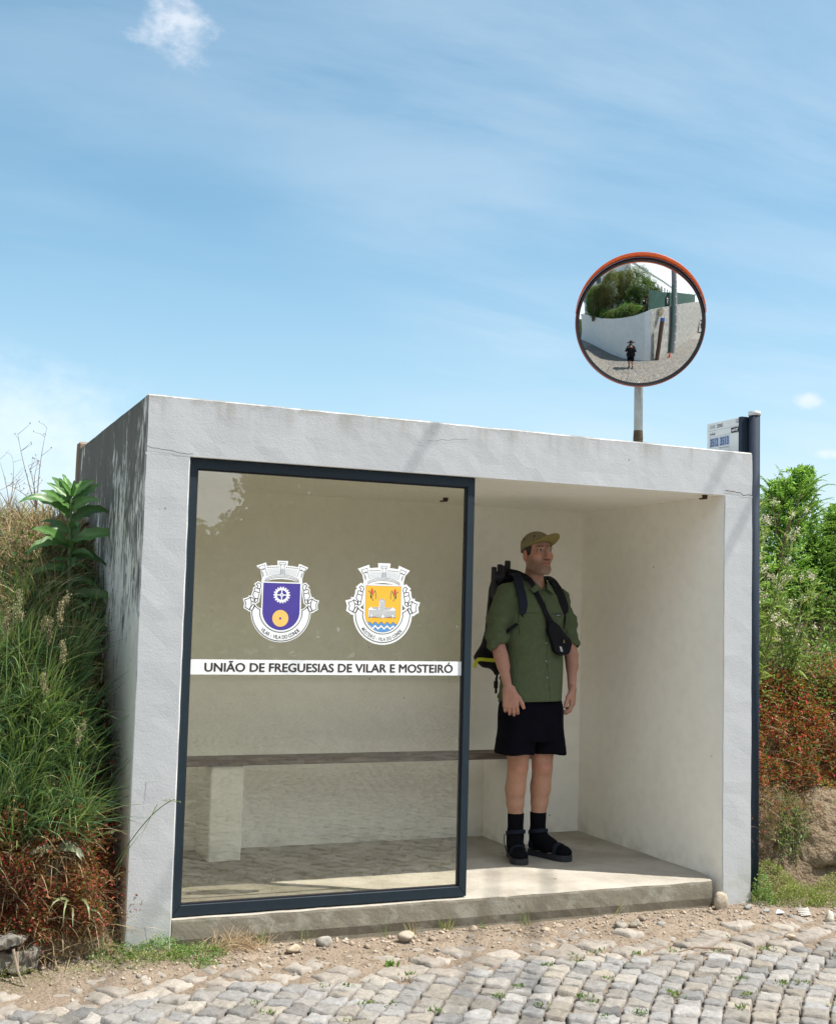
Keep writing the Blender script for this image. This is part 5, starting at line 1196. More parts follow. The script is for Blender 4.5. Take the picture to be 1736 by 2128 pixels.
for s, xx in ((-1, 2.256), (1, 2.510)):
    pts = [(2.36 + s * 0.075, 0.935, 1.545), (2.36 + s * 0.09, 0.865, 1.578), (2.36 + s * 0.100, 0.80, 1.566)] + [onshirt(xx + s * 0.002 * k, z, 0.006) for k, z in enumerate((1.50, 1.45, 1.40, 1.36))]
    if s > 0: pts = [(2.44, 0.935, 1.54), (2.468, 0.865, 1.572), (2.484, 0.80, 1.552)] + [onshirt(2.497 + 0.013 * k, z, 0.006) for k, z in enumerate((1.50, 1.45, 1.40, 1.37))]
    ribbon('shoulder_strap', pts, lambda t: 0.052 if t < 0.8 else 0.052 - 0.10 * (t - 0.8), 0.009, M_STRAP if s < 0 else M_NYL, bpk, lambda p: (0, -1, 0.25) if p.y < 0.76 else (0, -0.25, 1))
    e = pts[-1]
    ribbon('adjuster_strap', [e, (e[0] - s * 0.004 if s < 0 else e[0] + 0.012, e[1] + 0.02, e[2] - 0.04), (2.36 + s * 0.172, 0.74 if s < 0 else 0.75, 1.27), (2.36 + s * 0.178, 0.86, 1.20)], 0.018, 0.003, M_NYL, bpk, lambda p, s=s: (s * 0.8, -0.6, 0))
MB().tube([(2.215, 0.93, 1.02), (2.200, 0.915, 0.985), (2.198, 0.91, 0.965)], [0.006, 0.008, 0.008], 6).box((2.184, 0.904, 0.935), (2.206, 0.914, 0.975)).box((2.190, 0.906, 0.905), (2.203, 0.912, 0.937)).build('dangling_buckle', [M_BLACK], pack)
tp = thing('tripod', (2.26, 1.0, 1.25), 'folded black tripod strapped to the backpack, its legs sticking up behind the shoulder', 'tripod')
for i, (x, y, zt, r) in enumerate(((2.292, 0.985, 1.663, 0.0135), (2.245, 0.99, 1.640, 0.0125), (2.222, 1.02, 1.625, 0.012))):
    lg = MB().tube([(x - 0.03, y + 0.03, 1.15), (x - 0.012, y + 0.01, 1.50), (x, y, zt - 0.07)], r, 12).tube([(x - 0.0, y, zt - 0.075), (x + 0.002, y, zt)], r * 1.28, 12).build('leg', [M_BLACK], tp, True)
    MB().tube([(x + 0.002, y, zt + 0.0005), (x + 0.0022, y, zt + 0.0035)], r * 1.05, 12).build('foot_cap', [simple('worn grey plastic', (0.12, 0.13, 0.13), 0.5)], lg)
F = Field((2.16, 0.92, 1.42), (2.34, 1.12, 1.66), 0.004)
F.path([(2.24, 1.0, 1.46), (2.238, 1.0, 1.56)], [0.038, 0.036], 0.02).path([(2.215, 0.99, 1.53), (2.212, 0.99, 1.60)], [0.020, 0.014], 0.01).cone((2.262, 0.985, 1.56), (2.268, 0.985, 1.62), 0.022, 0.018, 0.01).cone((2.235, 0.985, 1.52), (2.205, 0.965, 1.55), 0.016, 0.012, 0.008)
V, Fc = F.mesh(); npmesh('head_clamp', V, Fc, [M_BLACK], tp, True)
ribbon('tie_strap', [(2.205, 0.965, 1.44), (2.25, 0.945, 1.445), (2.30, 0.955, 1.445)], 0.02, 0.003, M_NYL, tp, (0, -1, 0))
# ------------------------------------------------------------------ earth banks
def nz(x, y, z, s, seed=0): return noise.noise(Vector((x * s + seed, y * s, z * s)))
def bank_pt(x, t, y0, run, top, seed, plateau=6.0):
    """t 0..1 up the face, 1..2 over the plateau"""
    if t <= 1:
        pw = (1.05 + 1.5 * min(1, max(0, (-x - 0.03) / 0.25))) if x < 0.1 else 1.25
        z = -0.17 + (top + 0.17) * t; y = y0 + run * (t ** pw)
        bump = 0.09 * nz(x, y, z, 2.2, seed) + 0.05 * nz(x, y, z, 6, seed) + 0.022 * nz(x, y, z, 19, seed) + 0.008 * nz(x, y, z, 55, seed)
        k = min(1, t * 6 + 0.15)
        y += -bump * 0.9 * k; z += bump * 0.5 * k
    else:
        u = t - 1; y = y0 + run + plateau * u; z = top + 0.10 * nz(x, y, 0, 1.2, seed) + 0.04 * nz(x, y, 0, 7, seed) + 0.25 * u
    return (x, y, z)
def bank(name, xs, y0, run, top, seed, xf=None):
    ts = list(np.linspace(0, 1, 90)) + list(1 + np.linspace(0.02, 1, 14) ** 1.5)
    V = np.array([bank_pt(x, t, y0(x) if callable(y0) else y0, run, top(x) if callable(top) else top, seed) for t in ts for x in xs]); nx = len(xs); ny = len(ts)
    i, j = np.meshgrid(np.arange(nx - 1), np.arange(ny - 1)); a = (j * nx + i).ravel(); F = np.stack([a, a + 1, a + nx + 1, a + nx], 1)
    o = npmesh(name, V, F, [M_BANK], smooth=True); o['kind'] = 'structure'; return o
LY0 = lambda x: -0.02 - 0.10 * max(0, -x) ** 1.2 * 0.7
LTOP = lambda x: 1.80 + 0.03 * min(3, -x)
bank('left_bank', list(np.linspace(-1.1, -0.004, 56)) , LY0, 1.62, LTOP, 3)
o = bank('left_bank', list(np.linspace(-9.0, -1.1, 70)), LY0, 1.62, LTOP, 3)
RY0 = lambda x: 0.03 + 0.10 * min(1, max(0, x - 3.3))
RTOP = lambda x: 1.45 + 0.05 * (x - 3.3)
bank('right_bank', list(np.linspace(3.275, 4.7, 60)), RY0, 0.95, RTOP, 8)
bank('right_bank', list(np.linspace(4.7, 13.0, 60)), RY0, 0.95, RTOP, 8)
def Lface(n, x0, x1, t0, t1, off=0.0):
    x = RNG.uniform(x0, x1, n); t = RNG.uniform(t0, t1, n)
    P = np.array([bank_pt(a, b, LY0(a), 1.62, LTOP(a), 3) for a, b in zip(x, t)]); return P + np.array([0, -0.6, 0.5]) * off
def Rface(n, x0, x1, t0, t1, off=0.0):
    x = RNG.uniform(x0, x1, n); t = RNG.uniform(t0, t1, n)
    P = np.array([bank_pt(a, b, RY0(a), 0.95, RTOP(a), 8) for a, b in zip(x, t)]); return P + np.array([0, -0.6, 0.5]) * off
def field_at(mb_pts): return mb_pts
OUT = np.array([0, -0.75, 0.65])

# ---- left bank: dry tufts on top, long blue-green grass in the middle, red herb below
g = Green()
P = Lface(8000, -1.15, -0.02, 0.52, 1.10); n = len(P)
g.add(blades(P, rnd_dir(n, (0, -0.55, 0.8), 0.55), RNG.uniform(0.06, 0.22, n), RNG.uniform(0.003, 0.006, n), pal(n, [(0.40, 0.31, 0.17), (0.50, 0.41, 0.24), (0.30, 0.21, 0.11), (0.24, 0.26, 0.09)], [4, 3, 2, 2]), 0.9))
P = Lface(900, -1.15, -0.02, 0.97, 1.5); n = len(P)
g.add(blades(P, rnd_dir(n, (0, -0.1, 1), 0.35), RNG.uniform(0.05, 0.16, n), RNG.uniform(0.002, 0.004, n), pal(n, [(0.42, 0.35, 0.2), (0.20, 0.26, 0.08)], [2, 2]), 0.4))
P = Lface(2600, -1.15, -0.02, 0.55, 1.0); n = len(P)
g.add(leaves(P + OUT * 0.02, rnd_dir(n, OUT, 0.8), RNG.uniform(0.012, 0.03, n), RNG.uniform(0.006, 0.014, n), pal(n, [(0.12, 0.20, 0.04), (0.20, 0.24, 0.06), (0.33, 0.25, 0.12)], [3, 3, 2])))
tag(g.build('dry_grass', M_DRY), 'straw coloured dry grass matted over the top of the left bank', 'grass', kind='stuff')
g = Green()
def tuft(g, n, x0, x1, t0, t1, L, W, cols, wts, up, spread, droop, off=0.0):
    k = n // 18; B = Lface(k, x0, x1, t0, t1, off); i = RNG.integers(0, k, n); P = B[i] + RNG.normal(0, 0.014, (n, 3)); lean = rnd_dir(k, up, spread * 0.8)[i]
    g.add(blades(P, unit(lean + RNG.normal(0, 0.22, (n, 3))), RNG.uniform(L[0], L[1], n), RNG.uniform(W[0], W[1], n), pal(n, cols, wts), droop * RNG.uniform(0.5, 1.4, n)))
GC = [(0.085, 0.170, 0.075), (0.12, 0.22, 0.095), (0.20, 0.30, 0.10), (0.42, 0.42, 0.20), (0.05, 0.11, 0.06)]
tuft(g, 6500, -1.15, -0.16, 0.24, 0.62, (0.14, 0.40), (0.004, 0.011), GC, [4, 4, 3, 1.5, 3], (0.05, -0.5, 0.85), 0.42, 0.75)
tuft(g, 1400, -0.5, -0.01, 0.30, 0.80, (0.10, 0.30), (0.003, 0.007), [(0.03, 0.075, 0.035), (0.05, 0.11, 0.045)], [1, 1], (0.1, -0.5, 0.8), 0.5, 0.8)  # dark blades by the wall: its deep shade put into their colour
tuft(g, 700, -1.15, -0.10, 0.45, 0.75, (0.2, 0.5), (0.002, 0.005), [(0.10, 0.18, 0.06), (0.32, 0.30, 0.15)], [2, 1], (0.1, -0.4, 0.95), 0.3, 0.5)
P = Lface(2400, -0.55, -0.01, 0.30, 0.93, 0.04); n = len(P); P = P + RNG.normal(0, 0.03, (n, 3)) * np.array([1, 1, 1]); P[:, 0] = np.minimum(P[:, 0], -0.02)
g.add(leaves(P, rnd_dir(n, OUT, 0.8), RNG.uniform(0.02, 0.055, n), RNG.uniform(0.010, 0.026, n), pal(n, [(0.03, 0.07, 0.03), (0.05, 0.11, 0.04), (0.08, 0.07, 0.03), (0.15, 0.035, 0.02)], [4, 3, 1, 1])))  # broad leaves coloured dark, for the shade beside the wall
tag(g.build('long_grass', M_LEAF), 'long blue-green grass hanging down the middle of the left bank', 'grass', kind='stuff')
g = Green()
REDC = [(0.32, 0.035, 0.035), (0.22, 0.022, 0.022), (0.34, 0.09, 0.04), (0.20, 0.09, 0.04), (0.13, 0.15, 0.04), (0.26, 0.17, 0.09)]
def herb(g, P, stems, leafn, size, cols, wts, spread=0.05):
    n = len(P)
    g.add(blades(P, rnd_dir(n, (0, -0.5, 0.8), 0.6), RNG.uniform(0.05, 0.16, n) * stems, RNG.uniform(0.0016, 0.003, n), pal(n, [(0.28, 0.03, 0.03), (0.35, 0.12, 0.06), (0.30, 0.22, 0.12)], [2, 1, 1]), 0.6, 3))
    Q = np.repeat(P, leafn, 0) + RNG.normal(0, spread, (n * leafn, 3)) * np.array([1, 0.7, 0.8]) + OUT * 0.05; ll = np.array([nz(q[0], q[1], q[2], 9, 31) for q in Q]); Q = Q + OUT * (0.09 * ll)[:, None]; Q = Q[ll > -0.27]; m = len(Q)
    patch = np.array([0.5 + 0.5 * nz(q[0], q[1], q[2], 5, 77) for q in Q])[:, None]
    c = pal(m, cols, wts); g.add(leaves(Q, rnd_dir(m, OUT, 0.9), RNG.uniform(0.4, 1.7, m) * size, RNG.uniform(0.35, 1.0, m) * size * 0.8, c * (0.75 + 0.5 * patch)))
herb(g, Lface(3200, -1.15, -0.02, 0.06, 0.30), 1.0, 9, 0.015, REDC, [4, 4, 2.5, 3, 2, 2])
herb(g, Lface(260, -0.45, -0.02, 0.30, 0.62), 1.2, 6, 0.013, REDC, [3, 2, 3, 3, 3, 1])
tag(g.build('red_herb', M_LEAF), 'rust red low herb sprawling over the foot of the left bank', 'weeds', kind='stuff')
g = Green()
P = Lface(2400, -1.15, 0.0, 0.02, 0.40); n = len(P)
g.add(blades(P + OUT * 0.03, rnd_dir(n, (0.1, -0.8, 0.1), 0.7), RNG.uniform(0.06, 0.22, n), RNG.uniform(0.0016, 0.004, n), pal(n, [(0.42, 0.32, 0.18), (0.32, 0.22, 0.12), (0.5, 0.42, 0.27), (0.16, 0.19, 0.07)], [3, 3, 1, 1]), 0.7))
tag(g.build('dead_stalks', M_DRY), 'tangled pale dead stalks among the red herb on the left bank', 'straw', kind='stuff')
# ground cover at the foot
def patch(g, cx, cy, rx, ry, n, size, cols, wts, h=0.02, zf=None):
    a = RNG.uniform(0, 6.283, n); r = np.sqrt(RNG.random(n)); x = cx + rx * r * np.cos(a); y = cy + ry * r * np.sin(a)
    z = np.array([(zf or G)(p, q) for p, q in zip(x, y)]) + h * (1 - r ** 2) * RNG.uniform(0.2, 1.2, n)
    g.add(leaves(np.stack([x, y, z], 1), rnd_dir(n, (0, -0.2, 0.9), 0.8), RNG.uniform(0.6, 1.3, n) * size, RNG.uniform(0.4, 0.9, n) * size * 0.8, pal(n, cols, wts)))
g = Green(); CL = [(0.12, 0.24, 0.06), (0.16, 0.30, 0.08), (0.22, 0.30, 0.08), (0.34, 0.33, 0.12)]
for cx, cy, rx, ry, n, h in ((0.14, -0.06, 0.14, 0.09, 900, 0.06), (0.29, -0.11, 0.13, 0.07, 700, 0.045), (-0.05, -0.02, 0.12, 0.10, 500, 0.05), (0.30, -0.20, 0.06, 0.05, 160, 0.02)):
    patch(g, cx, cy, rx, ry, n, 0.012, CL, [4, 4, 2, 1], h)
for cx, cy, rx, ry, n in ((0.03, -0.14, 0.10, 0.07, 700), (-0.46, -0.22, 0.14, 0.09, 900), (-0.22, -0.20, 0.12, 0.06, 400), (0.16, -0.14, 0.07, 0.05, 400)):
    patch(g, cx, cy, rx, ry, n, 0.006, [(0.26, 0.27, 0.07), (0.33, 0.33, 0.10), (0.18, 0.22, 0.06)], [3, 2, 2], 0.05)
P = np.stack([RNG.uniform(-0.2, 0.45, 260), RNG.uniform(-0.2, 0.02, 260), np.full(260, -0.14)], 1); P[:, 2] = [G(a, b) for a, b in P[:, :2]]
g.add(blades(P, rnd_dir(260, (0, -0.2, 0.9), 0.7), RNG.uniform(0.03, 0.09, 260), 0.003, pal(260, CL), 0.8))
tag(g.build('ground_cover', M_LEAF), 'bright green creeping ground cover at the left front corner of the shelter', 'ground cover', kind='stuff')
g = Green(); ZR = lambda x, y: G(x, y)
def rz_(x, y):  # height of right bank foot
    return max(G(x, y), -0.17 + (y - RY0(x)) * 1.7)
for cx, cy, rx, ry, n, h in ((3.52, -0.07, 0.17, 0.09, 2600, 0.09), (3.50, 0.06, 0.15, 0.11, 2800, 0.13), (3.82, -0.02, 0.18, 0.10, 2400, 0.10), (3.66, -0.12, 0.13, 0.06, 1200, 0.05)):
    patch(g, cx, cy, rx, ry, n, 0.0095, [(0.28, 0.30, 0.08), (0.36, 0.37, 0.12), (0.18, 0.24, 0.06), (0.13, 0.2, 0.05)], [3, 2, 2, 1], h, rz_)
for cx, cy, rx, ry, n, h in ((3.325, -0.02, 0.07, 0.07, 800, 0.16), (3.95, -0.05, 0.12, 0.10, 700, 0.12)):
    patch(g, cx, cy, rx, ry, n, 0.013, CL, [4, 4, 2, 1], h, rz_)
tag(g.build('ground_cover', M_LEAF), 'yellow-green cushion weeds at the foot of the right bank by the post', 'ground cover', kind='stuff')
g = Green(); n = 900
P = np.stack([0.46 + RNG.normal(0, 0.075, n), -0.07 + RNG.normal(0, 0.03, n), np.zeros(n)], 1); P[:, 2] = [G(a, b) + 0.035 * math.exp(-((a - 0.46) / 0.08) ** 2) * random.random() for a, b in P[:, :2]]
g.add(blades(P, rnd_dir(n, (0.3, -0.2, 0.25), 0.8), RNG.uniform(0.04, 0.12, n), RNG.uniform(0.0012, 0.0026, n), pal(n, [(0.44, 0.32, 0.19), (0.34, 0.23, 0.13), (0.52, 0.42, 0.28)]), 0.7))
tag(g.build('straw_heap', M_DRY), 'small tan heap of dry straw against the slab left of centre', 'straw', kind='stuff')
# weeds between the setts
g = Green(); spots = []
for _ in range(46):
    x = random.uniform(0.2, 3.2); y = random.uniform(-1.5, -0.45); m = random.randint(10, 34)
    P = np.stack([x + RNG.normal(0, 0.018, m), y + RNG.normal(0, 0.012, m), np.full(m, -0.158)], 1)
    g.add(leaves(P, rnd_dir(m, (0, -0.1, 1), 0.6), RNG.uniform(0.010, 0.026, m), RNG.uniform(0.003, 0.009, m), pal(m, [(0.10, 0.20, 0.05), (0.16, 0.24, 0.06), (0.3, 0.26, 0.1)], [3, 2, 1])))
tag(g.build('joint_weeds', M_LEAF), 'tiny green weeds sprouting from joints between the paving setts', 'weeds', kind='stuff')

# ---- single plants on the left
def bezier(p0, p1, p2, n): return [tuple(Vector(p0).lerp(Vector(p1), t).lerp(Vector(p1).lerp(Vector(p2), t), t)) for t in np.linspace(0, 1, n)]
def big_leaf(base, d, L, W, droop, col, wav=0.06, nu=10, nv=4, up=(0.1, -0.75, 0.65)):
    base = np.array(base, float); d = unit(np.array(d, float)); s = unit(np.cross(d, up)); V = []; p = base.copy(); dd = d.copy(); ph = random.random() * 6
    for i in range(nu + 1):
        t = i / nu; w_ = W * 0.5 * (math.sin(math.pi * min(1, t * 0.94 + 0.05)) ** 0.75) * (1 - 0.25 * t) + 0.001; nrm = np.cross(s, dd)
        for j in range(nv + 1):
            q = -1 + 2 * j / nv; ser = 1 + 0.16 * ((i % 2) * 2 - 1) * (abs(q) > 0.9)
            V.append(p + s * q * w_ * ser + nrm * (abs(q) * w_ * 0.35 + wav * W * math.sin(t * 17 + ph + 2 * q) * abs(q)))
        p = p + dd * L / nu; dd = unit(dd + np.array([0, 0, -1.0]) * droop / nu * (0.4 + 1.2 * t))
    F = [(i * (nv + 1) + j, (i + 1) * (nv + 1) + j, (i + 1) * (nv + 1) + j + 1, i * (nv + 1) + j + 1) for i in range(nu) for j in range(nv)]
    C = np.tile(np.array(col, float), (len(V), 1)); Cq = C.reshape(nu + 1, nv + 1, 3); Cq[:, nv // 2] *= 1.25
    return np.array(V), np.array(F), C
tl = thing('leafy_plant', (-0.17, 0.80, 0.9), 'tall thick-stemmed plant with long toothed green leaves growing against the stained side wall', 'plant')
g = Green().tube([(-0.175, 0.82, 0.75), (-0.185, 0.84, 1.1), (-0.19, 0.87, 1.5), (-0.195, 0.90, 1.88)], [0.016, 0.015, 0.012, 0.006], (0.13, 0.19, 0.07), 8)
g.build('stem', M_LEAFM, tl)
lv = [(1.42, 200, 0.27), (1.46, -10, 0.24), (1.52, 185, 0.26), (1.56, 300, 0.22), (1.58, 10, 0.26), (1.62, 250, 0.20), (1.66, 5, 0.27), (1.70, 160, 0.24), (1.72, 285, 0.20), (1.76, 25, 0.27), (1.78, 190, 0.28), (1.81, 320, 0.20), (1.84, 30, 0.22), (1.86, 170, 0.18), (1.88, 240, 0.14), (1.90, 20, 0.17), (1.93, 130, 0.15), (1.93, 300, 0.12), (1.95, 60, 0.13), (1.96, 200, 0.12), (1.36, 30, 0.22), (1.32, 170, 0.24), (1.25, 350, 0.2), (1.22, 200, 0.22), (1.12, 20, 0.18)]
rl = random.Random(17); lv += [(rl.uniform(1.15, 1.86), rl.choice((0, 180)) + rl.uniform(-60, 60), rl.uniform(0.13, 0.25)) for _ in range(20)]
for z, az, L in lv:
    az += random.uniform(-32, 32); L *= random.uniform(0.72, 1.12); a = R(az); up_ = 0.25 + random.uniform(-.15, .25) + 0.9 * max(0, (z - 1.6) / 0.35); u = min(1, (z - 0.75) / 1.1); b = (-0.178 - 0.015 * u, 0.82 + 0.08 * u, min(z, 1.885))
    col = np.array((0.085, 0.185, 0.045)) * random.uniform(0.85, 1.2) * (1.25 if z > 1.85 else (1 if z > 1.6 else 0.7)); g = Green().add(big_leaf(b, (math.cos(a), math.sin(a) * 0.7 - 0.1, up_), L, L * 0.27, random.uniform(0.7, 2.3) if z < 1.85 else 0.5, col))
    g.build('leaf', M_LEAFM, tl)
def twig_plant(name, base, tips, col, label, cat='plant', group=None, r=0.0022, twigs=5, seed=1, buds=None):
    rs = random.Random(seed); g = Green()
    for t in tips:
        mid = (Vector(base) + Vector(t)) / 2 + Vector((rs.uniform(-.04, .04), rs.uniform(-.03, .03), 0.03)); pts = bezier(base, mid, t, 9); g.tube(pts, [r * (1 - 0.8 * i / 8) for i in range(9)], col, 4)
        for k in range(twigs):
            i = rs.randint(3, 8); p = Vector(pts[i]); q = p + Vector((rs.uniform(-.06, .06), rs.uniform(-.04, .04), rs.uniform(.01, .07))); g.tube([p, (p + q) / 2 + Vector((0.006, 0, 0.004)), q], [r * 0.45, r * 0.35, r * 0.2], col, 3)
            if buds: g.add(leaves(np.array([tuple(q)] * 3), rnd_dir(3, (0, 0, 1), 0.7), 0.010, 0.005, pal(3, [buds])))
    return tag(g.build(name, M_DRY), label, cat, group)
twig_plant('dry_stalk_clump', (-0.285, 1.62, 1.86), [(-0.245, 1.70, 2.33), (-0.28, 1.7, 2.14), (-0.335, 1.7, 2.11), (-0.40, 1.68, 2.28), (-0.45, 1.7, 2.0)], (0.20, 0.13, 0.09), 'bare brown branched stalks against the sky on the left bank, nearer the shelter', twigs=5, seed=3, buds=(0.15, 0.09, 0.06), r=0.0030)
twig_plant('dry_stalk_clump', (-0.43, 1.60, 1.87), [(-0.49, 1.7, 2.13), (-0.42, 1.7, 2.15), (-0.53, 1.7, 2.06), (-0.38, 1.7, 2.05)], (0.24, 0.17, 0.11), 'bare brown branched stalks against the sky at the left photo edge', twigs=5, seed=5, r=0.0026)
def seed_grass(base, tip, label, n=4, seed=1, s=1.0, col=(0.34, 0.29, 0.17)):
    rs = random.Random(seed); t = thing('seed_grass', base, label, 'grass stalk')
    mid = (Vector(base) * 0.4 + Vector(tip) * 0.6) + Vector((rs.uniform(-.03, .03), 0.0, 0.04)); g = Green().tube(bezier(base, mid, tip, 10), [0.0022] * 9 + [0.0012], (0.16, 0.24, 0.08), 4); g.build('stem', M_LEAF, t)
    g = Green(); d = (Vector(tip) - mid).normalized()
    for k in range(n):
        c = Vector(tip) - d * (0.028 * k * s) + Vector((rs.uniform(-.012, .012), rs.uniform(-.01, .01), 0)) * (k > 0) * 1.3; m = 130
        P = np.array([tuple(c)] * m) + RNG.normal(0, 1, (m, 3)) * np.array([0.0055, 0.0055, 0.012]) * s
        g.add(leaves(P, rnd_dir(m, tuple(d), 0.5), 0.008 * s, 0.0035 * s, pal(m, [col, (0.26, 0.26, 0.12), (0.42, 0.34, 0.22)])))
    g.build('seed_head', M_DRY, t); return t
seed_grass((-0.36, 0.12, 0.98), (-0.285, 0.16, 1.37), 'tallest pale seeding grass stalk, standing before the dark lower wall', 5, 1, 1.1)
seed_grass((-0.375, 0.13, 0.95), (-0.365, 0.2, 1.27), 'seeding grass stalk just left of and below the tallest one', 4, 2)
seed_grass((-0.46, 0.08, 0.95), (-0.485, 0.15, 1.38), 'greenish seeding grass stalk left of the leafy plant at the photo edge', 4, 3, 1.1, (0.24, 0.27, 0.13))
seed_grass((-0.52, 0.08, 0.95), (-0.52, 0.15, 1.29), 'outermost seeding grass stalk at the left photo edge', 3, 4)
seed_grass((-0.34, 0.1, 0.92), (-0.30, 0.12, 1.17), 'short seeding grass stalk under the leafy plant', 3, 5)
seed_grass((-0.40, 0.0, 0.72), (-0.375, 0.08, 1.03), 'pinkish brown seeding grass head bent sideways above the green grass', 3, 6, 1.0, (0.36, 0.26, 0.20))
seed_grass((-0.27, -0.02, 0.50), (-0.205, 0.03, 0.83), 'grey-green seeding grass stalk close to the shelter corner at mid height', 4, 7, 0.9, (0.26, 0.28, 0.18))
seed_grass((-0.52, -0.08, 0.36), (-0.50, -0.03, 0.60), 'pale seeding grass head low at the left photo edge', 3, 8, 1.0)
# arching blade in front of the corner pillar
g = Green(); g.tube(bezier((-0.05, -0.02, 0.26), (0.07, -0.10, 0.50), (0.165, -0.13, 0.535), 12), [0.0022] * 11 + [0.001], (0.16, 0.24, 0.09), 5)
g.add(blades(np.array([[0.095, -0.115, 0.515]]), np.array([[-0.45, 0, -0.9]]), 0.17, 0.008, np.array([(0.16, 0.25, 0.08)]), 0.1, 6))
g.add(blades(np.array([[-0.05, -0.03, 0.2], [-0.06, -0.02, 0.22]]), np.array([[0.25, -0.1, 0.9], [0.45, -0.1, 0.8]]), np.array([0.25, 0.22]), 0.005, np.array([(0.18, 0.24, 0.1)] * 2), 0.3, 6))
m = 40; P = np.stack([np.linspace(0.115, 0.185, m), np.full(m, -0.13), 0.532 - (np.linspace(0, 1, m) - 0.3) ** 2 * 0.02], 1) + RNG.normal(0, 0.0018, (m, 3)); g.add(leaves(P, rnd_dir(m, (0.8, 0, -0.2), 0.5), 0.008, 0.004, pal(m, [(0.2, 0.24, 0.09)])))
tag(g.build('arching_grass', M_LEAF), 'lone green grass stem arching across the front of the left corner pillar', 'grass stalk')
# wilted thistle-like plant
wp = thing('wilted_plant', (-0.30, -0.04, 0.2), 'wilted grey-green plant with drooping leaves in the red herb', 'plant')
g = Green().tube([(-0.30, 0.02, 0.02), (-0.30, -0.06, 0.18), (-0.305, -0.08, 0.34)], [0.008, 0.007, 0.006], (0.22, 0.25, 0.13), 6); g.build('stem', M_LEAFM, wp)
for az, L, dr in ((170, 0.15, 2.3), (200, 0.18, 2.6), (-10, 0.13, 2.4), (-40, 0.16, 2.8), (230, 0.14, 2.5), (300, 0.17, 2.9), (60, 0.1, 2.0)):
    a = R(az); Green().add(big_leaf((-0.305, -0.085, 0.33), (math.cos(a), math.sin(a) * 0.4 - 0.25, 0.5), L, 0.035, dr, np.array((0.19, 0.21, 0.12)) * random.uniform(0.7, 1.1), 0.22)).build('leaf', M_LEAFM, wp)
wp2 = thing('limp_plant', (-0.26, -0.16, -0.1), 'limp bent green leaves hanging over the soil below the wilted plant', 'plant')
for az, L, x in ((250, 0.26, -0.28), (290, 0.22, -0.24), (200, 0.2, -0.27), (-20, 0.18, -0.22), (265, 0.24, -0.25)):
    a = R(az); Green().add(big_leaf((x + random.uniform(-.03, .03), -0.10, 0.10 + random.uniform(-.03, .05)), (math.cos(a) * 0.6, math.sin(a) * 0.5 - 0.3, 0.5), L * random.uniform(0.7, 1.0), 0.012, random.uniform(2.5, 4.5), np.array((0.18, 0.21, 0.085)) * random.uniform(0.7, 1.15), 0.1)).build('leaf', M_LEAFM, wp2)
# rubble and sticks at far left
def lump(name, c, s, col, seed, label, cat):
    c = np.array(c); s = np.array(s); F = Field(c - s * 1.6, c + s * 1.6, 0.006); F.boxr(c, s * 0.85, 0.012); F.ell(c + s * (0.5, 0, 0.4), s * 0.6, 0.01); F.ell(c - s * (0.8, 0.2, -0.6), s * 0.5, 0.01, 'sub')
    V, Fc = F.mesh(); V = np.array([v + np.array(noise.noise_vector(Vector(v * 14 + seed))) * 0.022 + np.array(noise.noise_vector(Vector(v * 45 + seed))) * 0.010 for v in V])
    return tag(npmesh(name, V, Fc, [M_ROCK], col=np.tile(np.array(col), (len(V), 1))), label, cat)
lump('concrete_lump', (-0.50, -0.13, -0.005), (0.075, 0.06, 0.026), (0.21, 0.195, 0.165), 41, 'flat pale concrete lump jutting from the bank at the lower left', 'rubble')
lump('concrete_lump', (-0.45, -0.10, -0.085), (0.09, 0.07, 0.05), (0.16, 0.145, 0.12), 42, 'rough grey concrete lump below the flat one at the lower left', 'rubble')
tag(MB().tube([(-0.47, -0.20, -0.02), (-0.455, -0.23, -0.09), (-0.43, -0.26, -0.15)], [0.006, 0.006, 0.004], 6).tube([(-0.455, -0.20, -0.03), (-0.45, -0.23, -0.10)], [0.005, 0.003], 6).build('stick', [simple('bleached wood', (0.24, 0.19, 0.14), 0.8)]), 'two-pronged bleached stick leaning on the lower left rubble', 'stick')
tag(MB().tube([(-0.085, 0.22, 0.33), (-0.06, 0.06, 0.375)], [0.008, 0.008], 8).build('stick', [simple('cut wood', (0.5, 0.42, 0.32), 0.8)]), 'short cut pale stump end beside the lower left wall edge', 'stick')
tag(MB().tube([(2.36, -0.66, -0.140), (2.46, -0.63, -0.136), (2.55, -0.66, -0.139), (2.62, -0.70, -0.140)], [0.003, 0.004, 0.004, 0.002], 6).build('stick', [simple('brown twig', (0.20, 0.13, 0.08), 0.8)]), 'thin brown twig lying on the paving in front of the right side', 'stick')

# ---- small single weeds in the soil strip
def weed(x, y, n, L, label, cols, lean=(0, 0, 1), W=0.004):
    g = Green(); P = np.stack([x + RNG.normal(0, 0.012, n), y + RNG.normal(0, 0.008, n), np.full(n, G(x, y) + 0.0)], 1); g.add(blades(P, rnd_dir(n, lean, 0.35), RNG.uniform(0.6, 1.1, n) * L, W, pal(n, cols), 0.6)); return tag(g.build('weed', M_LEAF), label, 'weed')
GW = [(0.16, 0.25, 0.07), (0.28, 0.30, 0.12)]; DW = [(0.42, 0.34, 0.2), (0.36, 0.26, 0.15), (0.25, 0.27, 0.12)]
weed(0.60, -0.03, 16, 0.08, 'green weed tuft right of the straw heap', GW)
weed(0.80, -0.03, 10, 0.09, 'thin upright weed beside the squarish grey stone', GW)
weed(1.19, -0.01, 7, 0.17, 'tallest thin weed with a bent blade against the slab below the screen', GW, (0.1, 0, 1), 0.003)
weed(1.32, -0.02, 22, 0.07, 'brown dried tuft against the slab below the screen frame corner', DW)
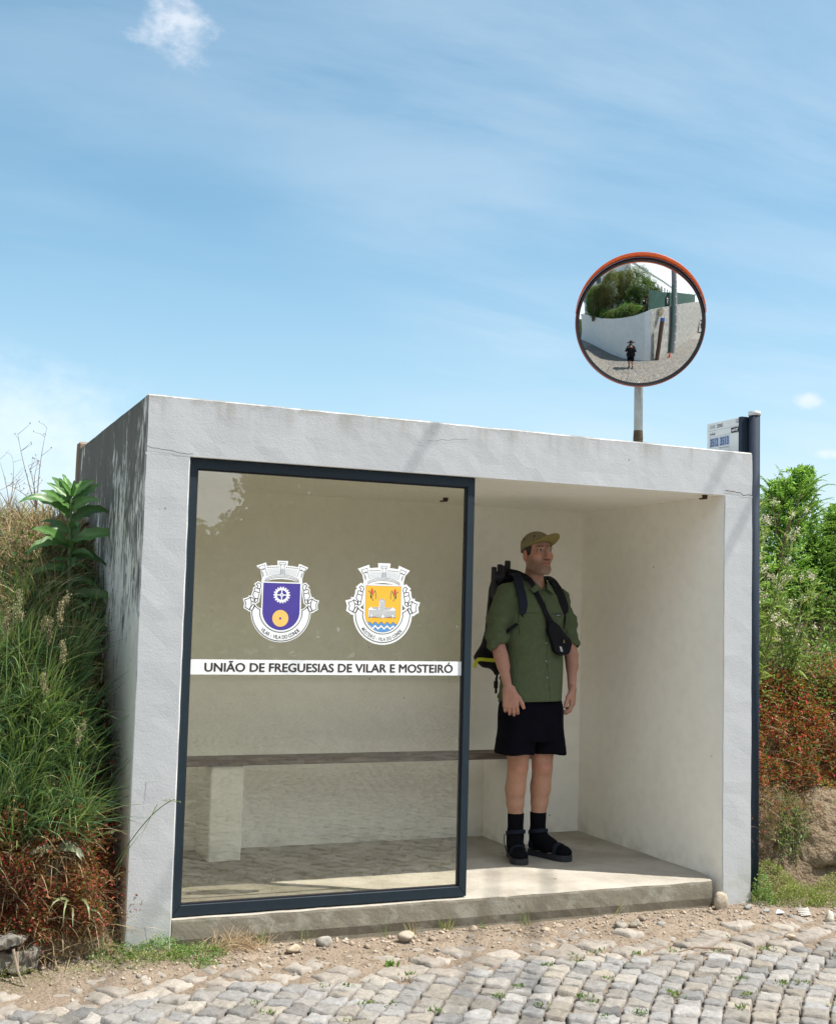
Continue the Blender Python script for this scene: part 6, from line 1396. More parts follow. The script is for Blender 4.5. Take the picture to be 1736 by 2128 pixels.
weed(1.50, -0.02, 24, 0.08, 'arched yellowish tuft against the slab near the open side', [(0.40, 0.36, 0.15), (0.24, 0.28, 0.09)])
weed(1.66, -0.02, 18, 0.07, 'flattened green tuft at the slab, left end of the open side', GW, (0.6, -0.2, 0.3))
weed(1.92, -0.02, 14, 0.08, 'pale arched weed against the slab below the man', [(0.40, 0.38, 0.2), (0.2, 0.26, 0.1)])
weed(2.42, -0.02, 10, 0.12, 'straw coloured arching grass against the right part of the slab', DW, (0.5, -0.1, 0.8), 0.003)
weed(1.08, -0.36, 22, 0.035, 'small broad green weed on the worn paving below the screen', [(0.14, 0.25, 0.05)], W=0.010)
weed(1.22, -0.33, 12, 0.035, 'second small green weed on the worn paving, right of the broad one', [(0.14, 0.25, 0.05)], (0.5, 0, 0.5), 0.008)

# ---- right bank
g = Green(); herb(g, Rface(3000, 3.28, 4.8, 0.36, 0.70), 1.1, 9, 0.019, [(0.46, 0.030, 0.035), (0.34, 0.022, 0.022), (0.42, 0.08, 0.04), (0.20, 0.09, 0.04), (0.13, 0.15, 0.04), (0.26, 0.17, 0.09)] + [(0.07, 0.12, 0.04)], [5, 4, 3, 2, 3, 2, 3])
herb(g, Rface(800, 3.28, 4.8, 0.22, 0.42), 1.0, 5, 0.014, REDC, [2, 1, 2, 2, 4, 3])
tag(g.build('red_herb', M_LEAF), 'dark red and rust herb covering the middle of the right bank', 'weeds', kind='stuff')
g = Green(); P = Rface(1800, 3.28, 4.8, 0.15, 0.95, 0.03); n = len(P)
g.add(blades(P, rnd_dir(n, (0, -0.7, 0.4), 0.65), RNG.uniform(0.06, 0.25, n), RNG.uniform(0.002, 0.005, n), pal(n, [(0.38, 0.28, 0.16), (0.28, 0.2, 0.11), (0.14, 0.20, 0.06), (0.46, 0.38, 0.24)], [3, 3, 3, 1]), 0.7))
tag(g.build('dead_stalks', M_DRY), 'brown dead stalks tangled across the right bank', 'straw', kind='stuff')
g = Green(); P = Rface(10000, 3.28, 5.2, 0.60, 1.12, 0.07); n = len(P); Q = P + RNG.normal(0, 0.05, (n, 3))
g.add(leaves(Q, rnd_dir(n, OUT, 0.7), RNG.uniform(0.015, 0.045, n), RNG.uniform(0.008, 0.02, n), pal(n, [(0.14, 0.28, 0.06), (0.22, 0.36, 0.09), (0.08, 0.17, 0.05), (0.34, 0.36, 0.13)], [3, 3, 2, 1])))
tag(g.build('undergrowth', M_LEAF), 'mixed green undergrowth below the feathery shrubs on the right bank', 'undergrowth', kind='stuff')
def frond(g, base, d, L, droop, n, leaf, cols):
    """an arching shoot carrying paired narrow leaflets"""
    p = np.array(base, float); d = unit(np.array(d, float)); pts = [p.copy()]; ds = [d.copy()]; st = 12
    for i in range(st):
        p = p + d * L / st; d = unit(d + np.array([0, 0, -1.0]) * droop / st * (i / st) * 2); pts.append(p.copy()); ds.append(d.copy())
    pts = np.array(pts); ds = np.array(ds); g.tube([tuple(q) for q in pts[::2]], [0.0035 * (1 - i / 8) for i in range(len(pts[::2]))], (0.12, 0.17, 0.05), 4)
    t = np.linspace(0.12, 1, n) * st; i0 = np.minimum(t.astype(int), st - 1); fr = (t - i0)[:, None]; P = pts[i0] * (1 - fr) + pts[i0 + 1] * fr; D = ds[i0]
    s = unit(np.cross(D, np.array([0, 0, 1.0]))); tap = (1.15 - t / st) ** 0.6
    for sg in (-1, 1): g.add(leaves(P, unit(D * 0.65 + s * sg * 0.9 + RNG.normal(0, 0.12, D.shape)), leaf * tap, leaf * 0.26 * tap, pal(n, cols), fold=0.1))
FC = [(0.17, 0.38, 0.06), (0.26, 0.50, 0.08), (0.38, 0.58, 0.12), (0.10, 0.23, 0.05)]
def shrub(base, top, spread, nf, label, seed, leaf=0.040, cols=FC, low=0.1):
    rs = random.Random(seed); t = thing('feathery_shrub', base, label, 'shrub'); b = Vector(base); H = (Vector(top) - b).length
    mb = Green()
    for k in range(5): mb.tube(bezier(b, b + Vector((rs.uniform(-.08, .08), rs.uniform(-.06, .02), H * 0.4)), b + Vector((rs.uniform(-.25, .25) * spread * 2, rs.uniform(-.2, .1), H * 0.75)), 6), [0.012, 0.01, 0.008, 0.006, 0.005, 0.003], (0.14, 0.11, 0.06), 6)
    mb.build('stem', M_DRY, t); g = Green()
    for k in range(nf):
        u = rs.random() ** 0.8; h = low + (0.98 - low) * u; a = rs.uniform(0, 6.283); r = spread * (1 - 0.72 * u) * math.sqrt(rs.random())
        c = b.lerp(Vector(top), h * 0.86) + Vector((math.cos(a) * r, math.sin(a) * r * 0.6, 0)); d = Vector((math.cos(a) * 1.0, math.sin(a) * 0.7 - 0.35, 0.25 + 0.75 * u)); frond(g, c, d, rs.uniform(0.10, 0.24), rs.uniform(0.3, 1.6), 20, leaf * rs.uniform(0.7, 1.1), cols)
    m = nf * 42; u = RNG.random(m) ** 0.8; a = RNG.uniform(0, 6.283, m); r = spread * 0.95 * (1 - 0.68 * u) * np.sqrt(RNG.random(m)); b_ = np.array(base); tt = np.array(top)
    P = b_ + (tt - b_) * (low + 0.86 * u)[:, None] + np.stack([np.cos(a) * r, np.sin(a) * r * 0.6, 0 * a], 1); lump_ = np.array([noise.noise(Vector(p * 7)) for p in P]); P = P + np.array([0, -0.05, 0.03]) * lump_[:, None]
    P = P[lump_ > -0.30]; m = len(P); g.add(leaves(P, rnd_dir(m, (0, -0.4, 0.5), 0.8), RNG.uniform(0.016, 0.046, m), RNG.uniform(0.008, 0.020, m), pal(m, cols)))
    g.build('foliage', M_LEAF, t); return t
shrub((4.30, 1.10, 1.25), (4.62, 1.28, 2.44), 0.46, 260, 'taller feathery green shrub standing next to the post', 1)
shrub((5.15, 1.35, 1.30), (5.25, 1.45, 2.22), 0.55, 240, 'lower feathery green shrub at the right photo edge', 2)
shrub((4.75, 1.15, 1.15), (4.80, 1.15, 1.95), 0.5, 200, 'darker feathery shrub in the dip between the two green ones', 3, 0.034, [(0.12, 0.27, 0.05), (0.18, 0.36, 0.07), (0.08, 0.18, 0.04)])
shrub((6.1, 1.6, 1.4), (6.15, 1.7, 2.5), 0.7, 110, 'feathery shrub beyond the right photo edge', 4)
def flower_plant(base, top, label, seed, nl=260, fl=14):
    rs = random.Random(seed); t = thing('white_flower_plant', base, label, 'plant'); b, tp_ = Vector(base), Vector(top); g = Green(); gl = Green(); gf = Green()
    for k in range(4):
        e = tp_ + Vector((rs.uniform(-.16, .16), rs.uniform(-.08, .08), rs.uniform(-.28, .02))); pts = bezier(b + Vector((rs.uniform(-.05, .05), 0, 0)), b.lerp(e, 0.5) + Vector((rs.uniform(-.05, .05), -.03, 0)), e, 10); g.tube(pts, [0.005 - 0.0004 * i for i in range(10)], (0.20, 0.20, 0.08), 5)
        m = nl // 4; i = RNG.integers(1, 10, m); P = np.array(pts)[i] + RNG.normal(0, 0.008, (m, 3)); gl.add(leaves(P, rnd_dir(m, (0, -0.3, 0.55), 0.7), RNG.uniform(0.05, 0.10, m), RNG.uniform(0.008, 0.016, m), pal(m, [(0.22, 0.34, 0.09), (0.32, 0.44, 0.13), (0.15, 0.25, 0.07), (0.46, 0.46, 0.14)], [3, 3, 2, 1])))
        for q in range(fl // 4 + 1):
            c = Vector(pts[rs.randint(5, 9)]) + Vector((rs.uniform(-.07, .07), rs.uniform(-.08, 0), rs.uniform(-.02, .06))); m = 26; P = np.array([tuple(c)] * m) + RNG.normal(0, 0.011, (m, 3)); Green().add(leaves(P, rnd_dir(m, (0, -0.3, 1), 0.8), 0.012, 0.008, pal(m, [(0.66, 0.60, 0.46), (0.55, 0.50, 0.33), (0.72, 0.68, 0.58)]))).build('flower_head', M_DRY, t)
    g.build('stem', M_LEAF, t); gl.build('foliage', M_LEAF, t); return t
flower_plant((3.78, 0.60, 1.05), (3.90, 0.55, 2.03), 'tallest cream-flowered weed, rising beside the dark post', 1)
flower_plant((3.66, 0.50, 0.95), (3.70, 0.42, 1.72), 'cream-flowered weed hugging the dark post, below the tallest one', 2)
flower_plant((4.02, 0.62, 0.95), (4.06, 0.58, 1.62), 'cream-flowered weed right of the post at mid height', 3)
gp = thing('trailing_plant', (3.78, 0.28, 0.45), 'green leafy plant trailing down the soil between post and earth lump', 'plant'); g = Green(); gs = Green()
for k in range(12):
    x = 3.72 + random.uniform(-.09, .07); pts = bezier((x, 0.36, 0.42 + random.uniform(-.1, .05)), (x, 0.20, 0.30), (x - 0.02 + random.uniform(-.05, .05), 0.16, 0.0 + random.uniform(0, .22)), 9); gs.tube(pts, [0.0025] * 9, (0.16, 0.2, 0.07), 4)
    m = 46; i = RNG.integers(0, 9, m); P = np.array(pts)[i] + RNG.normal(0, 0.015, (m, 3)); g.add(leaves(P, rnd_dir(m, (0, -0.5, 0.2), 0.9), RNG.uniform(0.018, 0.036, m), RNG.uniform(0.006, 0.012, m), pal(m, [(0.11, 0.20, 0.06), (0.20, 0.28, 0.09)])))
gs.build('stem', M_LEAF, gp); g.build('foliage', M_LEAF, gp)
# thinner cover further along the right bank
g = Green(); P = Rface(5200, 4.8, 9.5, 0.15, 0.98, 0.04); n = len(P)
g.add(blades(P, rnd_dir(n, (0, -0.7, 0.5), 0.6), RNG.uniform(0.10, 0.32, n), RNG.uniform(0.005, 0.010, n), pal(n, [(0.34, 0.25, 0.14), (0.12, 0.20, 0.06), (0.18, 0.27, 0.08), (0.42, 0.35, 0.2)], [3, 3, 3, 1]), 0.7))
P = Rface(9000, 4.8, 9.5, 0.35, 1.15, 0.05); n = len(P); g.add(leaves(P + RNG.normal(0, 0.05, (n, 3)), rnd_dir(n, OUT, 0.8), RNG.uniform(0.03, 0.07, n), RNG.uniform(0.015, 0.03, n), pal(n, [(0.14, 0.28, 0.06), (0.08, 0.17, 0.05), (0.26, 0.05, 0.035), (0.3, 0.22, 0.12)], [4, 3, 1, 2])))
tag(g.build('bank_cover', M_LEAF), 'mixed weeds and grass on the right bank beyond the photo edge', 'undergrowth', kind='stuff')
# big lump of earth
F = Field((3.62, -0.05, -0.16), (4.6, 0.75, 0.50), 0.014)
F.ell((4.06, 0.36, 0.10), (0.32, 0.27, 0.30), 0.0).ell((3.90, 0.27, 0.02), (0.13, 0.14, 0.16), 0.08).ell((4.25, 0.30, -0.02), (0.2, 0.2, 0.16), 0.08)
F.ell((3.84, 0.10, -0.10), (0.14, 0.14, 0.09), 0.05, 'sub')
V, Fc = F.mesh(); V = np.array([v + np.array(noise.noise_vector(Vector(v * 4))) * 0.05 + np.array(noise.noise_vector(Vector(v * 13))) * 0.022 + np.array(noise.noise_vector(Vector(v * 38))) * 0.009 for v in V])
tag(npmesh('earth_lump', V, Fc, [soil('cut clay', (0.19, 0.14, 0.09), (0.26, 0.20, 0.135), (0.11, 0.08, 0.05), 0.03)], smooth=True), 'big overhanging lump of sandy clay at the lower right photo edge', 'boulder')
g = Green(); m = 420; P = np.array([4.04, 0.38, 0.40]) + RNG.normal(0, 1, (m, 3)) * np.array([0.045, 0.035, 0.022]); [g.tube([(4.04, 0.38, 0.34), tuple(q)], [0.002, 0.001], (0.3, 0.1, 0.05), 3) for q in P[::12]]; g.add(leaves(P, rnd_dir(m, OUT, 0.8), 0.03, 0.013, pal(m, [(0.45, 0.10, 0.035), (0.55, 0.22, 0.08), (0.5, 0.36, 0.22), (0.2, 0.22, 0.08)])))
tag(g.build('orange_weed', M_LEAF), 'orange-red leafy weed on top of the clay lump', 'plant')
# litter
mb = MB(); mb.add([(3.265, -0.20, G(3.28, -.2) + 0.004), (3.30, -0.22, G(3.28, -.2) + 0.012), (3.325, -0.20, G(3.28, -.2) + 0.006), (3.295, -0.18, G(3.28, -.2) + 0.022)], [(0, 1, 3), (1, 2, 3)])
tag(mb.build('paper_scrap', [simple('pale blue paper', (0.50, 0.60, 0.68), 0.7)]), 'small crumpled pale blue scrap of paper near the right pillar', 'litter')
mb = MB()
for k in range(5): z = G(3.42, -.24) + 0.006 + 0.007 * k; mb.tube(bezier((3.385, -0.25 + 0.01 * k, z), (3.42, -0.27, z + 0.006), (3.455, -0.24 + 0.006 * k, z - 0.002), 7), 0.004, 5)
tag(mb.build('rag', [simple('dirty white cloth', (0.55, 0.52, 0.47), 0.9)]), 'dirty white folded rag on the soil at the foot of the right bank', 'litter')
# ------------------------------------------------------------------ across the road: what the round mirror and the glass reflect
M_WALL = soil('whitewashed wall', (0.66, 0.67, 0.67), (0.74, 0.74, 0.73), (0.56, 0.57, 0.56), 0.006)
M_ROUGH = soil('rough whitewash', (0.52, 0.51, 0.48), (0.78, 0.76, 0.72), (0.22, 0.20, 0.18), 0.10)
def wall_run(name, pts, th, mat, side):
    """pts: x, y, ztop ; thick wall following the plan line"""
    mb = MB(); n_ = len(pts); vs = []
    for i, (x, y, zt) in enumerate(pts):
        a = Vector(pts[max(i - 1, 0)][:2]); b = Vector(pts[min(i + 1, n_ - 1)][:2]); t = (b - a).normalized(); nn = Vector((-t.y, t.x)) * side * th
        vs += [(x, y, -0.3), (x, y, zt), (x + nn.x, y + nn.y, zt), (x + nn.x, y + nn.y, -0.3)]
    fs = []
    for i in range(n_ - 1):
        for j in range(4): fs.append((i * 4 + j, i * 4 + (j + 1) % 4, (i + 1) * 4 + (j + 1) % 4, (i + 1) * 4 + j))
    fs += [(0, 1, 2, 3), tuple((n_ - 1) * 4 + j for j in (3, 2, 1, 0))]
    return mb.add(vs, fs).build(name, [mat])
SM = [(-14.0, -12.0, 3.75), (-10, -10.4, 3.35), (-6.45, -8.93, 2.95), (-4.4, -7.95, 2.92), (-2.84, -7.38, 2.98), (-1.8, -7.42, 3.12), (-1.15, -7.60, 3.35), (-0.78, -7.86, 3.50)]
tag(wall_run('garden_wall', SM, 0.25, M_WALL, -1), 'smooth curved whitewashed garden wall behind the photographer, seen in the round mirror', 'wall')
RM = [(-0.77, -7.87, 3.50), (-0.58, -8.6, 3.62), (-0.42, -9.6, 3.76), (-0.25, -11.2, 3.98), (-0.05, -14, 4.35), (0.08, -17.7, 4.85), (0.35, -26, 5.9), (0.8, -44, 8.0)]
tag(wall_run('stone_wall', RM, 0.3, M_ROUGH, -1), 'rough whitewashed stone wall running away from the corner, seen in the round mirror', 'wall')
# garden ground behind the walls
mb = MB(); pl = [(x - 0.1, y - 0.2) for x, y, z in SM] + [(x - 0.28, y) for x, y, z in RM[1:]] + [(-40, -44), (-40, -22)]
mb.prism(pl[::-1], 'z', -0.4, 2.75); o = mb.build('garden_ground', [soil('garden soil', (0.13, 0.16, 0.06), (0.20, 0.22, 0.09), (0.12, 0.09, 0.05))]); o['kind'] = 'structure'
# green screening along the stone wall
mb = MB(); FN = [(-0.98, -7.95, 3.42, 5.05), (-0.78, -8.6, 3.55, 5.05), (-0.62, -9.6, 3.7, 5.1), (-0.45, -11.2, 3.9, 5.3), (-0.3, -14, 4.28, 5.75), (-0.12, -17.7, 4.8, 6.2), (0.15, -26, 5.85, 7.4)]
fe = thing('screen_fence', (-0.8, -8, 3.4), 'dark green garden screening above the rough wall, seen in the round mirror', 'fence')
for i in range(len(FN) - 1):
    a, b = FN[i], FN[i + 1]; mb.add([(a[0], a[1], a[2]), (b[0], b[1], b[2]), (b[0], b[1], b[3]), (a[0], a[1], a[3]), (a[0] - .03, a[1], a[2]), (b[0] - .03, b[1], b[2]), (b[0] - .03, b[1], b[3]), (a[0] - .03, a[1], a[3])], [(0, 1, 2, 3), (7, 6, 5, 4), (3, 2, 6, 7), (0, 4, 5, 1)])
mb.build('screening', [simple('green mesh cloth', (0.018, 0.065, 0.050), 0.8, var=0.25, vscale=4)], fe)
for a in FN: MB().tube([(a[0] - 0.05, a[1], a[2] - 0.3), (a[0] - 0.05, a[1], a[3] + 0.06)], 0.025, 8).build('post', [M_ZINC], fe)
sg = MB().box((-0.48, -10.95, 3.98), (-0.44, -10.25, 4.85), 0)
for k, (w0, zz, hh) in enumerate(((0.52, 4.56, 0.10), (0.40, 4.38, 0.05), (0.44, 4.28, 0.04), (0.3, 4.18, 0.04))): sg.box((-0.439, -10.6 - w0 / 2, zz), (-0.436, -10.6 + w0 / 2, zz + hh), 1)
tag(sg.build('notice_board', [M_BLACK, M_WHITE]), 'black notice board with white lines on the green screening, seen in the mirror', 'sign')
# poles and post
up = thing('utility_pole', (-0.02, -11.2, 0), 'tall grey concrete utility pole by the rough wall, seen in the mirror', 'utility pole')
MB().tube([(-0.02, -11.2, -0.3), (0.02, -11.2, 4.0), (-0.05, -11.15, 8.6)], [0.30, 0.27, 0.22], 16).build('pole', [simple('grey concrete pole', (0.24, 0.24, 0.25), 0.8)], up)
for k in range(8): MB().box((0.20 - 0.006 * k, -11.10, 0.8 + 0.8 * k), (0.27 - 0.006 * k, -10.98, 0.9 + 0.8 * k)).build('step_hole', [M_WHITE], up)
MB().tube([(-0.10, -10.88, -0.1), (-0.06, -10.9, 3), (-0.1, -10.9, 6)], 0.045, 8).build('cable_guard', [simple('green pipe', (0.03, 0.14, 0.07), 0.6)], up)
bpst = thing('brown_post', (-0.42, -8.3, 0), 'leaning rusty brown post with a blue top at the wall corner, seen in the mirror', 'post')
MB().tube([(-0.42, -8.28, -0.3), (-0.12, -8.40, 2.72)], 0.16, 14).build('shaft', [simple('rust brown paint', (0.10, 0.05, 0.035), 0.7)], bpst)
MB().tube([(-0.119, -8.40, 2.725), (-0.098, -8.41, 2.93)], 0.165, 14).build('blue_top', [simple('blue paint', (0.05, 0.12, 0.42), 0.6)], bpst)
cn = thing('orange_marker', (0.25, -9.4, -0.15), 'small leaning orange marker at the foot of the utility pole, seen in the mirror', 'marker')
MB().lathe([(0.13, 0), (0.10, 0.03), (0.04, 0.42), (0.0005, 0.44)], 14, mat=Matrix.Translation((0.25, -9.4, -0.187)) @ Matrix.Rotation(0.15, 4, 'Y')).build('cone_body', [simple('orange red plastic', (0.62, 0.10, 0.05), 0.5)], cn)
def tree(base, crowns, cols, label, leaf=0.13, dens=1500, name='garden_tree', cat='tree', trunk=True):
    t = thing(name, base, label, cat); b = Vector(base)
    if trunk:
        mb = MB()
        for c, r in crowns: mb.tube([b, b.lerp(Vector(c), 0.5) + Vector((0.08, 0.05, 0)), c], [0.14, 0.10, 0.04], 8)
        mb.build('trunk', [simple('bark', (0.13, 0.10, 0.07), 0.9, var=0.3)], t)
    g = Green()
    for c, r in crowns:
        n_ = int(3.2 * dens * (r[0] * r[1] * r[2]) ** (1 / 2)); d = unit(RNG.normal(0, 1, (n_, 3))); rad = RNG.uniform(0.45, 1.0, (n_, 1)) ** 0.6
        P = d * rad; lump = np.array([noise.noise(Vector(p * 2.6 + np.array(c))) for p in P]); P = P * (1 + 0.38 * lump[:, None]); P = P * np.array(r) + np.array(c)
        keep = np.array([noise.noise(Vector(p * 1.9 / max(r) * 1.5)) for p in P]) > -0.28; P = P[keep]; m = len(P)
        g.add(leaves(P, rnd_dir(m, (0, 0, 0.4), 0.9), RNG.uniform(0.6, 1.2, m) * leaf, RNG.uniform(0.35, 0.6, m) * leaf, pal(m, cols)))
    g.build('crown', M_LEAF, t); return t
TG = [(0.05, 0.11, 0.03), (0.08, 0.16, 0.045), (0.04, 0.08, 0.025)]; TB = [(0.09, 0.22, 0.04), (0.13, 0.28, 0.05)]; TO = [(0.10, 0.13, 0.05), (0.16, 0.18, 0.07), (0.20, 0.12, 0.06)]
tree((-2.7, -10.8, 2.7), [((-2.7, -10.6, 5.4), (1.25, 1.2, 1.5)), ((-1.7, -10.9, 4.7), (0.9, 0.9, 1.1)), ((-3.7, -10.3, 4.8), (0.8, 0.8, 1.2))], TG, 'dense dark green tree behind the curved wall, centre of the mirror image', 0.10, 2600)
tree((-6.6, -10.6, 2.7), [((-6.4, -10.4, 6.2), (1.3, 1.2, 2.2)), ((-7.6, -9.9, 5.2), (1.1, 1.0, 1.7)), ((-5.2, -11.4, 6.6), (0.9, 0.9, 2.2))], TO, 'tall olive-brown tree behind the wall, left half of the mirror image', 0.10, 2400)
tree((-5.0, -13.2, 2.7), [((-5.0, -13.0, 6.6), (2.2, 1.4, 2.6)), ((-8.6, -13.4, 6.6), (2.2, 1.4, 2.6)), ((-11.5, -13.2, 5.6), (2.0, 1.4, 2.4))], TG, 'wide dark tree mass standing behind the other garden trees, seen in the mirror', 0.13, 1700)
tree((-8.6, -9.6, 2.7), [((-8.3, -9.5, 4.8), (1.2, 0.8, 1.9)), ((-9.6, -10.9, 5.0), (1.2, 1.0, 2.0))], TG, 'dark tree at the left edge of the mirror image', 0.10, 2000)
tree((-3.4, -8.9, 2.7), [((-3.3, -8.6, 3.55), (0.85, 0.55, 0.75)), ((-2.3, -8.5, 3.5), (0.6, 0.45, 0.55))], TB, 'bright green low bush on top of the curved wall, seen in the mirror', 0.08, 2600, 'garden_bush', 'bush', False)
tree((-6.3, -9.4, 2.7), [((-6.5, -9.35, 3.45), (0.42, 0.42, 0.5))], TB, 'small round clipped bush behind the wall, left in the mirror', 0.05, 6000, 'garden_bush', 'bush', False)
tree((-1.35, -8.9, 3.0), [((-1.35, -8.9, 4.2), (0.35, 0.35, 0.6))], [(0.30, 0.06, 0.05), (0.2, 0.1, 0.05)], 'reddish shrub by the green screening, seen in the mirror', 0.07, 2600, 'garden_bush', 'bush', False)
tree((-0.45, -8.75, 3.5), [((-0.40, -8.7, 3.35), (0.22, 0.22, 0.35))], [(0.10, 0.2, 0.05), (0.55, 0.12, 0.14), (0.2, 0.22, 0.08)], 'pink-flowering climber hanging over the wall corner, seen in the mirror', 0.05, 2600, 'climber', 'plant', False)
tree((-3.0, -29.0, 2.75), [((-2.6, -28, 6.4), (2.4, 1.6, 1.6)), ((-5.5, -30, 6.6), (2.2, 1.5, 1.8))], TG, 'distant dark trees beyond the screening, right side of the mirror image', 0.16, 900)
g = Green(); n = 16000; tt = RNG.random(n); xs_ = np.interp(tt, np.linspace(0, 1, 7), [p[0] for p in SM[:7]]); ys_ = np.interp(tt, np.linspace(0, 1, 7), [p[1] for p in SM[:7]]) - 0.9 + RNG.normal(0, 0.25, n); hh_ = np.array([1.0 + 0.7 * noise.noise(Vector((q * 1.3, 0, 0))) for q in xs_]); zs_ = 2.7 + RNG.random(n) * 1.1 * hh_
g.add(leaves(np.stack([xs_, ys_, zs_], 1), rnd_dir(n, (0, 0.3, 0.5), 0.9), 0.12, 0.06, pal(n, TG + TB + TO)))
tag(g.build('garden_shrubbery', M_LEAF), 'mixed green shrubbery just behind the top of the curved garden wall, seen in the mirror', 'shrubbery', kind='stuff')
# apartment block
ab = thing('apartment_block', (-13, -36, 2.7), 'long white apartment block rising behind the garden trees, seen in the mirror', 'building')
MB().box((-24, -54, 2.4), (-10.6, -20.8, 13.9)).build('wall', [simple('white render wall', (0.72, 0.73, 0.74), 0.85, var=0.05, vscale=1)], ab)
MB().box((-24.2, -54.2, 13.902), (-10.4, -20.6, 14.15)).build('roof', [simple('grey roof edge', (0.45, 0.45, 0.46), 0.8)], ab)
M_WINF = simple('dark window', (0.06, 0.08, 0.10), 0.25)
wb = None
for r in range(3):
    for k in range(11):
        w_ = MB().box((-10.66, -23.6 - k * 2.8, 4.6 + r * 3.0), (-10.56, -22.4 - k * 2.8, 6.1 + r * 3.0)).build('window', [M_WINF], ab)
for k in range(4):
    for r in range(3): MB().box((-22.5 + k * 3, -20.86, 4.6 + r * 3.0), (-21.3 + k * 3, -20.76, 6.1 + r * 3.0)).build('window', [M_WINF], ab)
# trees at the end of the side street, reflected by the glass
rs = random.Random(9)
for i, (x, y, h_t, w_t, lab) in enumerate(((6.0, -27, 3.4, 1.4, 'low roadside tree at the left end of the row reflected in the glass'), (9.6, -27, 7.2, 2.3, 'tall roadside tree, second from left of the row reflected in the glass'), (13.2, -26, 8.4, 2.5, 'tallest roadside tree of the row reflected in the glass'), (17.0, -24, 8.0, 2.5, 'roadside tree at the right end of the row reflected in the glass'), (3.6, -34, 5.6, 2.0, 'far roadside tree beyond the row reflected in the glass'))):
    tree((x, y, -0.3), [((x, y, h_t * 0.62), (w_t, w_t * 0.8, h_t * 0.40)), ((x + w_t * 0.6, y, h_t * 0.4), (w_t * 0.8, w_t * 0.7, h_t * 0.32)), ((x - w_t * 0.5, y + 0.3, h_t * 0.32), (w_t * 0.8, w_t * 0.7, h_t * 0.28))], TG, lab, 0.28, 1500, 'roadside_tree')
g = Green(); n = 5000; x = RNG.uniform(3.5, 22, n); y = -22.5 + RNG.normal(0, 0.7, n) + 0.15 * (x - 3); P = np.stack([x, y, RNG.uniform(-0.15, 1.5, n) * RNG.uniform(0.4, 1, n)], 1); g.add(leaves(P, rnd_dir(n, (0, 0.3, 0.5), 0.8), 0.3, 0.14, pal(n, TG + [(0.2, 0.18, 0.08)])))
tag(g.build('hedgerow', M_LEAF), 'rough green hedgerow under the roadside trees reflected in the glass', 'hedge', kind='stuff')
# second utility pole just outside the right photo edge, and the cables between the two
u2_ = thing('utility_pole', (6.9, 0.9, 1.3), 'wooden utility pole standing outside the right photo edge', 'utility pole')
MB().tube([(6.9, 0.9, 1.0), (6.9, 0.9, 9.0)], [0.13, 0.10], 14).build('pole', [simple('tarred wood pole', (0.14, 0.10, 0.07), 0.8)], u2_)
MB().tube([(5.1, 0.9, 8.6), (7.8, 0.9, 8.6)], 0.05, 8).build('crossarm', [M_ZINC], u2_)
for k, (xa, za, xb, zb, r) in enumerate(((5.30, 8.55, -0.35, 8.1, 0.011), (7.42, 8.7, 0.4, 8.25, 0.011), (7.60, 8.5, 0.6, 8.0, 0.014))):
    a = Vector((xa, 0.9, za)); b = Vector((xb, -11.15, zb)); pts = []
    for i in range(25):
        t = i / 24; p = a.lerp(b, t); p.z -= 0.45 * 4 * t * (1 - t); pts.append(p)
    tag(MB().tube(pts, r, 6).build('overhead_cable', [M_BLACK]), ('thinner black cable nearest the photographer', 'middle black cable', 'thickest black cable farthest right')[k] + ' of the three overhead between the poles', 'cable', 'overhead cables between the two poles')

# ------------------------------------------------------------------ the photographer, seen in the mirror
ph = thing('person', (-1.15, -5.85, -0.15), 'photographer in black clothes and wide-brimmed black hat holding a camera, seen in the mirror', 'person')
PH = Vector((-1.17, -5.90, -0.173)); pf = np.array([0.39, 0.92, 0.0]); pf /= np.linalg.norm(pf); pl_ = np.array([-pf[1], pf[0], 0])
def Q(l, f, u): return np.array(PH) + pl_ * l + pf * f + np.array([0, 0, 1.0]) * u
F = Field(np.array(PH) + (-0.45, -0.4, -0.01), np.array(PH) + (0.5, 0.55, 1.80), 0.007)
F.ell(Q(0, 0.02, 1.60), (0.078, 0.095, 0.11), 0.0).ell(Q(0, 0.05, 1.545), (0.055, 0.055, 0.07), 0.02).cone(Q(0, 0.115, 1.59), Q(0, 0.13, 1.565), 0.010, 0.013, 0.01).cone(Q(0, 0, 1.56), Q(0, -0.01, 1.40), 0.052, 0.058, 0.02)
for s in (-1, 1): F.ell(Q(0.08 * s, 0.0, 1.59), (0.018, 0.018, 0.03), 0.005)
F.cone(Q(0, 0, 1.36), Q(0, 0, 0.95), 0.12, 0.13, 0.02)
EL = {-1: Q(-0.27, 0.10, 1.14), 1: Q(0.27, 0.10, 1.16)}; WR = {-1: Q(-0.09, 0.27, 1.43), 1: Q(0.10, 0.27, 1.40)}
for s in (-1, 1):
    F.path([Q(0.18 * s, 0, 1.38), EL[s], WR[s]], [0.045, 0.040, 0.028], 0.02)
    hand(F, WR[s], (-pl_[0] * s * 0.5 + pf[0] * 0.35, -pl_[1] * s * 0.5 + pf[1] * 0.35, 0.75), (pf[0], pf[1], 0.0), (-pl_[0] * s, -pl_[1] * s, 0), 0.9, 0.95, thumb_dir=(-pf[0] * 0.3 - pl_[0] * s * 0.5, -pf[1] * 0.3 - pl_[1] * s * 0.5, 0.6))
    F.path([Q(0.09 * s, 0, 0.85), Q(0.10 * s, 0.01, 0.50), Q(0.10 * s, -0.02, 0.36), Q(0.10 * s, -0.02, 0.08)], [0.09, 0.06, 0.058, 0.038], 0.03)
V, Fc = F.mesh(); V = smooth_mesh(V, Fc, 1); npmesh('body', V, Fc, [M_SKIN], ph, True, col=np.tile(np.array([0.47, 0.25, 0.17]), (len(V), 1)))
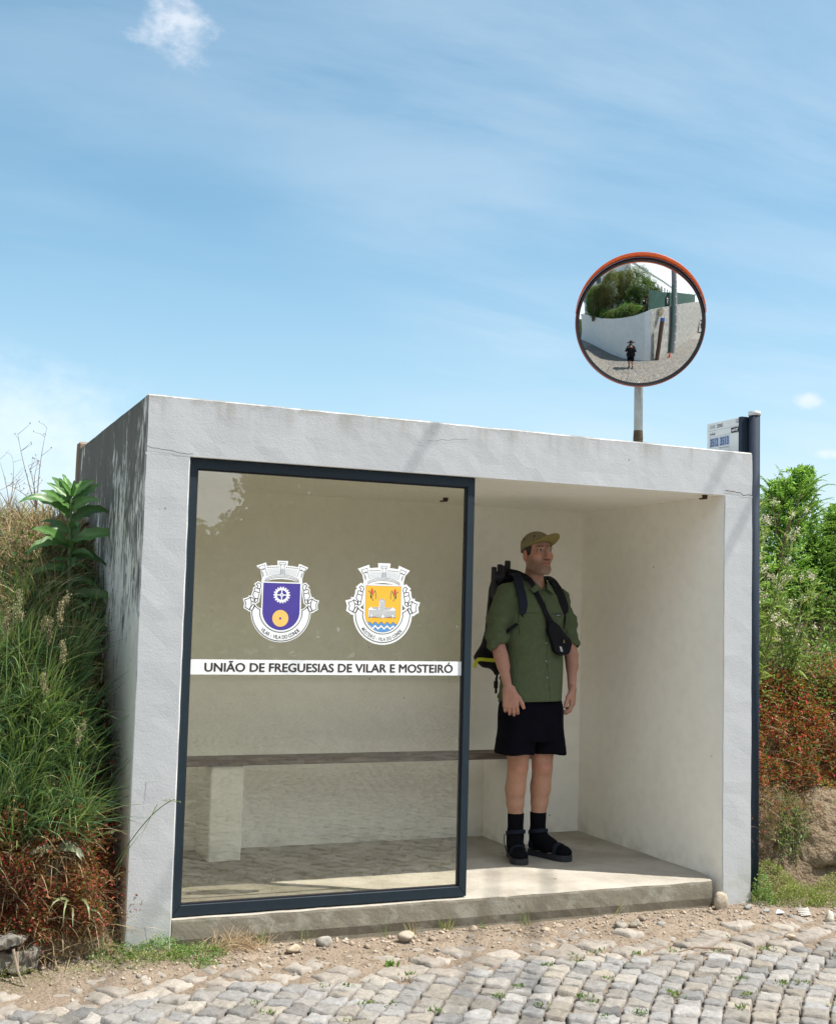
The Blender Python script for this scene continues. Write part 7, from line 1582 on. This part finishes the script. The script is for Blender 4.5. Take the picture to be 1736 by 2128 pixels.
F = Field(np.array(PH) + (-0.5, -0.4, 0.6), np.array(PH) + (0.5, 0.5, 1.5), 0.008)
F.cone(Q(-0.08, 0, 1.36), Q(0.08, 0, 1.36), 0.11, 0.11, 0.03).cone(Q(-0.05, 0, 1.2), Q(0.08, 0, 0.90), 0.175, 0.185, 0.05).cone(Q(0.05, 0, 1.2), Q(-0.08, 0, 0.90), 0.175, 0.185, 0.05)
for s in (-1, 1): F.path([Q(0.17 * s, 0, 1.38), EL[s], WR[s] * 0.85 + EL[s] * 0.15], [0.065, 0.060, 0.045], 0.03)
F.ell(Q(0, 0.0, 1.50), (0.07, 0.07, 0.07), 0.01, 'sub'); V, Fc = F.mesh(); npmesh('dark_shirt', smooth_mesh(V, Fc, 2), Fc, [M_NYL], ph, True)
F = Field(np.array(PH) + (-0.4, -0.35, 0.4), np.array(PH) + (0.4, 0.35, 1.0), 0.009)
for s in (-1, 1): F.cone(Q(0.075 * s, 0, 0.88), Q(0.10 * s, 0, 0.52), 0.13, 0.115, 0.03)
F.cut((0, 0, PH.z + 0.50), (0, 0, -1)); V, Fc = F.mesh(); npmesh('shorts', smooth_mesh(V, Fc, 2), Fc, [M_SHORT], ph, True)
hm = Matrix.Translation(Vector(Q(0, 0.01, 1.655)))
MB().lathe([(0.225, -0.012), (0.227, -0.006), (0.14, 0.006), (0.096, 0.008), (0.090, 0.06), (0.078, 0.10), (0.04, 0.112), (0.0005, 0.114)], 32, mat=hm).lathe([(0.225, -0.0125), (0.14, 0.0), (0.09, 0.0)], 32, mat=hm).build('hat', [M_NYL], ph, True)
for s in (-1, 1):
    F = Field(Q(0.10 * s, 0.05, 0.06) - 0.25, Q(0.10 * s, 0.05, 0.06) + 0.25, 0.007); F.path([Q(0.10 * s, -0.05, 0.045), Q(0.115 * s, 0.08, 0.045), Q(0.12 * s, 0.17, 0.035)], [0.042, 0.045, 0.036], 0.02).cone(Q(0.10 * s, -0.02, 0.16), Q(0.10 * s, -0.02, 0.06), 0.042, 0.045, 0.02); F.cut((0, 0, PH.z), (0, 0, -1)); V, Fc = F.mesh(); npmesh('shoe', V, Fc, [M_BLACK], ph, True)
cm = thing('camera', tuple(Q(0, 0.2, 1.55)), 'black film camera held up to the photographer\'s face, seen in the mirror', 'camera')
RM_ = Matrix((Vector(pl_), Vector(pf), Vector((0, 0, 1)))).transposed().to_4x4(); RM_.translation = Vector(Q(0.0, 0.22, 1.53))
def boxm(a, b): 
    m_ = MB().box(a, b); m_.v = [tuple(RM_ @ Vector(v)) for v in m_.v]; return m_
boxm((-0.075, -0.045, -0.055), (0.075, 0.045, 0.055)).build('camera_body', [M_BLACK], cm); boxm((-0.03, -0.04, 0.057), (0.03, 0.04, 0.085)).build('viewfinder', [M_BLACK], cm)
MB().tube([RM_ @ Vector((0, 0.047, 0)), RM_ @ Vector((0, 0.13, 0))], 0.038, 20).build('lens', [simple('black glassy lens', (0.02, 0.02, 0.025), 0.15)], cm)
